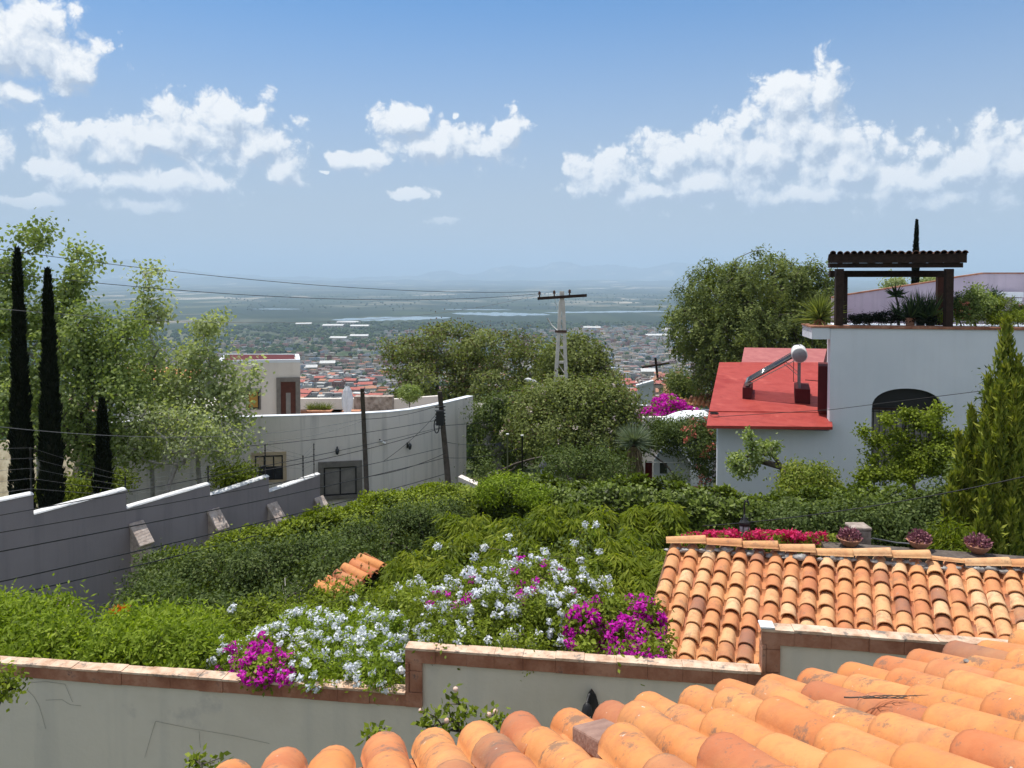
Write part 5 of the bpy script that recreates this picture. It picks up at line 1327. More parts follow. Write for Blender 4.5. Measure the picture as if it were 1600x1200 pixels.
    for (x0, y0, D0_, x1, y1, D1_, r, lab) in ((566, 655, 26.3, 690, 632, 27.2, .012, 'cable along the top of the curved wall between the two timber poles'),
            (420, 690, 24.5, 566, 658, 26.3, .009, 'dotted pale cable in front of the curved wall left of the upright pole'),
            (350, 700, 23, 690, 655, 27.0, .012, 'slack cable rising over the grey wall to the leaning pole'),
            (400, 737, 23, 692, 668, 27.0, .014, 'thick cable bundle crossing the square window to the leaning pole'),
            (600, 720, 25, 688, 640, 27.1, .012, 'steep stay cable rising to the junction box of the leaning pole'),
            (692, 665, 27.1, 868, 640, 37, .012, 'cable from the leaning pole towards the power pole over the dark tree'),
            (694, 690, 27.1, 793, 690, 24.6, .010, 'cable from the leaning pole to the thin grey post'),
            (696, 715, 27.0, 816, 700, 24.6, .010, 'cable from the leaning pole to the thin black post'),
            (572, 745, 26.3, 696, 708, 27.0, .014, 'lower cable between the two timber poles')):
        cable([P(x0, y0, D0_), P(x1, y1, D1_)], r, lab, sag=.12, mat='cable_grey' if 'pale' in lab else 'cable')
    cable([P(1098, 822, 12.4), P(1700, 722, 9.5)], .009, 'single cable rising to the right in front of the dark hedge', sag=.12)
    cable([P(1108, 652, 24.5), P(1300, 640, 23.4), P(1540, 610, 20.5)], .011, 'cable from the red roof crossing the arched window', sag=None)
    cable([P(1010, 722, 27.6), P(1122, 722, 27.4)], .014, 'pale wire stretched in front of the arched gateway', 'white_paint', sag=.02)
poles()

# ------------------------------------------------------------------ stone post and flower pots beyond the ridge
def pots():
    D = 12.6; c = P(1347, 862, D); root = empty('stone_post', (c.x, c.y, -7.6), 0, 'square rubble stone gate post with pale capstone beyond the tile ridge', 'post')
    q = MB(); z1 = P(1347, 830, D).z; q.box(c.x - .155, c.x + .155, c.y, c.y + .3, -7.8, z1 + .0); q.build('shaft', M['rubble'], root, bevel=.02)
    q = MB(); q.box(c.x - .165, c.x + .165, c.y - .01, c.y + .31, z1 + .002, z1 + .06); q.build('capstone', M['rubble'], root, bevel=.02)
    q = MB(); a = P(1317, 836, 12.75); q.tube([P(1317, 836, 12.75), P(1332, 838, 12.7)], .02, n=5); q.tube([P(1362, 841, 12.75), P(1400, 848, 12.9), P(1440, 851, 13)], .014, n=5)
    tag(q.build('handrail', M['cable_grey'], None), 'grey iron rail running through the stone post', 'rail')
    rng = random.Random(31)
    z = -4.30
    sh = MB(); a, b = PD(1290, 11.9, z), PD(1640, 11.2, z); d = (b - a).normalized(); n = Vector((-d.y, d.x, 0)); n = n if n.y > 0 else -n
    sh.prism([a + n * .1 - Vector((0, 0, .06)), b - Vector((0, 0, .06)), b + n * .4 - Vector((0, 0, .06)), a + n * .4 - Vector((0, 0, .06))], (0, 0, .055)); sh.prism([a + n * .1 - Vector((0, 0, 3.5)), b + n * .1 - Vector((0, 0, 3.5)), b + n * .4 - Vector((0, 0, 3.5)), a + n * .4 - Vector((0, 0, 3.5))], (0, 0, 3.435))
    tag(sh.build('planting_wall', M['bark'], None), 'low shade-dark wall carrying the flower bowls behind the tile ridge', 'wall')  # dark bark material puts the wall's shade into its colour
    for px, D, lab in ((1327, 11.85, 'clay bowl of purple succulents in front of the stone post'), (1436, 11.75, 'clay bowl of purple succulents in the middle of the dark wall'), (1528, 11.55, 'clay bowl of purple succulents nearest the yellow green conifer')):
        p = PD(px, D, z); zr = P(px, 862 if px < 1500 else 866, D).z
        p = PD(px, D + .2, z); root = empty('flower_bowl', p, 0, lab, 'flower pot', 'clay bowls with purple succulents')
        q = MB(); q.lathe((0, 0, 0), [(.08, 0), (.13, .05), (.17, .11), (.185, .13), (.17, .135), (.15, .11)], n=18); o = q.build('bowl', M['terracotta'], root); o.matrix_parent_inverse.identity()
        V = []; lf = LeafSet(rng.randrange(999))
        nn = 420; u = lf.rs.normal(size=(nn, 3)); u /= np.linalg.norm(u, axis=1)[:, None]; u[:, 2] = np.abs(u[:, 2])
        pt = u * np.array([.18, .16, .17]) * lf.rs.uniform(.45, 1, (nn, 1)) + np.array([0, 0, .12])
        lf.add(pt, u + lf.rs.normal(size=(nn, 3)) * .5, .05, .035, tone=lf.rs.uniform(0, 1, nn)); o = lf.build('succulents', G['purpleleaf'], root); o.matrix_parent_inverse.identity()
# ------------------------------------------------------------------ foliage
class LeafSet:
    def __init__(s, seed=0):
        s.rs = np.random.RandomState(seed); s.V = []; s.R = []; s.n = 0
    def add(s, p, d, L, W, tone=None, nrm=None, jit=.55):
        """diamond leaves at points p pointing along d; L, W scalars or arrays"""
        n = len(p)
        if n == 0: return
        d = d / (np.linalg.norm(d, axis=1)[:, None] + 1e-9)
        if nrm is not None:      # blades lie across nrm, so tops catch the sun and undersides stay dark
            nrm = nrm + s.rs.normal(size=(n, 3)) * jit; nrm /= (np.linalg.norm(nrm, axis=1)[:, None] + 1e-9)
            d = d - nrm * (d * nrm).sum(1)[:, None] * .8; d /= (np.linalg.norm(d, axis=1)[:, None] + 1e-9); side = np.cross(d, nrm)
        else:
            side = np.cross(d, s.rs.normal(size=(n, 3)))
        side = side; side /= (np.linalg.norm(side, axis=1)[:, None] + 1e-9)
        L = np.broadcast_to(np.asarray(L, float), (n,))[:, None] * s.rs.uniform(.75, 1.25, (n, 1)); W = np.broadcast_to(np.asarray(W, float), (n,))[:, None] * s.rs.uniform(.8, 1.2, (n, 1))
        v = np.stack([p, p + d * L * .45 + side * W * .5, p + d * L, p + d * L * .45 - side * W * .5], 1)
        s.V.append(v); t = s.rs.uniform(0, 1, n) if tone is None else np.clip(tone, 0, 1); s.R.append(np.repeat(t, 4)); s.n += n
    def build(s, name, mat, parent=None, world=False):
        V = np.concatenate(s.V).reshape(-1, 3); R = np.concatenate(s.R); n = len(V) // 4
        me = bpy.data.meshes.new(name); me.vertices.add(n * 4); me.vertices.foreach_set('co', V.astype('f').ravel())
        me.loops.add(n * 4); me.loops.foreach_set('vertex_index', np.arange(n * 4, dtype='i')); me.polygons.add(n)
        me.polygons.foreach_set('loop_start', np.arange(0, n * 4, 4, dtype='i')); me.polygons.foreach_set('loop_total', np.full(n, 4, dtype='i'))
        at = me.attributes.new('rnd', 'FLOAT', 'POINT'); at.data.foreach_set('value', R.astype('f')); me.update()
        return link(name, me, mat, parent, world=world)

def unit(rs, n):
    u = rs.normal(size=(n, 3)); return u / np.linalg.norm(u, axis=1)[:, None]

def ell_points(rs, ells, n, surf_=.0):
    """points in a union of ellipsoids (cx,cy,cz,rx,ry,rz), weighted by volume; surf_ pushes them outwards"""
    E = np.array(ells, float); w = (E[:, 3] * E[:, 4] * E[:, 5]) ** (.8); w /= w.sum(); k = rs.choice(len(E), n, p=w)
    u = unit(rs, n); r = rs.uniform(surf_, 1, n) ** (1 / 3. if surf_ == 0 else 1)
    return E[k, :3] + u * r[:, None] * E[k, 3:], k

def skeleton(mb, base, ends, rs, r_tip=.008, r_base=.15, trunk_to=None, bend=.12, sides=6):
    """branches from base to every end point; each end joins the nearest earlier node"""
    base = np.array(base, float); nodes = [base]; par = [-1]
    if trunk_to is not None:
        tt = np.array(trunk_to, float); n = 5
        for i in range(1, n + 1):
            t = i / n; q = base + (tt - base) * t + rs.normal(size=3) * bend * np.array([1, 1, 0]) * .5 * (1 if i < n else 0); nodes.append(q); par.append(len(nodes) - 2)
    first = len(nodes) - 1
    order = np.argsort(np.linalg.norm(ends - nodes[-1], axis=1)); tips = []
    for e in order:
        p = ends[e]; A = np.array(nodes); d = np.linalg.norm(A - p, axis=1) + .6 * np.maximum(0, A[:, 2] - p[2])
        if trunk_to is not None: d[:max(1, first - 1)] += 1e3
        j = int(np.argmin(d)); a = nodes[j]; m = max(1, int(np.linalg.norm(p - a) / .55)); prev = j
        sag = rs.normal(size=3) * bend * np.linalg.norm(p - a)
        for i in range(1, m + 1):
            t = i / m; q = a + (p - a) * t + sag * math.sin(math.pi * t) * .6; nodes.append(q); par.append(prev); prev = len(nodes) - 1
        tips.append(prev)
    cnt = np.zeros(len(nodes))
    for t in tips:
        k = t
        while k >= 0: cnt[k] += 1; k = par[k]
    R = r_tip * np.power(np.maximum(cnt, 1), .5); R = R * min(1.0, r_base / R.max()) if R.max() > r_base else R; R = np.maximum(R, r_tip * .6)
    kids = {}
    for i, p in enumerate(par): kids.setdefault(p, []).append(i)
    def chain(i):          # follow the thickest child
        while True:
            pts = [i]; todo = []
            while kids.get(pts[-1]):
                ks = sorted(kids[pts[-1]], key=lambda x: -cnt[x]); todo += [(pts[-1], x) for x in ks[1:]]; pts.append(ks[0])
            return pts, todo
    stack = [(None, 0)]
    while stack:
        st, i = stack.pop(); pts, todo = chain(i); full = ([st] if st is not None else []) + pts
        if len(full) > 1:
            rad = [float(R[x]) for x in full]; 
            if st is not None: rad[0] = rad[1]
            mb.tube([tuple(nodes[x]) for x in full], rad, n=sides if max(rad) > .03 else 4, cap=False)
        stack += todo
    return np.array([nodes[t] for t in tips])

def tree(name, label, base, ells, n_ends, n_leaf, leaf, mat, bark, seed, r_clump=.35, r_base=.15, r_tip=.008, trunk_to=None, cat='tree', group=None, surf_=.45, bend=.12, droop=0.0, flat_=.8, extra=None, jitter=1.0, crown='crown'):
    rs = np.random.RandomState(seed); root = empty(name, base, 0, label, cat, group)
    ends, kk = ell_points(rs, ells, n_ends, surf_)
    mb = MB(); tips = skeleton(mb, base, ends, rs, r_tip, r_base, trunk_to, bend); mb.build('trunk', bark, root)
    lf = LeafSet(seed + 1); per = max(1, n_leaf // n_ends); n = per * n_ends
    c = np.repeat(ends, per, 0); tone_c = np.repeat(np.clip(rs.normal(.45, .22, n_ends), 0, 1), per)
    off = rs.normal(size=(n, 3)) * r_clump * np.array([1, 1, flat_]) * np.repeat(rs.uniform(.5, 1.2, n_ends), per)[:, None] * jitter
    p = c + off; d = off / (np.linalg.norm(off, axis=1)[:, None] + 1e-6) * .8 + unit(rs, n) * .8; d[:, 2] -= droop
    cc_ = np.array(ells, float)[kk][:, :3]; rr_ = np.array(ells, float)[kk][:, 3:]; on = (ends - cc_) / rr_; nr = np.repeat(on, per, 0) * .8 + off / (r_clump + 1e-6) * .45; nr[:, 2] += .35; nr /= (np.linalg.norm(nr, axis=1)[:, None] + 1e-6)
    lf.add(p, d, leaf[0], leaf[1], tone=tone_c * .65 + rs.uniform(0, .35, n), nrm=nr if not droop else None, jit=.5); lf.build(crown, mat, root, world=True)
    if extra: extra(root, rs, ends)
    return root

def E_(px, py, D, rx, ry, rz=None, rd=None):
    """ellipsoid from its place in the photo: half sizes in photo pixels at depth D"""
    c = P(px, py, D); k = D / F
    return (c.x, c.y, c.z, rx * k, (rd if rd is not None else rx * k), (rz if rz else ry) * k)

pots()
def shell_hedge(name, label, path, seed, n_leaf, leaf, mat, cat='hedge', top_noise=.15, core=True, extra=None, ground=None):
    """clipped hedge: path of (centre, half width, top z, bottom z); leaves in a shell round a solid core coloured as inner shade"""
    rs = np.random.RandomState(seed); root = empty(name, (path[0][0].x, path[0][0].y, path[0][3]), 0, label, cat)
    n = len(path); seg = []
    for i in range(n - 1):
        a, b = path[i][0], path[i + 1][0]; seg.append(math.hypot(b.x - a.x, b.y - a.y))
    seg = np.array(seg); cum = np.concatenate([[0], np.cumsum(seg)]); tot = cum[-1]
    X = np.array([p[0].x for p in path]); Y = np.array([p[0].y for p in path]); W = np.array([p[1] for p in path]); T = np.array([p[2] for p in path]); B = np.array([p[3] for p in path])
    def at(s):
        x, y, w, t, b = (np.interp(s, cum, q) for q in (X, Y, W, T, B))
        dx = np.interp(np.minimum(s + .3, tot), cum, X) - np.interp(np.maximum(s - .3, 0), cum, X); dy = np.interp(np.minimum(s + .3, tot), cum, Y) - np.interp(np.maximum(s - .3, 0), cum, Y)
        l = np.hypot(dx, dy) + 1e-9; return x, y, w, t, b, -dy / l, dx / l, dx / l, dy / l
    def noise3(x, y, z):
        return (np.sin(x * 2.1 + 1) * np.sin(y * 2.3 + 2) * np.cos(z * 2.2) + .6 * np.sin(x * 4.7 + z * 3) * np.sin(y * 5.1 - z * 4.3) + .4 * np.sin(x * 9.3) * np.sin(y * 8.7 + z * 9.9))
    def shell(s, a, dep):
        """a in 0..1 walks over front foot -> top -> back foot (rounded)"""
        x, y, w, t, b, nx, ny, tx, ty = at(s); th = math.pi * a; e = .42
        cu = -np.sign(np.cos(th)) * np.abs(np.cos(th)) ** e; cv = np.sin(th) ** e
        endf = np.minimum(1, np.minimum(s, tot - s) / (W.mean() * .9)); ef = np.sqrt(np.clip(1 - (1 - endf) ** 2, 0, 1)) * .75 + .25
        h = (t - b); px_ = x + nx * w * cu * ef * (1 - dep); py_ = y + ny * w * cu * ef * (1 - dep); pz = b + h * cv * (.9 + .1 * ef) * (1 - dep * .5)
        q = noise3(px_, py_, pz) * top_noise; return px_ + nx * cu * q, py_ + ny * cu * q, pz + q * .6 * cv, nx * cu, ny * cu, cv
    m = n_leaf; s = rs.uniform(0, tot, m); a = rs.uniform(.03, .97, m); a = .5 + (a - .5) * (1 - .25 * rs.uniform(0, 1, m)); dep = rs.uniform(0, 1, m) ** 2 * .28
    px_, py_, pz, ux, uy, uz = shell(s, a, dep); p = np.stack([px_, py_, pz], -1) + rs.normal(size=(m, 3)) * .04
    cl = noise3(px_ * 1.3 + 5, py_ * 1.3, pz * 1.3) * .18 + .45
    d = np.stack([ux, uy, uz], -1) * .8 + unit(rs, m) * .9
    nr = np.stack([ux, uy, uz], -1) + rs.normal(size=(m, 3)) * .1; nr[:, 2] += .15
    lf = LeafSet(seed); lf.add(p, d, leaf[0], leaf[1], tone=cl + rs.uniform(-.3, .35, m), nrm=nr, jit=.42); lf.build('foliage', mat, root, world=True)
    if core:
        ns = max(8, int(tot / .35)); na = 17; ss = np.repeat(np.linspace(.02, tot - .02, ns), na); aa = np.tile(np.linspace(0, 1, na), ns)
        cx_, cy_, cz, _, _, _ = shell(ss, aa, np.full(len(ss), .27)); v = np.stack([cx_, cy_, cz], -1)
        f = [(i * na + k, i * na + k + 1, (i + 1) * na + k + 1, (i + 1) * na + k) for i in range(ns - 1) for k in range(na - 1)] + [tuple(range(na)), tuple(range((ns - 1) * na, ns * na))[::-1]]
        q = MB(); q.add([tuple(x) for x in v], f, smooth=True); q.build('shade_core', M['core'], root)
    if extra: extra(root, rs, shell, tot)
    return root

def blossoms(lf, centers, n_per, R, size, rs, squash=.9):
    """flower heads: balls of petals"""
    n = len(centers) * n_per; c = np.repeat(centers, n_per, 0); u = unit(rs, n); p = c + u * R * rs.uniform(.5, 1, (n, 1)) * np.array([1, 1, squash])
    lf.add(p, u * .3 + unit(rs, n) * .9, size, size * .9, nrm=u + np.array([0, 0, .35]), jit=.4, tone=np.repeat(rs.uniform(.2, .9, len(centers)), n_per) + rs.uniform(-.2, .25, n))

# --- big hedge running away on the left
def big_hedge():
    pts = [(215, 15.0, 896), (262, 15.6, 878), (330, 16.6, 852), (400, 17.7, 830), (470, 18.8, 808), (545, 20.0, 786), (610, 21.0, 770), (665, 21.8, 762), (705, 22.2, 764)]
    path = []
    for px, D, py in pts:
        p = P(px, py, D); path.append((Vector((p.x + 1.1, p.y - 1.2, 0)), 1.7 if px > 230 else 1.3, p.z + .28, gz(p) - .3))
    def dead(root, rs, shell, tot):      # bare grey twigs showing low on the near face
        q = MB()
        for k in range(26):
            b = P(rs.uniform(440, 500), rs.uniform(930, 965), 12.2); e = P(rs.uniform(440, 520), rs.uniform(900, 930), 12.6); q.tube([b, b.lerp(e, .5) + Vector(rs.normal(size=3) * .05), e], [.008, .006, .003], n=4)
        q.build('bare_twigs', M['bark_light'], root)
    shell_hedge('hedge', 'big clipped hedge running away along the slate wall with a bright sunlit top', path, 41, 80000, (.10, .058), G['hedge'], extra=dead, top_noise=.22)
    # bushy near end falling to the garden
    ells = [E_(250, 905, 14.4, 45, 35), E_(330, 905, 14.0, 60, 45), E_(410, 900, 13.6, 60, 50), E_(480, 890, 14.0, 60, 50), E_(380, 950, 12.6, 60, 26), E_(470, 940, 12.4, 50, 30), E_(640, 840, 17.5, 55, 50), E_(560, 860, 16, 50, 40), E_(700, 830, 18.5, 40, 50), E_(600, 900, 13.8, 30, 30), E_(497, 903, 11.9, 30, 22), E_(530, 872, 12.6, 40, 14)]
    tree('climbing_shrub', 'dark tangled shrub bulging out of the near face of the big hedge', P(430, 990, 13.8), ells, 900, 60000, (.07, .038), G['dark'], M['bark'], 43, r_clump=.16, r_base=.07, r_tip=.004, cat='shrub', surf_=.7, crown='foliage')
big_hedge()

def long_hedge():
    pts = [(752, 19.0, 752), (800, 19.3, 745), (870, 19.2, 756), (960, 18.8, 752), (1050, 18.4, 757), (1110, 18.2, 770), (1180, 18.0, 775), (1250, 17.8, 772), (1330, 17.6, 763), (1420, 17.3, 768), (1520, 17.0, 775), (1640, 16.8, 780)]
    path = []
    for px, D, py in pts:
        p = P(px, py, D); path.append((Vector((p.x, p.y - .4, 0)), .95, p.z + .02, gz(p) - .2))
    shell_hedge('long_hedge', 'long dark glossy hedge crossing the garden in front of the white house', path, 51, 72000, (.115, .07), G['hedge2'], top_noise=.26)
    ells = [E_(790, 764, 18.6, 32, 13), E_(770, 770, 18.4, 20, 12), E_(830, 774, 18.3, 30, 12)]
    tree('round_shrub', 'light green mounded shrub at the left end of the long hedge', P(795, 830, 18.3), ells, 260, 16000, (.07, .035), G['garden'], M['bark'], 52, r_clump=.12, r_base=.05, r_tip=.004, cat='shrub', surf_=.7, crown='foliage')
long_hedge()

# --- cypresses
def cypress(px, ytop, ybot, D, w, seed, label, group=None, zb=None, lean=0):
    rs = np.random.RandomState(seed); mid = P(px, (ytop + ybot) / 2, D); PY = lambda x, y: ray(x, y) * (mid.y / ray(x, y).y); t = PY(px + lean, ytop); b = PY(px, ybot); t.x = b.x = mid.x; t.x += lean * D / F; zb = zb if zb is not None else gz(b); root = empty('cypress', (b.x, b.y, zb), 0, label, 'cypress', group)
    H = t.z - zb; R = w * D / F / 2; q = MB(); q.tube([(b.x, b.y, zb), (b.x * .5 + t.x * .5, b.y, zb + H * .5), (t.x, t.y, zb + H * .97)], [.11, .06, .01], n=8); q.build('trunk', M['bark'], root)
    n = int(5200 * H * R / 1.2); lf = LeafSet(seed); u = rs.uniform(0, 1, n) ** .9; a = rs.uniform(0, 2 * math.pi, n)
    prof = np.interp(u, [0, .06, .25, .55, .8, .93, 1], [.75, .95, 1.0, .74, .40, .22, .03]); lump = 1 + .13 * np.sin(a * 3 + u * 30) + .12 * np.sin(u * 55 + a * 2) + .08 * np.sin(a * 7 + u * 90)
    r = R * prof * lump * (1 - .3 * rs.uniform(0, 1, n) ** 2); zf = zb + .25 + (H - .2) * u; cx = b.x + (t.x - b.x) * (zf - zb) / H
    p = np.stack([cx + r * np.cos(a), b.y + r * np.sin(a), zf], -1); d = np.stack([np.cos(a) * .35, np.sin(a) * .35, np.full(n, 1.1)], -1) + unit(rs, n) * .35
    lf.add(p, d, .16, .04, tone=rs.uniform(0, 1, n)); lf.build('foliage', G['cypress'], root, world=True)
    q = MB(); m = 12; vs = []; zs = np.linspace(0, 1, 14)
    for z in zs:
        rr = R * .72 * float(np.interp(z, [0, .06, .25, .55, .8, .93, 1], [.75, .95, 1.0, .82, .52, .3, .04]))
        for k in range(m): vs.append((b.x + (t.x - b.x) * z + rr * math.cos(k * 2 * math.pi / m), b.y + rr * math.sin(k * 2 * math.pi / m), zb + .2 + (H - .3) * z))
    q.add(vs, [(i * m + k, i * m + (k + 1) % m, (i + 1) * m + (k + 1) % m, (i + 1) * m + k) for i in range(13) for k in range(m)], smooth=True); q.build('shade_core', M['core'], root)
cypress(31, 396, 780, 20.5, 31, 61, 'tallest black green column cypress at the far left edge', 'cypresses behind the slate wall')
cypress(78, 428, 795, 20.3, 33, 62, 'second tall column cypress right of the leftmost one', 'cypresses behind the slate wall')
cypress(161, 630, 775, 21.5, 32, 63, 'short squat column cypress beside the two tall ones', 'cypresses behind the slate wall')
cypress(1427, 347, 520, 46, 17, 64, 'thin column cypress rising behind the pergola roof', zb=-9, lean=4)

# --- poplars and their neighbours on the left
def left_trees():
    def b(px, D): p = P(px, 760, D); return Vector((p.x, p.y, gz(p)))
    kw = dict(leaf=(.135, .115), bark=M['bark_light'], r_tip=.006)
    tree('poplar', 'tallest leafy poplar at the left edge reaching above the cypress tops', b(60, 25), [E_(45, 400, 25, 35, 45), E_(20, 440, 25, 30, 60), E_(122, 402, 25.4, 30, 18), E_(120, 440, 25.3, 26, 36), E_(105, 480, 25.3, 25, 40), E_(60, 500, 25, 70, 60), E_(30, 600, 25, 45, 60), E_(60, 355, 25, 16, 22), E_(0, 500, 25, 30, 80)],
         150, 9500, mat=G['poplar'], seed=71, r_clump=.24, r_base=.16, trunk_to=tuple(P(60, 560, 25)), surf_=.3, **kw)
    tree('poplar', 'airy pale poplar standing between the cypresses and the rooftop room', b(235, 26.5), [E_(232, 430, 26.5, 28, 26), E_(245, 480, 26.5, 34, 40), E_(215, 500, 26.5, 34, 35), E_(230, 560, 26.5, 40, 50), E_(255, 620, 26.5, 40, 60), E_(205, 600, 26.5, 30, 50), E_(240, 690, 26.3, 40, 40)],
         140, 4600, mat=G['poplar_pale'], seed=72, r_clump=.27, r_base=.14, trunk_to=tuple(P(235, 580, 26.5)), surf_=.2, **kw)
    tree('poplar', 'pale poplar with visible white trunks just left of the rooftop room', b(305, 25.5), [E_(325, 510, 25.5, 30, 26), E_(310, 560, 25.5, 40, 40), E_(345, 600, 25.3, 38, 45), E_(300, 640, 25.2, 50, 50), E_(370, 640, 25.2, 32, 50), E_(395, 600, 25, 14, 40), E_(350, 700, 25, 45, 30), E_(280, 600, 25.8, 30, 50)],
         170, 6200, mat=G['poplar_pale'], seed=73, r_clump=.27, r_base=.12, trunk_to=tuple(P(312, 640, 25.4)), surf_=.2, **kw)
    tree('broadleaf_tree', 'dense bright green tree filling the gap between the second and third cypress', b(135, 24), [E_(120, 540, 24, 50, 55), E_(165, 560, 24, 45, 60), E_(110, 610, 24, 45, 60), E_(190, 620, 23.8, 50, 60), E_(140, 500, 24, 26, 26), E_(190, 520, 24, 26, 28), E_(125, 690, 23.6, 45, 50), E_(200, 690, 23.6, 50, 45)],
         260, 13000, leaf=(.13, .09), mat=G['poplar'], bark=M['bark'], seed=74, r_clump=.30, r_base=.14, surf_=.4, trunk_to=tuple(P(140, 660, 24)))
    tree('broadleaf_tree', 'low leafy tree behind the two tall cypresses at the left edge', b(10, 23), [E_(10, 640, 23, 50, 50), E_(50, 680, 23, 35, 40), E_(-20, 580, 23.5, 40, 60), E_(110, 650, 23, 20, 60)],
         110, 7000, leaf=(.12, .08), mat=G['poplar'], bark=M['bark'], seed=75, r_clump=.28, r_base=.12, surf_=.4)
    tree('young_tree', 'young multi stem tree with white bark against the slate wall coping', b(250, 23.3), [E_(250, 650, 23.3, 50, 30), E_(215, 700, 23.3, 40, 35), E_(290, 700, 23.3, 45, 35), E_(340, 690, 23.2, 40, 30), E_(310, 660, 23.3, 40, 30)],
         120, 2900, leaf=(.11, .08), mat=G['poplar_pale'], bark=M['bark_light'], seed=76, r_clump=.24, r_base=.09, surf_=.3, cat='tree')
    tree('courtyard_shrub', 'green shrub behind the slate wall in front of the small dark window', b(360, 24), [E_(355, 745, 24, 26, 16), E_(385, 735, 24, 15, 12)], 60, 3500, leaf=(.09, .05), mat=G['hedge'], bark=M['bark'], seed=77, r_clump=.18, r_base=.05, cat='shrub')
    tree('courtyard_shrub', 'dark shrub with one orange bloom between the cypress feet', b(110, 21.5), [E_(105, 770, 21.3, 22, 18), E_(130, 760, 21.6, 14, 16), E_(60, 770, 21.3, 12, 20), E_(180, 755, 22, 26, 14)], 70, 4500, leaf=(.09, .05), mat=G['hedge'], bark=M['bark'], seed=78, r_clump=.18, r_base=.05, cat='shrub')
left_trees()

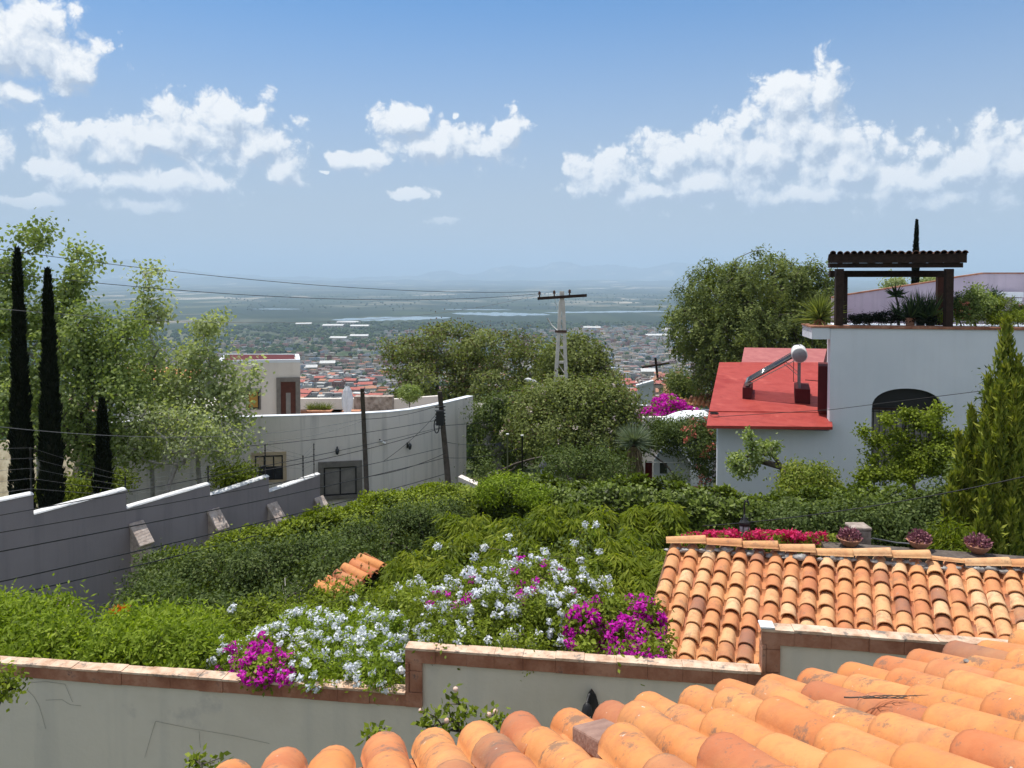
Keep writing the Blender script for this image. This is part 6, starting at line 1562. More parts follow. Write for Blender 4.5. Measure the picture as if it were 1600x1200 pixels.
# --- trees in the middle
def middle_trees():
    def b(px, py, D): p = P(px, py, D); return Vector((p.x, p.y, gz(p)))
    def pods(root, rs, ends):
        lf = LeafSet(91); n = 5200; c = ends[rs.randint(0, len(ends), n)] + rs.normal(size=(n, 3)) * .35; lf.add(c, unit(rs, n), .10, .085, tone=rs.uniform(0, 1, n)); lf.build('seed_pods', G['seed'], root, world=True)
    tree('jacaranda_tree', 'wide open jacaranda crown with dark branches and brown pods against the valley', b(720, 780, 43), [E_(640, 560, 43, 48, 45), E_(700, 545, 43, 60, 42), E_(770, 545, 43, 60, 40), E_(830, 560, 43, 45, 45), E_(680, 600, 42.5, 70, 45), E_(760, 610, 42, 70, 50), E_(610, 560, 43, 26, 30), E_(660, 640, 42, 60, 40), E_(820, 620, 42, 50, 40)],
         520, 26000, leaf=(.20, .10), mat=G['ash'], bark=M['bark_grey'], seed=81, r_clump=.27, r_base=.26, r_tip=.022, surf_=.55, trunk_to=tuple(P(715, 660, 42.5)), extra=pods, bend=.16, flat_=.6)
    tree('mesquite_tree', 'light green tree behind the concrete power pole', b(910, 780, 40), [E_(905, 560, 40, 45, 42), E_(930, 590, 40, 36, 36), E_(870, 570, 40.5, 36, 36), E_(880, 620, 40, 50, 40)],
         230, 15000, leaf=(.19, .10), mat=G['ash'], bark=M['bark_grey'], seed=82, r_clump=.30, r_base=.2, r_tip=.015, surf_=.55, bend=.14)
    def wb(root, rs, ends):
        lf = LeafSet(92); n = 110; c = ends[rs.randint(0, len(ends), n)] + rs.normal(size=(n, 3)) * .3; blossoms(lf, c, 8, .09, .09, rs); lf.build('blossoms', G['whitepink'], root, world=True)
        lf = LeafSet(93); n = 1800; c = ends[rs.randint(0, len(ends), n)] + rs.normal(size=(n, 3)) * .3; lf.add(c, unit(rs, n), .09, .06, tone=rs.uniform(.2, .8, n)); lf.build('dry_leaves', G['seed'], root, world=True)
    tree('flowering_tree', 'broad mixed green tree with scattered pale blossoms left of the yucca', b(890, 800, 29), [E_(850, 625, 29.5, 40, 30), E_(900, 640, 29, 55, 45), E_(950, 630, 29, 45, 45), E_(860, 680, 28.5, 55, 45), E_(930, 690, 28.5, 55, 45), E_(975, 660, 28.5, 22, 50), E_(820, 660, 29.5, 30, 40)],
         520, 42000, leaf=(.125, .07), mat=G['ash'], bark=M['bark'], seed=83, r_clump=.27, r_base=.16, r_tip=.009, surf_=.6, extra=wb)
    tree('tangled_tree', 'dark leaning tree with bare pale limbs right of the curved wall end', b(780, 800, 31), [E_(770, 650, 31, 36, 30), E_(800, 640, 31, 30, 36), E_(760, 700, 30.5, 26, 20), E_(820, 700, 30.5, 24, 30)],
         210, 9500, leaf=(.12, .07), mat=G['dark'], bark=M['bark_light'], seed=84, r_clump=.26, r_base=.2, r_tip=.014, surf_=.2, bend=.28, trunk_to=tuple(P(775, 720, 31)))
    # pepper tree: hanging strands
    rs = np.random.RandomState(85); base = b(1180, 760, 43); root = empty('pepper_tree', base, 0, 'large drooping pepper tree standing left of the pergola behind the red roof', 'tree')
    ells = [E_(1190, 440, 43, 62, 50), E_(1120, 460, 43, 55, 52), E_(1250, 455, 43, 48, 48), E_(1085, 510, 42.6, 38, 50), E_(1150, 520, 42, 66, 60), E_(1220, 520, 42, 60, 60), E_(1275, 500, 42, 40, 50), E_(1120, 570, 41.5, 36, 46), E_(1160, 585, 41.2, 46, 36), E_(1105, 420, 43, 22, 18), E_(1270, 430, 43, 26, 26)]
    ends, kk8 = ell_points(rs, ells, 680, .86); mb = MB(); skeleton(mb, base, ends, rs, .012, .34, tuple(P(1180, 560, 43)), .14); mb.build('trunk', M['bark'], root)
    lf = LeafSet(86); ns = 8; V = []; T = []
    for e in ends:
        tn = np.clip(rs.normal(.45, .22), 0, 1)
        for k in range(ns):
            s = e + rs.normal(size=3) * np.array([.26, .26, .16]); L_ = rs.uniform(.35, .95); m = 16; t = np.linspace(0, 1, m)
            o = unit(rs, 1)[0] * np.array([1, 1, 0]) * .55; q = s + np.outer(np.sqrt(t), o) + np.outer(t, [0, 0, -L_]); V.append(q + rs.normal(size=(m, 3)) * .03); T.append(np.full(m, tn))
    p = np.concatenate(V); T = np.concatenate(T); n = len(p); d = unit(rs, n) * .9; d[:, 2] -= .5; E8 = np.array(ells); cc = E8[kk8][:, :3]; rr = E8[kk8][:, 3:]; nr = np.repeat((ends - cc) / rr, ns * 16, 0); nr[:, 2] += .25; nr /= np.linalg.norm(nr, axis=1)[:, None]; lf.add(p, d, .19, .08, tone=T * .6 + rs.uniform(0, .4, n), nrm=nr, jit=.45); lf.build('crown', G['pepper'], root, world=True)
    tree('round_shrub', 'grey green bush at the foot of the pepper tree behind the long white wall', b(1062, 640, 46), [E_(1062, 605, 46, 26, 28), E_(1085, 620, 46, 22, 16)], 110, 8000, leaf=(.14, .07), mat=G['pepper'], bark=M['bark'], seed=87, r_clump=.3, r_base=.1, cat='shrub', crown='foliage')
    tree('far_tree', 'pale green tree top showing between the pergola posts above the lilac wall', b(1400, 560, 50), [E_(1400, 446, 50, 14, 10), E_(1455, 440, 50, 12, 8)], 40, 3000, leaf=(.16, .1), mat=G['poplar_pale'], bark=M['bark'], seed=88, r_clump=.3, r_base=.12)
    # topiary on the curved house terrace
    for px, py, rr, lab, s in ((640, 614, 15, 'round clipped little tree on the terrace left of the leaning pole', 95),):
        g = PD(px, 31.8, -6.17); tree('topiary_tree', lab, g, [E_(px, py, 31.8, rr, rr * .75)], 90, 5200, leaf=(.07, .045), mat=G['poplar'], bark=M['bark_grey'], seed=s, r_clump=.10, r_base=.03, r_tip=.004, trunk_to=tuple(P(px, py + 8, 31.8)), surf_=.8, bend=.02)
middle_trees()

# --- trees by the white house
def right_trees():
    def b(px, py, D): p = P(px, py, D); return Vector((p.x, p.y, gz(p)))
    tree('garden_tree', 'bushy green tree partly hiding the arched window', b(1425, 830, 20), [E_(1430, 715, 20, 40, 30), E_(1352, 676, 20, 16, 5), E_(1372, 690, 20, 22, 7), E_(1385, 655, 20, 14, 6), E_(1450, 660, 20, 26, 14), E_(1472, 640, 20, 12, 6), E_(1460, 715, 19.6, 34, 30), E_(1375, 740, 19.6, 30, 9), E_(1350, 745, 19.6, 12, 6), E_(1405, 680, 20, 22, 10), E_(1475, 685, 20, 20, 22), E_(1362, 712, 20, 16, 6), E_(1420, 650, 20, 14, 7), E_(1410, 735, 19.6, 30, 16)],
         320, 17000, leaf=(.09, .055), mat=G['hedge'], bark=M['bark'], seed=101, r_clump=.11, r_base=.1, r_tip=.008, surf_=.3, trunk_to=tuple(P(1425, 760, 20)))
    tree('lime_shrub', 'yellow green citrus bush left of the arched window', b(1262, 830, 18.8), [E_(1262, 752, 18.8, 38, 26), E_(1245, 775, 18.5, 30, 22), E_(1290, 775, 18.5, 30, 20)],
         180, 13000, leaf=(.075, .05), mat=leafmat('lime_leaf', [(.06, .10, .015), (.13, .17, .025), (.24, .27, .05), (.42, .42, .14)]), bark=M['bark'], seed=102, r_clump=.15, r_base=.07, surf_=.6, cat='shrub', crown='foliage')
    # crooked citrus with bare limbs
    base = b(1228, 800, 20); rs = np.random.RandomState(103); root = empty('citrus_tree', base, 0, 'crooked citrus tree with bare dark limbs before the white wall', 'citrus tree')
    ends = np.array([tuple(P(x + rs.uniform(-7, 7), y + rs.uniform(-5, 5), 20 + rs.uniform(-.4, .4))) for x, y in ((1168, 682), (1175, 695), (1185, 700), (1195, 695), (1210, 697), (1150, 720), (1160, 715), (1165, 735), (1155, 730), (1180, 725), (1160, 742), (1190, 715), (1205, 702), (1172, 708), (1150, 725)) for _ in range(2)])
    mb = MB(); skeleton(mb, base, ends, rs, .019, .11, tuple(P(1222, 730, 20)), .2); mb.build('trunk', M['bark'], root); lf = LeafSet(104); n = 2100; k = rs.randint(0, len(ends), n); lf.add(ends[k] + rs.normal(size=(n, 3)) * .085, unit(rs, n), .10, .06, tone=rs.uniform(0, 1, n)); lf.build('crown', G['poplar'], root, world=True)
    # flame shaped conifer on the right
    rs = np.random.RandomState(105); base = b(1560, 870, 15.5); root = empty('golden_conifer', base, 0, 'tall yellow green conifer with many flame shaped spires at the right edge', 'conifer')
    sp = [(1573, 500, 15.5, 26), (1518, 640, 15.2, 24), (1545, 590, 15.5, 20), (1592, 560, 15.3, 24), (1535, 665, 15.0, 24), (1500, 700, 15.1, 17), (1562, 640, 14.9, 24), (1590, 690, 14.7, 30), (1515, 740, 14.8, 24), (1550, 740, 14.6, 26), (1605, 620, 15.0, 30), (1578, 770, 14.5, 26), (1625, 560, 15.6, 30), (1540, 800, 14.5, 24), (1495, 770, 15, 15), (1570, 575, 15.0, 18), (1505, 690, 15.1, 24), (1492, 740, 15.0, 22), (1500, 790, 14.8, 26), (1525, 700, 15.2, 26), (1560, 700, 14.9, 28), (1550, 620, 15.2, 20)]
    r6 = random.Random(66)
    for (px, py, D, w) in list(sp[1:]):
        for _ in range(2): sp.append((px + r6.uniform(-24, 20), py + r6.uniform(15, 70), D - r6.uniform(.1, .5), w * r6.uniform(.55, .8)))
    mb = MB(); lf = LeafSet(106)
    for (px, py, D, w) in sp:
        t = P(px, py, D); a = Vector((base.x + (t.x - base.x) * .45, base.y + (t.y - base.y) * .6, base.z + .4)); mb.tube([base + Vector((0, 0, .1)), a, a.lerp(t, .5) + Vector(((t.x - a.x) * .15, 0, 0)), t], [.05, .04, .02, .004], n=5)
        L_ = min((t - a).length, 3.6); n = int(1500 * L_ / 2.2); u = rs.uniform(0, 1, n) ** .8; ax = (t - a).normalized(); R = w * D / F * .85
        cen = np.array(t)[None] - np.outer(u * L_, np.array(ax)); an = rs.uniform(0, 2 * math.pi, n); lump = 1 + .35 * np.sin(an * 4 + u * 22 + px); r = R * np.interp(u, [0, .15, .5, 1], [.05, .45, 1, .8]) * lump * rs.uniform(.5, 1, n)
        p = cen + np.stack([r * np.cos(an), r * np.sin(an), np.zeros(n)], -1); d = np.stack([np.cos(an) * .45, np.sin(an) * .45, np.full(n, 1.0)], -1) + unit(rs, n) * .3
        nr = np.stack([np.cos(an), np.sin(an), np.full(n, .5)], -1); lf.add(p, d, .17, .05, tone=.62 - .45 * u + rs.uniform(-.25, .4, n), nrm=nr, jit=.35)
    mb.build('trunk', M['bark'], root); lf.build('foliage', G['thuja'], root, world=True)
    cyp = [(1585, 590, 16.6)]
    tree('dark_conifer', 'dark green conifer mass behind the golden one at the right edge', b(1600, 870, 17), [E_(1590, 620, 17, 36, 50), E_(1580, 700, 17, 50, 60), E_(1540, 780, 16, 50, 60), E_(1600, 800, 16, 50, 60)], 200, 22000, leaf=(.12, .04), mat=G['dark'], bark=M['bark'], seed=107, r_clump=.22, r_base=.1, surf_=.5, cat='conifer', crown='foliage')
    tree('young_peach', 'little bright green shrub with drooping leaves right of the middle succulent bowl', b(1490, 900, 13.5), [E_(1488, 840, 13.5, 22, 22), E_(1495, 862, 13.3, 24, 18)], 60, 2300, leaf=(.12, .03), mat=G['peach'], bark=M['bark'], seed=108, r_clump=.13, r_base=.04, droop=.9, cat='shrub', crown='foliage')
    # deep shrubs in the shade of the hedge
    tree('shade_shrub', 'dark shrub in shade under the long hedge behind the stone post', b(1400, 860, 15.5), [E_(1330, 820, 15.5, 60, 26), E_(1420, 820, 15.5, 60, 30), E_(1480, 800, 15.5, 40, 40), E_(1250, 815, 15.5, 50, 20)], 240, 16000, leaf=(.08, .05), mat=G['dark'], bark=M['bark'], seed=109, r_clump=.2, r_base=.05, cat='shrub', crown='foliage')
    # pink flower bed
    rs = np.random.RandomState(110); D = 12.9; base = P(1180, 862, D); base.z = -7.6; root = empty('flower_bed', base, 0, 'bed of hot pink bougainvillea beyond the left part of the tile ridge', 'flowers')
    lf = LeafSet(110); n = 11000; px = rs.uniform(1060, 1305, n); pz = np.array([tuple(P(x, y, d)) for x, y, d in zip(px, rs.uniform(832, 868, n) + np.abs(px - 1180) * .03, rs.uniform(12.2, 13.6, n))]); lf.add(pz, unit(rs, n), .06, .035); lf.build('foliage', G['hedge'], root, world=True)
    mb = MB(); skeleton(mb, tuple(base), pz[:60], rs, .005, .04); mb.build('stems', M['bark'], root)
    lf = LeafSet(111); c = np.array([tuple(P(x, 829 + abs(x - 1180) * .05 + rs.uniform(0, 14), rs.uniform(12.1, 13.2))) for x in np.concatenate([rs.uniform(1085, 1150, 60), rs.uniform(1150, 1290, 110), rs.uniform(1064, 1090, 10)])]); blossoms(lf, c, 30, .075, .045, rs, .6); lf.build('blossoms', G['hotpink'], root, world=True)
right_trees()
# ------------------------------------------------------------------ near garden
def garden_shrub(name, label, base, ells, seed, n_ends, n_leaf, leaf, mat, r_clump, cat='shrub', surf_=.5, droop=0.0, flowers=(), r_tip=.004, group=None, bark=None, core=False):
    """shrub whose flower heads sit on the outside; flowers = (name, material, count, petals, ball radius, petal size, filter)"""
    def ex(root, rs, ends):
        for (nm, mt, cnt, per, R, size, flt) in flowers:
            c = []; tries = 0
            while len(c) < cnt and tries < cnt * 60:
                tries += 1; pts, k = ell_points(rs, ells, 1, .85); p = pts[0]
                e = ells[k[0]]; out = (p - np.array(e[:3])) / np.array(e[3:])
                if out[2] < -.35 and out[1] > -.2: continue
                if out[1] > .75: continue
                if any((((p - np.array(q[:3])) / np.array(q[3:])) ** 2).sum() < .62 for q in ells): continue
                v = Vector(p); d = v.y * CT - v.z * ST; px = 800 + F * v.x / d; py = 600 - F * ((v.y * ST + v.z * CT) / d + SHB)
                if flt and not flt(px, py, rs): continue
                c.append(p + out * .03)
            if c:
                lf = LeafSet(seed + 7 + cnt); blossoms(lf, np.array(c), per, R, size, rs); lf.build(nm, mt, root, world=True)
    return tree(name, label, base, ells, n_ends, n_leaf, leaf, mat, bark or M['bark'], seed, r_clump=r_clump, r_base=.035, r_tip=r_tip, cat=cat, surf_=surf_, droop=droop, extra=ex, crown='foliage', group=group)

def near_garden():
    rs0 = np.random.RandomState(7)
    g = lambda px, py, D: Vector((P(px, py, D).x, P(px, py, D).y, gz(P(px, py, D))))
    # peach trees with drooping leaves
    tufts = []
    rs = np.random.RandomState(120)
    def peach(name, label, base, spots, seed, n_per, L_, W_):
        rs = np.random.RandomState(seed); root = empty(name, base, 0, label, 'tree'); ends = np.array([tuple(P(*s[:3])) for s in spots]); mb = MB(); skeleton(mb, tuple(base), ends, rs, .008, .07, None, .12); mb.build('trunk', M['bark'], root)
        lf = LeafSet(seed)
        for (px, py, D, r) in spots:
            c = np.array(P(px, py, D)); R = r * D / F; tn = np.clip(rs.normal(.55, .2), .1, .95)
            n = n_per; u = unit(rs, n); u[:, 2] = np.abs(u[:, 2]) * 1.0 - .25; q = c + u * R * rs.uniform(.35, 1.0, (n, 1)); out = u * np.array([1, 1, .2])
            d = out * .75 + np.array([0, 0, -.75]) + rs.normal(size=(n, 3)) * .22
            lf.add(q, d, L_, W_, tone=tn * .6 + rs.uniform(0, .4, n), nrm=u * .8 + np.array([0, -.1, .5]), jit=.45)
        lf.build('crown', G['peach'], root, world=True)
    sp = []
    def fill(n, x0, x1, y0f, y1f, D0, D1, r0, r1, rs):
        out = []
        for _ in range(n):
            px = rs.uniform(x0, x1); y0, y1 = y0f(px), y1f(px)
            if y1 <= y0: continue
            t = rs.uniform(0, 1); py = y0 + (y1 - y0) * t; out.append((px, py, D1 + (D0 - D1) * t + rs.uniform(-.35, .35), rs.uniform(r0, r1)))
        return out
    top1 = lambda x: np.interp(x, [770, 800, 880, 930, 980, 1020], [830, 805, 780, 790, 822, 855]) + 10
    peach('peach_tree', 'yellow green peach tree with drooping leaves in the middle of the garden', g(890, 960, 12.2), fill(92, 772, 985, top1, lambda x: 940, 11.2, 13.2, 20, 32, rs), 121, 210, .15, .034)
    top2 = lambda x: np.interp(x, [580, 620, 680, 740, 790], [905, 862, 845, 830, 850]) + 10
    peach('peach_tree', 'wide low peach tree with drooping leaves left of the tallest one', g(680, 980, 12.0), fill(80, 590, 790, top2, lambda x: 955, 10.4, 12.8, 18, 28, rs), 122, 190, .14, .032)
    peach('peach_tree', 'shaded peach tree leaning against the left verge of the tile roof', g(980, 960, 11.4), fill(58, 930, 1040, lambda x: np.interp(x, [930, 1000, 1040], [850, 845, 880]), lambda x: np.interp(x, [930, 1010, 1040], [950, 950, 900]), 10.4, 11.8, 16, 26, rs), 123, 170, .14, .034)
    peach('peach_tree', 'small peach tree in front of the round end of the big hedge', g(745, 880, 15.2), fill(30, 700, 800, lambda x: 812 - (x - 700) * .1, lambda x: 850, 14.6, 15.6, 16, 24, rs), 124, 130, .16, .04)
    peach('peach_tree', 'young peach tree rising from the shade between long hedge and tile ridge', g(1010, 880, 14.3), fill(36, 985, 1060, lambda x: 795, lambda x: 850, 13.8, 14.6, 14, 22, rs), 125, 110, .15, .04)
    # white-blue plumbago over the wall
    W = lambda px, py, D: P(px, py, D)
    garden_shrub('plumbago_shrub', 'pale blue flowering plumbago spilling over the lower step of the coping', g(480, 1000, 8.4),
                 [E_(440, 1020, 8.1, 60, 38), E_(520, 1020, 7.95, 60, 42), E_(590, 1025, 7.7, 50, 40), E_(385, 1030, 8.2, 50, 24), E_(480, 985, 8.4, 60, 22), E_(550, 990, 8.3, 60, 26), E_(600, 985, 8.1, 36, 24), E_(345, 1022, 8.4, 34, 16), E_(500, 1045, 7.3, 60, 16, None, .25), E_(590, 1050, 7.15, 46, 16, None, .22)],
                 131, 420, 30000, (.045, .02), G['garden'], .075, surf_=.6, flowers=[('blossoms', G['plumbago'], 380, 26, .037, .031, None)])
    garden_shrub('plumbago_shrub', 'large plumbago mound of pale blue flowers above the taller part of the coping', g(800, 980, 8.6),
                 [E_(700, 985, 8.1, 50, 38), E_(770, 975, 8.2, 60, 50), E_(840, 975, 8.2, 56, 48), E_(890, 970, 8.2, 46, 44), E_(760, 930, 8.9, 60, 34), E_(830, 915, 9.1, 60, 36), E_(890, 925, 9.0, 44, 34), E_(690, 950, 8.8, 44, 24), E_(930, 930, 9.0, 26, 22), E_(720, 1006, 7.2, 60, 12, None, .2), E_(830, 1008, 7.15, 60, 12, None, .2)],
                 132, 520, 42000, (.045, .022), G['hedge'], .08, surf_=.6, flowers=[('blossoms', G['plumbago'], 390, 26, .037, .031, lambda x, y, r: r.rand() < .95),
                 ('magenta_blossoms', G['magenta'], 34, 20, .05, .036, lambda x, y, r: (abs(x - 850) < 45 and y < 945) or (x < 740 and y < 975))])
    garden_shrub('undergrowth_shrub', 'dark filler leaves added as shade under the peach trees', g(820, 960, 12), [E_(840, 880, 12.6, 80, 50, None, .8), E_(930, 890, 12.3, 60, 50, None, .8), E_(700, 910, 12.4, 90, 40, None, .8), E_(1000, 905, 11.8, 40, 40, None, .5)], 139, 300, 20000, (.08, .04), G['dark'], .2, cat='shrub')  # dark shrub added so the gaps between peach tufts look shaded
    # loose flower heads among the peach leaves
    c = np.array([tuple(P(x, y, d)) for x, y, d in ((684, 853, 11.2), (756, 855, 10.9), (794, 838, 11.4), (915, 819, 12.0), (931, 820, 12.1), (851, 861, 10.6), (854, 868, 10.5), (897, 848, 11.3), (907, 875, 10.6), (936, 862, 11), (623, 918, 10.1), (612, 935, 9.8), (640, 912, 10.2), (663, 914, 10.2), (700, 903, 10.2), (702, 907, 10.1), (730, 890, 10.2), (788, 880, 10.0), (832, 876, 10.2), (826, 884, 9.9), (741, 870, 10.4), (655, 905, 10.1), (950, 905, 9.8), (938, 920, 9.7), (945, 930, 9.5), (553, 935, 10), (574, 948, 9.5), (362, 950, 9.6), (802, 862, 10.6))])
    q = MB(); rs = np.random.RandomState(5); root = empty('tall_plumbago', g(780, 980, 10.6), 0, 'single white flower heads on long shoots standing among the peach leaves', 'flowers')
    skeleton(q, tuple(root.location), c, rs, .0012, .005); q.build('stems', M['bark'], root)
    lf = LeafSet(6); blossoms(lf, c, 46, .06, .034, rs); lf.build('blossoms', G['plumbago'], root, world=True)
    lf = LeafSet(8); k = rs.randint(0, len(c), 900); lf.add(c[k] + rs.normal(size=(900, 3)) * .10 - np.array([0, 0, .1]), unit(rs, 900), .06, .025); lf.build('foliage', G['garden'], root, world=True)
    # magenta bougainvilleas
    garden_shrub('bougainvillea', 'bright magenta bougainvillea hanging over the coping beside the tile roof', g(960, 1010, 7.6),
                 [E_(912, 985, 7.5, 24, 34), E_(945, 975, 7.7, 30, 36), E_(975, 1000, 7.4, 30, 30), E_(1010, 975, 7.9, 26, 36), E_(1015, 1010, 7.5, 20, 20), E_(985, 955, 8.1, 26, 16), E_(975, 1030, 6.95, 20, 14, None, .12), E_(905, 1014, 7.05, 16, 12, None, .12), E_(1012, 1022, 6.9, 20, 10, None, .12)],
                 133, 200, 11000, (.05, .03), G['hedge'], .07, surf_=.5, flowers=[('bracts', G['magenta'], 230, 24, .044, .038, lambda x, y, r: (x - 955) ** 2 + (y - 955) ** 2 > 500)])
    garden_shrub('bougainvillea', 'small magenta bougainvillea cascading onto the coping at the left of the plumbago', g(415, 1040, 7.9),
                 [E_(400, 1035, 7.7, 32, 22), E_(440, 1042, 7.65, 28, 17), E_(380, 1046, 7.7, 12, 10), E_(408, 1010, 7.9, 12, 14), E_(412, 1043, 7.3, 34, 10, None, .2), E_(455, 1046, 7.3, 18, 8, None, .15)],
                 134, 90, 3500, (.05, .03), G['hedge'], .06, surf_=.5, flowers=[('bracts', G['magenta'], 110, 26, .044, .038, None)])
    c = np.array([tuple(P(x, y, 8.0)) for x, y in ((355, 1012), (365, 1008), (373, 1015), (340, 1045), (372, 1025), (362, 1017))]); root = empty('petunia', g(360, 1030, 8.1), 0, 'few dusky magenta flowers at the left fringe of the plumbago', 'flowers')
    q = MB(); skeleton(q, tuple(root.location), c, rs, .004, .02); q.build('stems', M['bark'], root); lf = LeafSet(9); blossoms(lf, c, 24, .04, .03, rs); lf.build('blossoms', G['magenta'], root, world=True)
    # leafy bed on the left
    leafy = [('yellow green feathery plants along the left end of the coping', [E_(60, 1000, 8.3, 80, 34), E_(150, 1010, 8.2, 60, 28), E_(-40, 990, 8.5, 70, 50), E_(20, 975, 8.9, 60, 34)], 141, 15000, None),
             ('lush bright leaves in the middle of the left flower bed', [E_(240, 1010, 8.2, 60, 32), E_(290, 1020, 8.15, 46, 26), E_(200, 992, 8.8, 50, 26), E_(260, 985, 9.2, 60, 24), E_(320, 998, 8.9, 40, 22), E_(170, 1020, 8.05, 40, 20)], 142, 17000, None),
             ('tall leafy stems with pale pink blooms left of the orange flower', [E_(85, 960, 9.2, 22, 24), E_(70, 990, 8.9, 30, 24), E_(5, 945, 9.6, 16, 10)], 143, 4500, [('blossoms', G['whitepink'], 15, 30, .045, .04, None)]),
             ('dense green shrub below the stone buttress', [E_(230, 945, 10.8, 38, 30), E_(270, 955, 10.4, 50, 30), E_(210, 965, 10, 40, 26), E_(320, 965, 10.2, 50, 26), E_(250, 920, 11.6, 26, 26)], 144, 15000, None)]
    for lab, ells, seed, n, fl in leafy:
        garden_shrub('garden_plant', lab, g(*[(ells[0][0] / 1, 0, 0)][0]) if False else Vector((ells[0][0], ells[0][1], gz(Vector(ells[0][:3])))), ells, seed, int(n / 55), n, (.075, .026) if seed != 144 else (.06, .03), G['garden'] if seed != 144 else G['dark'], .11, cat='plant', surf_=.4, flowers=fl or ())
    root = empty('orange_lily', g(186, 1000, 9.6), 0, 'single orange flower cluster above the bright left flower bed', 'flowers'); q = MB(); c = np.array([tuple(P(x, y, 9.5)) for x, y in ((183, 955), (190, 957), (178, 960), (195, 953))]); skeleton(q, tuple(root.location), c, rs, .005, .02); q.build('stems', M['bark'], root)
    lf = LeafSet(10); k = rs.randint(0, 4, 130); lf.add(c[k], unit(rs, 130) + np.array([0, 0, .6]), .09, .02); lf.build('blossoms', G['orange'], root, world=True)
    garden_shrub('garden_plant', 'low green filler plants at the back between bed and big hedge', g(420, 1000, 10.4), [E_(400, 975, 10.4, 60, 22), E_(500, 965, 10.6, 60, 30), E_(560, 945, 10.4, 30, 30), E_(610, 965, 9.6, 40, 30), E_(340, 985, 9.8, 50, 20), E_(650, 950, 9.5, 40, 24)], 145, 260, 15000, (.07, .03), G['hedge'], .13, cat='plant', surf_=.4)
    # sprig entering at the left edge, rose bush before the garden wall
    garden_shrub('rose_bush', 'leafy sprig hanging in front of the garden wall at the left picture edge', Vector((P(-40, 1200, 6.3).x, P(-40, 1200, 6.3).y, -7.3)), [E_(5, 1072, 6.2, 24, 13), E_(-10, 1060, 6.2, 14, 16)], 146, 26, 420, (.05, .03), G['hedge'], .06, surf_=.2)
    for (px, lab, spots, seed, pk) in ((700, 'rose bush with pale buds in front of the garden wall behind the first tiles', [(660, 1128), (668, 1115), (680, 1120), (700, 1100), (712, 1083), (718, 1100), (730, 1108), (705, 1125), (690, 1132), (672, 1135), (716, 1130), (726, 1122), (700, 1140), (720, 1142)], 151, [(712, 1077), (658, 1111), (698, 1126)]),
                                  (775, 'rose shoot with two pink buds just right of the larger rose bush', [(765, 1120), (775, 1115), (785, 1122), (757, 1124), (778, 1130)], 152, [(774, 1112), (764, 1117)]),
                                  (590, 'tiny rose shoot peeping over the first row of tiles', [(585, 1140), (592, 1146), (576, 1150), (594, 1138)], 153, []),
                                  (315, 'small leafy shoots at the lower left corner of the near roof', [(303, 1186), (310, 1192), (345, 1184), (335, 1192), (312, 1180)], 154, [])):
        D = 5.6; base = Vector((P(px, 1150, D).x, P(px, 1150, D).y, -7.3)); root = empty('rose_bush', base, 0, lab, 'rose bush'); rs = np.random.RandomState(seed)
        ends = np.array([tuple(P(x, y, D + rs.uniform(-.12, .12))) for x, y in spots]); q = MB(); skeleton(q, tuple(base), ends, rs, .004, .02, tuple(P(px, 1195, D)), .05); q.build('stems', M['bark'], root)
        lf = LeafSet(seed); n = 16 * len(ends); k = rs.randint(0, len(ends), n); lf.add(ends[k] + rs.normal(size=(n, 3)) * .03, unit(rs, n) + np.array([0, 0, -.3]), .055, .034); lf.build('foliage', G['hedge'], root, world=True)
        if pk:
            q = MB()
            for x, y in pk: q.sphere(P(x, y, D - .03), .02, n=8, m=6, jit=.12)
            q.build('rose_bud', surf('rose_petal', [(.75, .45, .36), (.8, .62, .5)]), root)
near_garden()

# ------------------------------------------------------------------ yucca, bougainvilleas and terrace plants further off
def blades(lf, c, n, L, W, rs, spread=1.0, up=.3, tone=None, seg=3, droop=.25):
    """long stiff leaves made of overlapping pieces"""
    u = unit(rs, n) * np.array([spread, spread, 1]); u[:, 2] = np.abs(u[:, 2]) * .8 + up * rs.uniform(-1, 1.6, n); u /= np.linalg.norm(u, axis=1)[:, None]
    side = np.cross(u, unit(rs, n)); side /= np.linalg.norm(side, axis=1)[:, None]; Ls = L * rs.uniform(.7, 1.1, n); tn = rs.uniform(0, 1, n)
    p = np.repeat(np.array(c)[None], n, 0).astype(float); d = u.copy()
    for k in range(seg):
        w0 = W * (1 - k / seg) ; w1 = W * (1 - (k + 1) / seg); q = p + d * (Ls / seg)[:, None]
        v = np.stack([p - side * w0 / 2, p + side * w0 / 2, q + side * max(w1, .002) / 2, q - side * max(w1, .002) / 2], 1); lf.V.append(v); lf.R.append(np.repeat(tn, 4)); lf.n += n
        p = q; d = d + np.array([0, 0, -droop]); d /= np.linalg.norm(d, axis=1)[:, None]

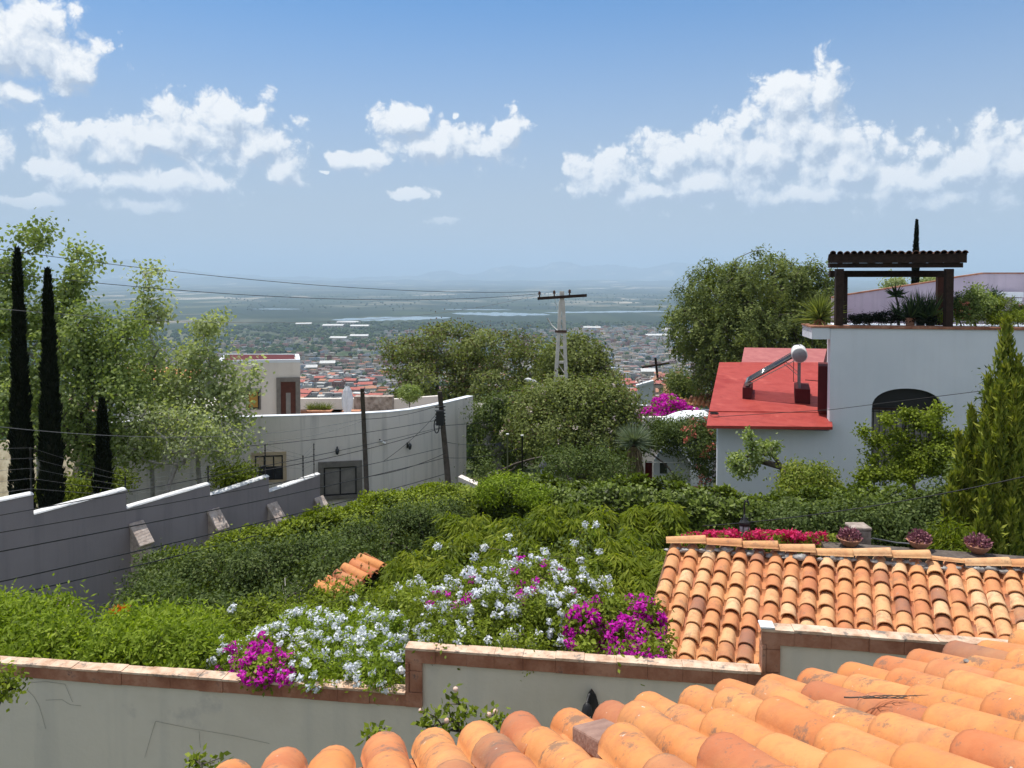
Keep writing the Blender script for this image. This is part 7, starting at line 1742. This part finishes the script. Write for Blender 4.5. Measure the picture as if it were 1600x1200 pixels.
def far_plants():
    rs = np.random.RandomState(160)
    D = 26.2; c = P(991, 692, D); g = Vector((c.x + .2, c.y, gz(c))); root = empty('yucca', g, 0, 'single yucca with a ball of spiky grey green leaves on a shaggy trunk', 'yucca')
    q = MB(); q.tube([g, g.lerp(c, .5) + Vector((.02, 0, 0)), c - Vector((0, 0, .1))], [.26, .22, .19], n=12); q.build('trunk', surf('shaggy_trunk', [(.14, .10, .06), (.30, .23, .15)], scale=9, bump=.8), root)
    lf = LeafSet(1); n = 900; t = rs.uniform(.35, .95, n); a = rs.uniform(0, 6.28, n); p = np.array(g) + np.outer(t, np.array(c - g)) + np.stack([.2 * np.cos(a), .2 * np.sin(a), np.zeros(n)], -1); lf.add(p, np.stack([.3 * np.cos(a), .3 * np.sin(a), -np.ones(n)], -1), .35, .03); lf.build('dead_leaves', leafmat('yucca_skirt', [(.16, .12, .07), (.32, .25, .16)], trans=.05), root, world=True)
    lf = LeafSet(2); blades(lf, tuple(c), 420, .80, .055, rs, 1.0, .45, droop=.06); lf.build('crown', G['yucca'], root, world=True)
    garden_shrub('bougainvillea', 'purple magenta bougainvillea in front of the long white wall', PD(1045, 39, -12), [E_(1045, 635, 38.5, 26, 16), E_(1025, 648, 38.5, 24, 12), E_(1065, 648, 38.5, 26, 12), E_(1050, 650, 38.2, 36, 10), E_(1085, 650, 38.6, 12, 8)], 161, 140, 3500, (.14, .08), G['hedge'], .16, flowers=[('bracts', G['magenta'], 300, 15, .15, .13, None)])
    garden_shrub('bougainvillea', 'coral red bougainvillea climbing over the arched gateway', PD(1090, 27.6, -9.4), [E_(1085, 690, 27.4, 34, 30), E_(1100, 720, 27.2, 20, 40), E_(1040, 685, 28, 36, 18), E_(1070, 670, 27.8, 40, 14), E_(1105, 680, 27.6, 16, 30)], 162, 260, 15000, (.09, .05), G['dark'], .2,
                 flowers=[('bracts', G['coral'], 34, 15, .11, .08, lambda x, y, r: x > 1062 and (y < 690 or x > 1090))], bark=M['bark_light'])
    garden_shrub('climbing_shrub', 'green creeper covering the low wall right of the yucca', PD(1030, 28.5, -9.4), [E_(1020, 680, 28.6, 20, 16), E_(1035, 668, 29, 26, 10), E_(1010, 690, 28.4, 14, 20), E_(1058, 745, 26.5, 10, 14)], 163, 110, 6500, (.09, .05), G['dark'], .18)
    # dark undergrowth below the middle trees
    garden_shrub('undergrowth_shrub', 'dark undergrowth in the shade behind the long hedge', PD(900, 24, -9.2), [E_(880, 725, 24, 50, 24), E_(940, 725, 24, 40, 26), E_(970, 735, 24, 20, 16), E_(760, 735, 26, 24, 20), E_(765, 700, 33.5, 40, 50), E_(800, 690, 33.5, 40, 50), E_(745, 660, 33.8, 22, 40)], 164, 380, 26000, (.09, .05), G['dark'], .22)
    # terrace plants
    T = WF.hit(1400, 513)[1] + .02
    def W(px, py, off): s, z = WF.hit(px, py, off); return WF.w(s, off, z)
    def base(px, off): s, _ = WF.hit(px, 500, off); return WF.w(s, off, T)
    b = base(1281, 1.0); b.z = WF.hit(1275, 511, .5)[1]; root = empty('spiky_dracaena', b, 0, 'big spiky leaved plant on the ledge left of the pergola', 'plant')
    q = MB(); q.lathe(tuple(b), [(.16, 0), (.2, .2), (.21, .22), (.16, .22)], n=14); q.build('pot', M['terracotta'], root)
    lf = LeafSet(3); blades(lf, (b.x, b.y, b.z + .2), 170, 1.05, .065, rs, .75, .5, droop=.14); blades(lf, (b.x, b.y, b.z + .45), 90, .8, .06, rs, .75, .5, droop=.14); lf.build('leaves', G['agave'] if False else G['pepper'], root, world=True)
    b = base(1404, 1.3); root = empty('agave_stalk', b, 0, 'star shaped agave rosette on a leafy stem under the pergola', 'plant')
    c = W(1400, 462, 1.3); q = MB(); q.tube([b, b.lerp(c, .5) + Vector((.06, 0, 0)), c], [.05, .04, .03], n=6); q.build('stem', M['bark'], root); lf = LeafSet(4); blades(lf, tuple(c), 46, .42, .10, rs, 1.0, .5, droop=.04); blades(lf, tuple(b.lerp(c, .3)), 50, .6, .06, rs, .6, .5, droop=.05); lf.build('leaves', G['agave'], root, world=True)
    for i, (px, off, lab, hh) in enumerate(((1422, .9, 'potted snake plant next to the agave stem under the pergola', .8), (1438, 1.1, 'tallest potted snake plant in the middle of the pergola row', .95), (1454, .9, 'potted snake plant just left of the reddish pergola post', .85))):
        b = base(px, off); root = empty('snake_plant', b, 0, lab, 'potted plant', 'snake plants under the pergola'); q = MB(); q.lathe(tuple(b), [(.12, 0), (.16, .25), (.17, .27), (.13, .27)], n=14); q.build('pot', M['terracotta'] if i == 0 else M['black_iron'], root)
        lf = LeafSet(5 + i); blades(lf, (b.x, b.y, b.z + .22), 110, hh * 1.1, .075, rs, .34, .1, droop=.0, seg=2); lf.build('leaves', G['agave'], root, world=True)
    garden_shrub('terrace_hedge', 'low dark clipped plants along the terrace edge under the pergola', base(1360, .5), [E_(1345, 498, 24.4, 26, 7), E_(1385, 496, 24.4, 22, 9), E_(1440, 500, 24.5, 34, 5)], 165, 150, 8000, (.05, .035), G['cypress'], .06)
    garden_shrub('terrace_shrub', 'fresh green leafy shrub with pale tips right of the pergola', base(1525, .9), [E_(1526, 460, 24, 16, 12), E_(1520, 480, 24, 18, 16), E_(1540, 478, 23.8, 16, 14), E_(1512, 495, 23.8, 12, 8)], 166, 110, 5200, (.08, .05), G['poplar'], .13)
    for px, py, lab, s in ((1503, 478, 'potted geranium with coral flowers beside the front pergola post', 167), (1550, 485, 'potted geranium with coral flowers left of the white ledge', 168), (1592, 484, 'dusky leaved potted plant at the right edge of the terrace', 169)):
        D = 23.8; garden_shrub('potted_geranium', lab, base(px, .6), [E_(px, py, D, 9, 7), E_(px, py + 10, D, 9, 9)], s, 40, 1500, (.06, .045), G['dark'], .08, cat='potted plant', flowers=[('blossoms', G['coral'], 12 if s != 169 else 3, 14, .05, .045, None)])
    garden_shrub('terrace_shrub', 'grassy green plants in front of the white ledge above the conifer', base(1575, .9), [E_(1570, 480, 23.7, 14, 16), E_(1560, 497, 23.6, 22, 8), E_(1590, 495, 23.4, 20, 8), E_(1480, 497, 23.9, 10, 8)], 170, 90, 4000, (.12, .022), G['hedge'], .1)
    garden_shrub('terrace_shrub', 'dark reedy plants between the front pergola post and the geranium', base(1495, 1.4), [E_(1496, 475, 24.8, 7, 16), E_(1550, 470, 25, 10, 14)], 171, 40, 1600, (.2, .03), G['agave'], .1)
    # planter grass on the curved house terrace
    lf = LeafSet(11); o = empty('planter_grass', PD(500, 32.2, -5.75), 0, 'grassy green clump growing in the long terracotta planter', 'plant')
    for px in np.linspace(482, 512, 9): p = PD(px, 32.2, 0); p.z = P(px, 642, 32.2).z; blades(lf, tuple(p), 60, .42, .025, rs, .5, .3)
    lf.build('leaves', G['pepper'], o, world=True)
far_plants()

# ------------------------------------------------------------------ low plants covering the garden ground
def ground_cover():
    rs = np.random.RandomState(200); n = 52000; y = rs.uniform(7.3, 30, n) ; x = rs.uniform(-1, 1, n) * (y * .75 + 1); z = ground_z(x, y); lf = LeafSet(201)
    keep = (np.sin(x * 1.7) * np.sin(y * 1.3) + rs.uniform(-.8, .8, n)) > -.5
    p = np.stack([x, y, z + rs.uniform(0, .25, n)], -1)[keep]; lf.add(p, unit(rs, len(p)) + np.array([0, 0, .8]), .16, .06); o = lf.build('ground_cover', G['dark']); tag(o, 'low green plants and grass covering the garden soil', 'ground cover', kind='stuff')
ground_cover()
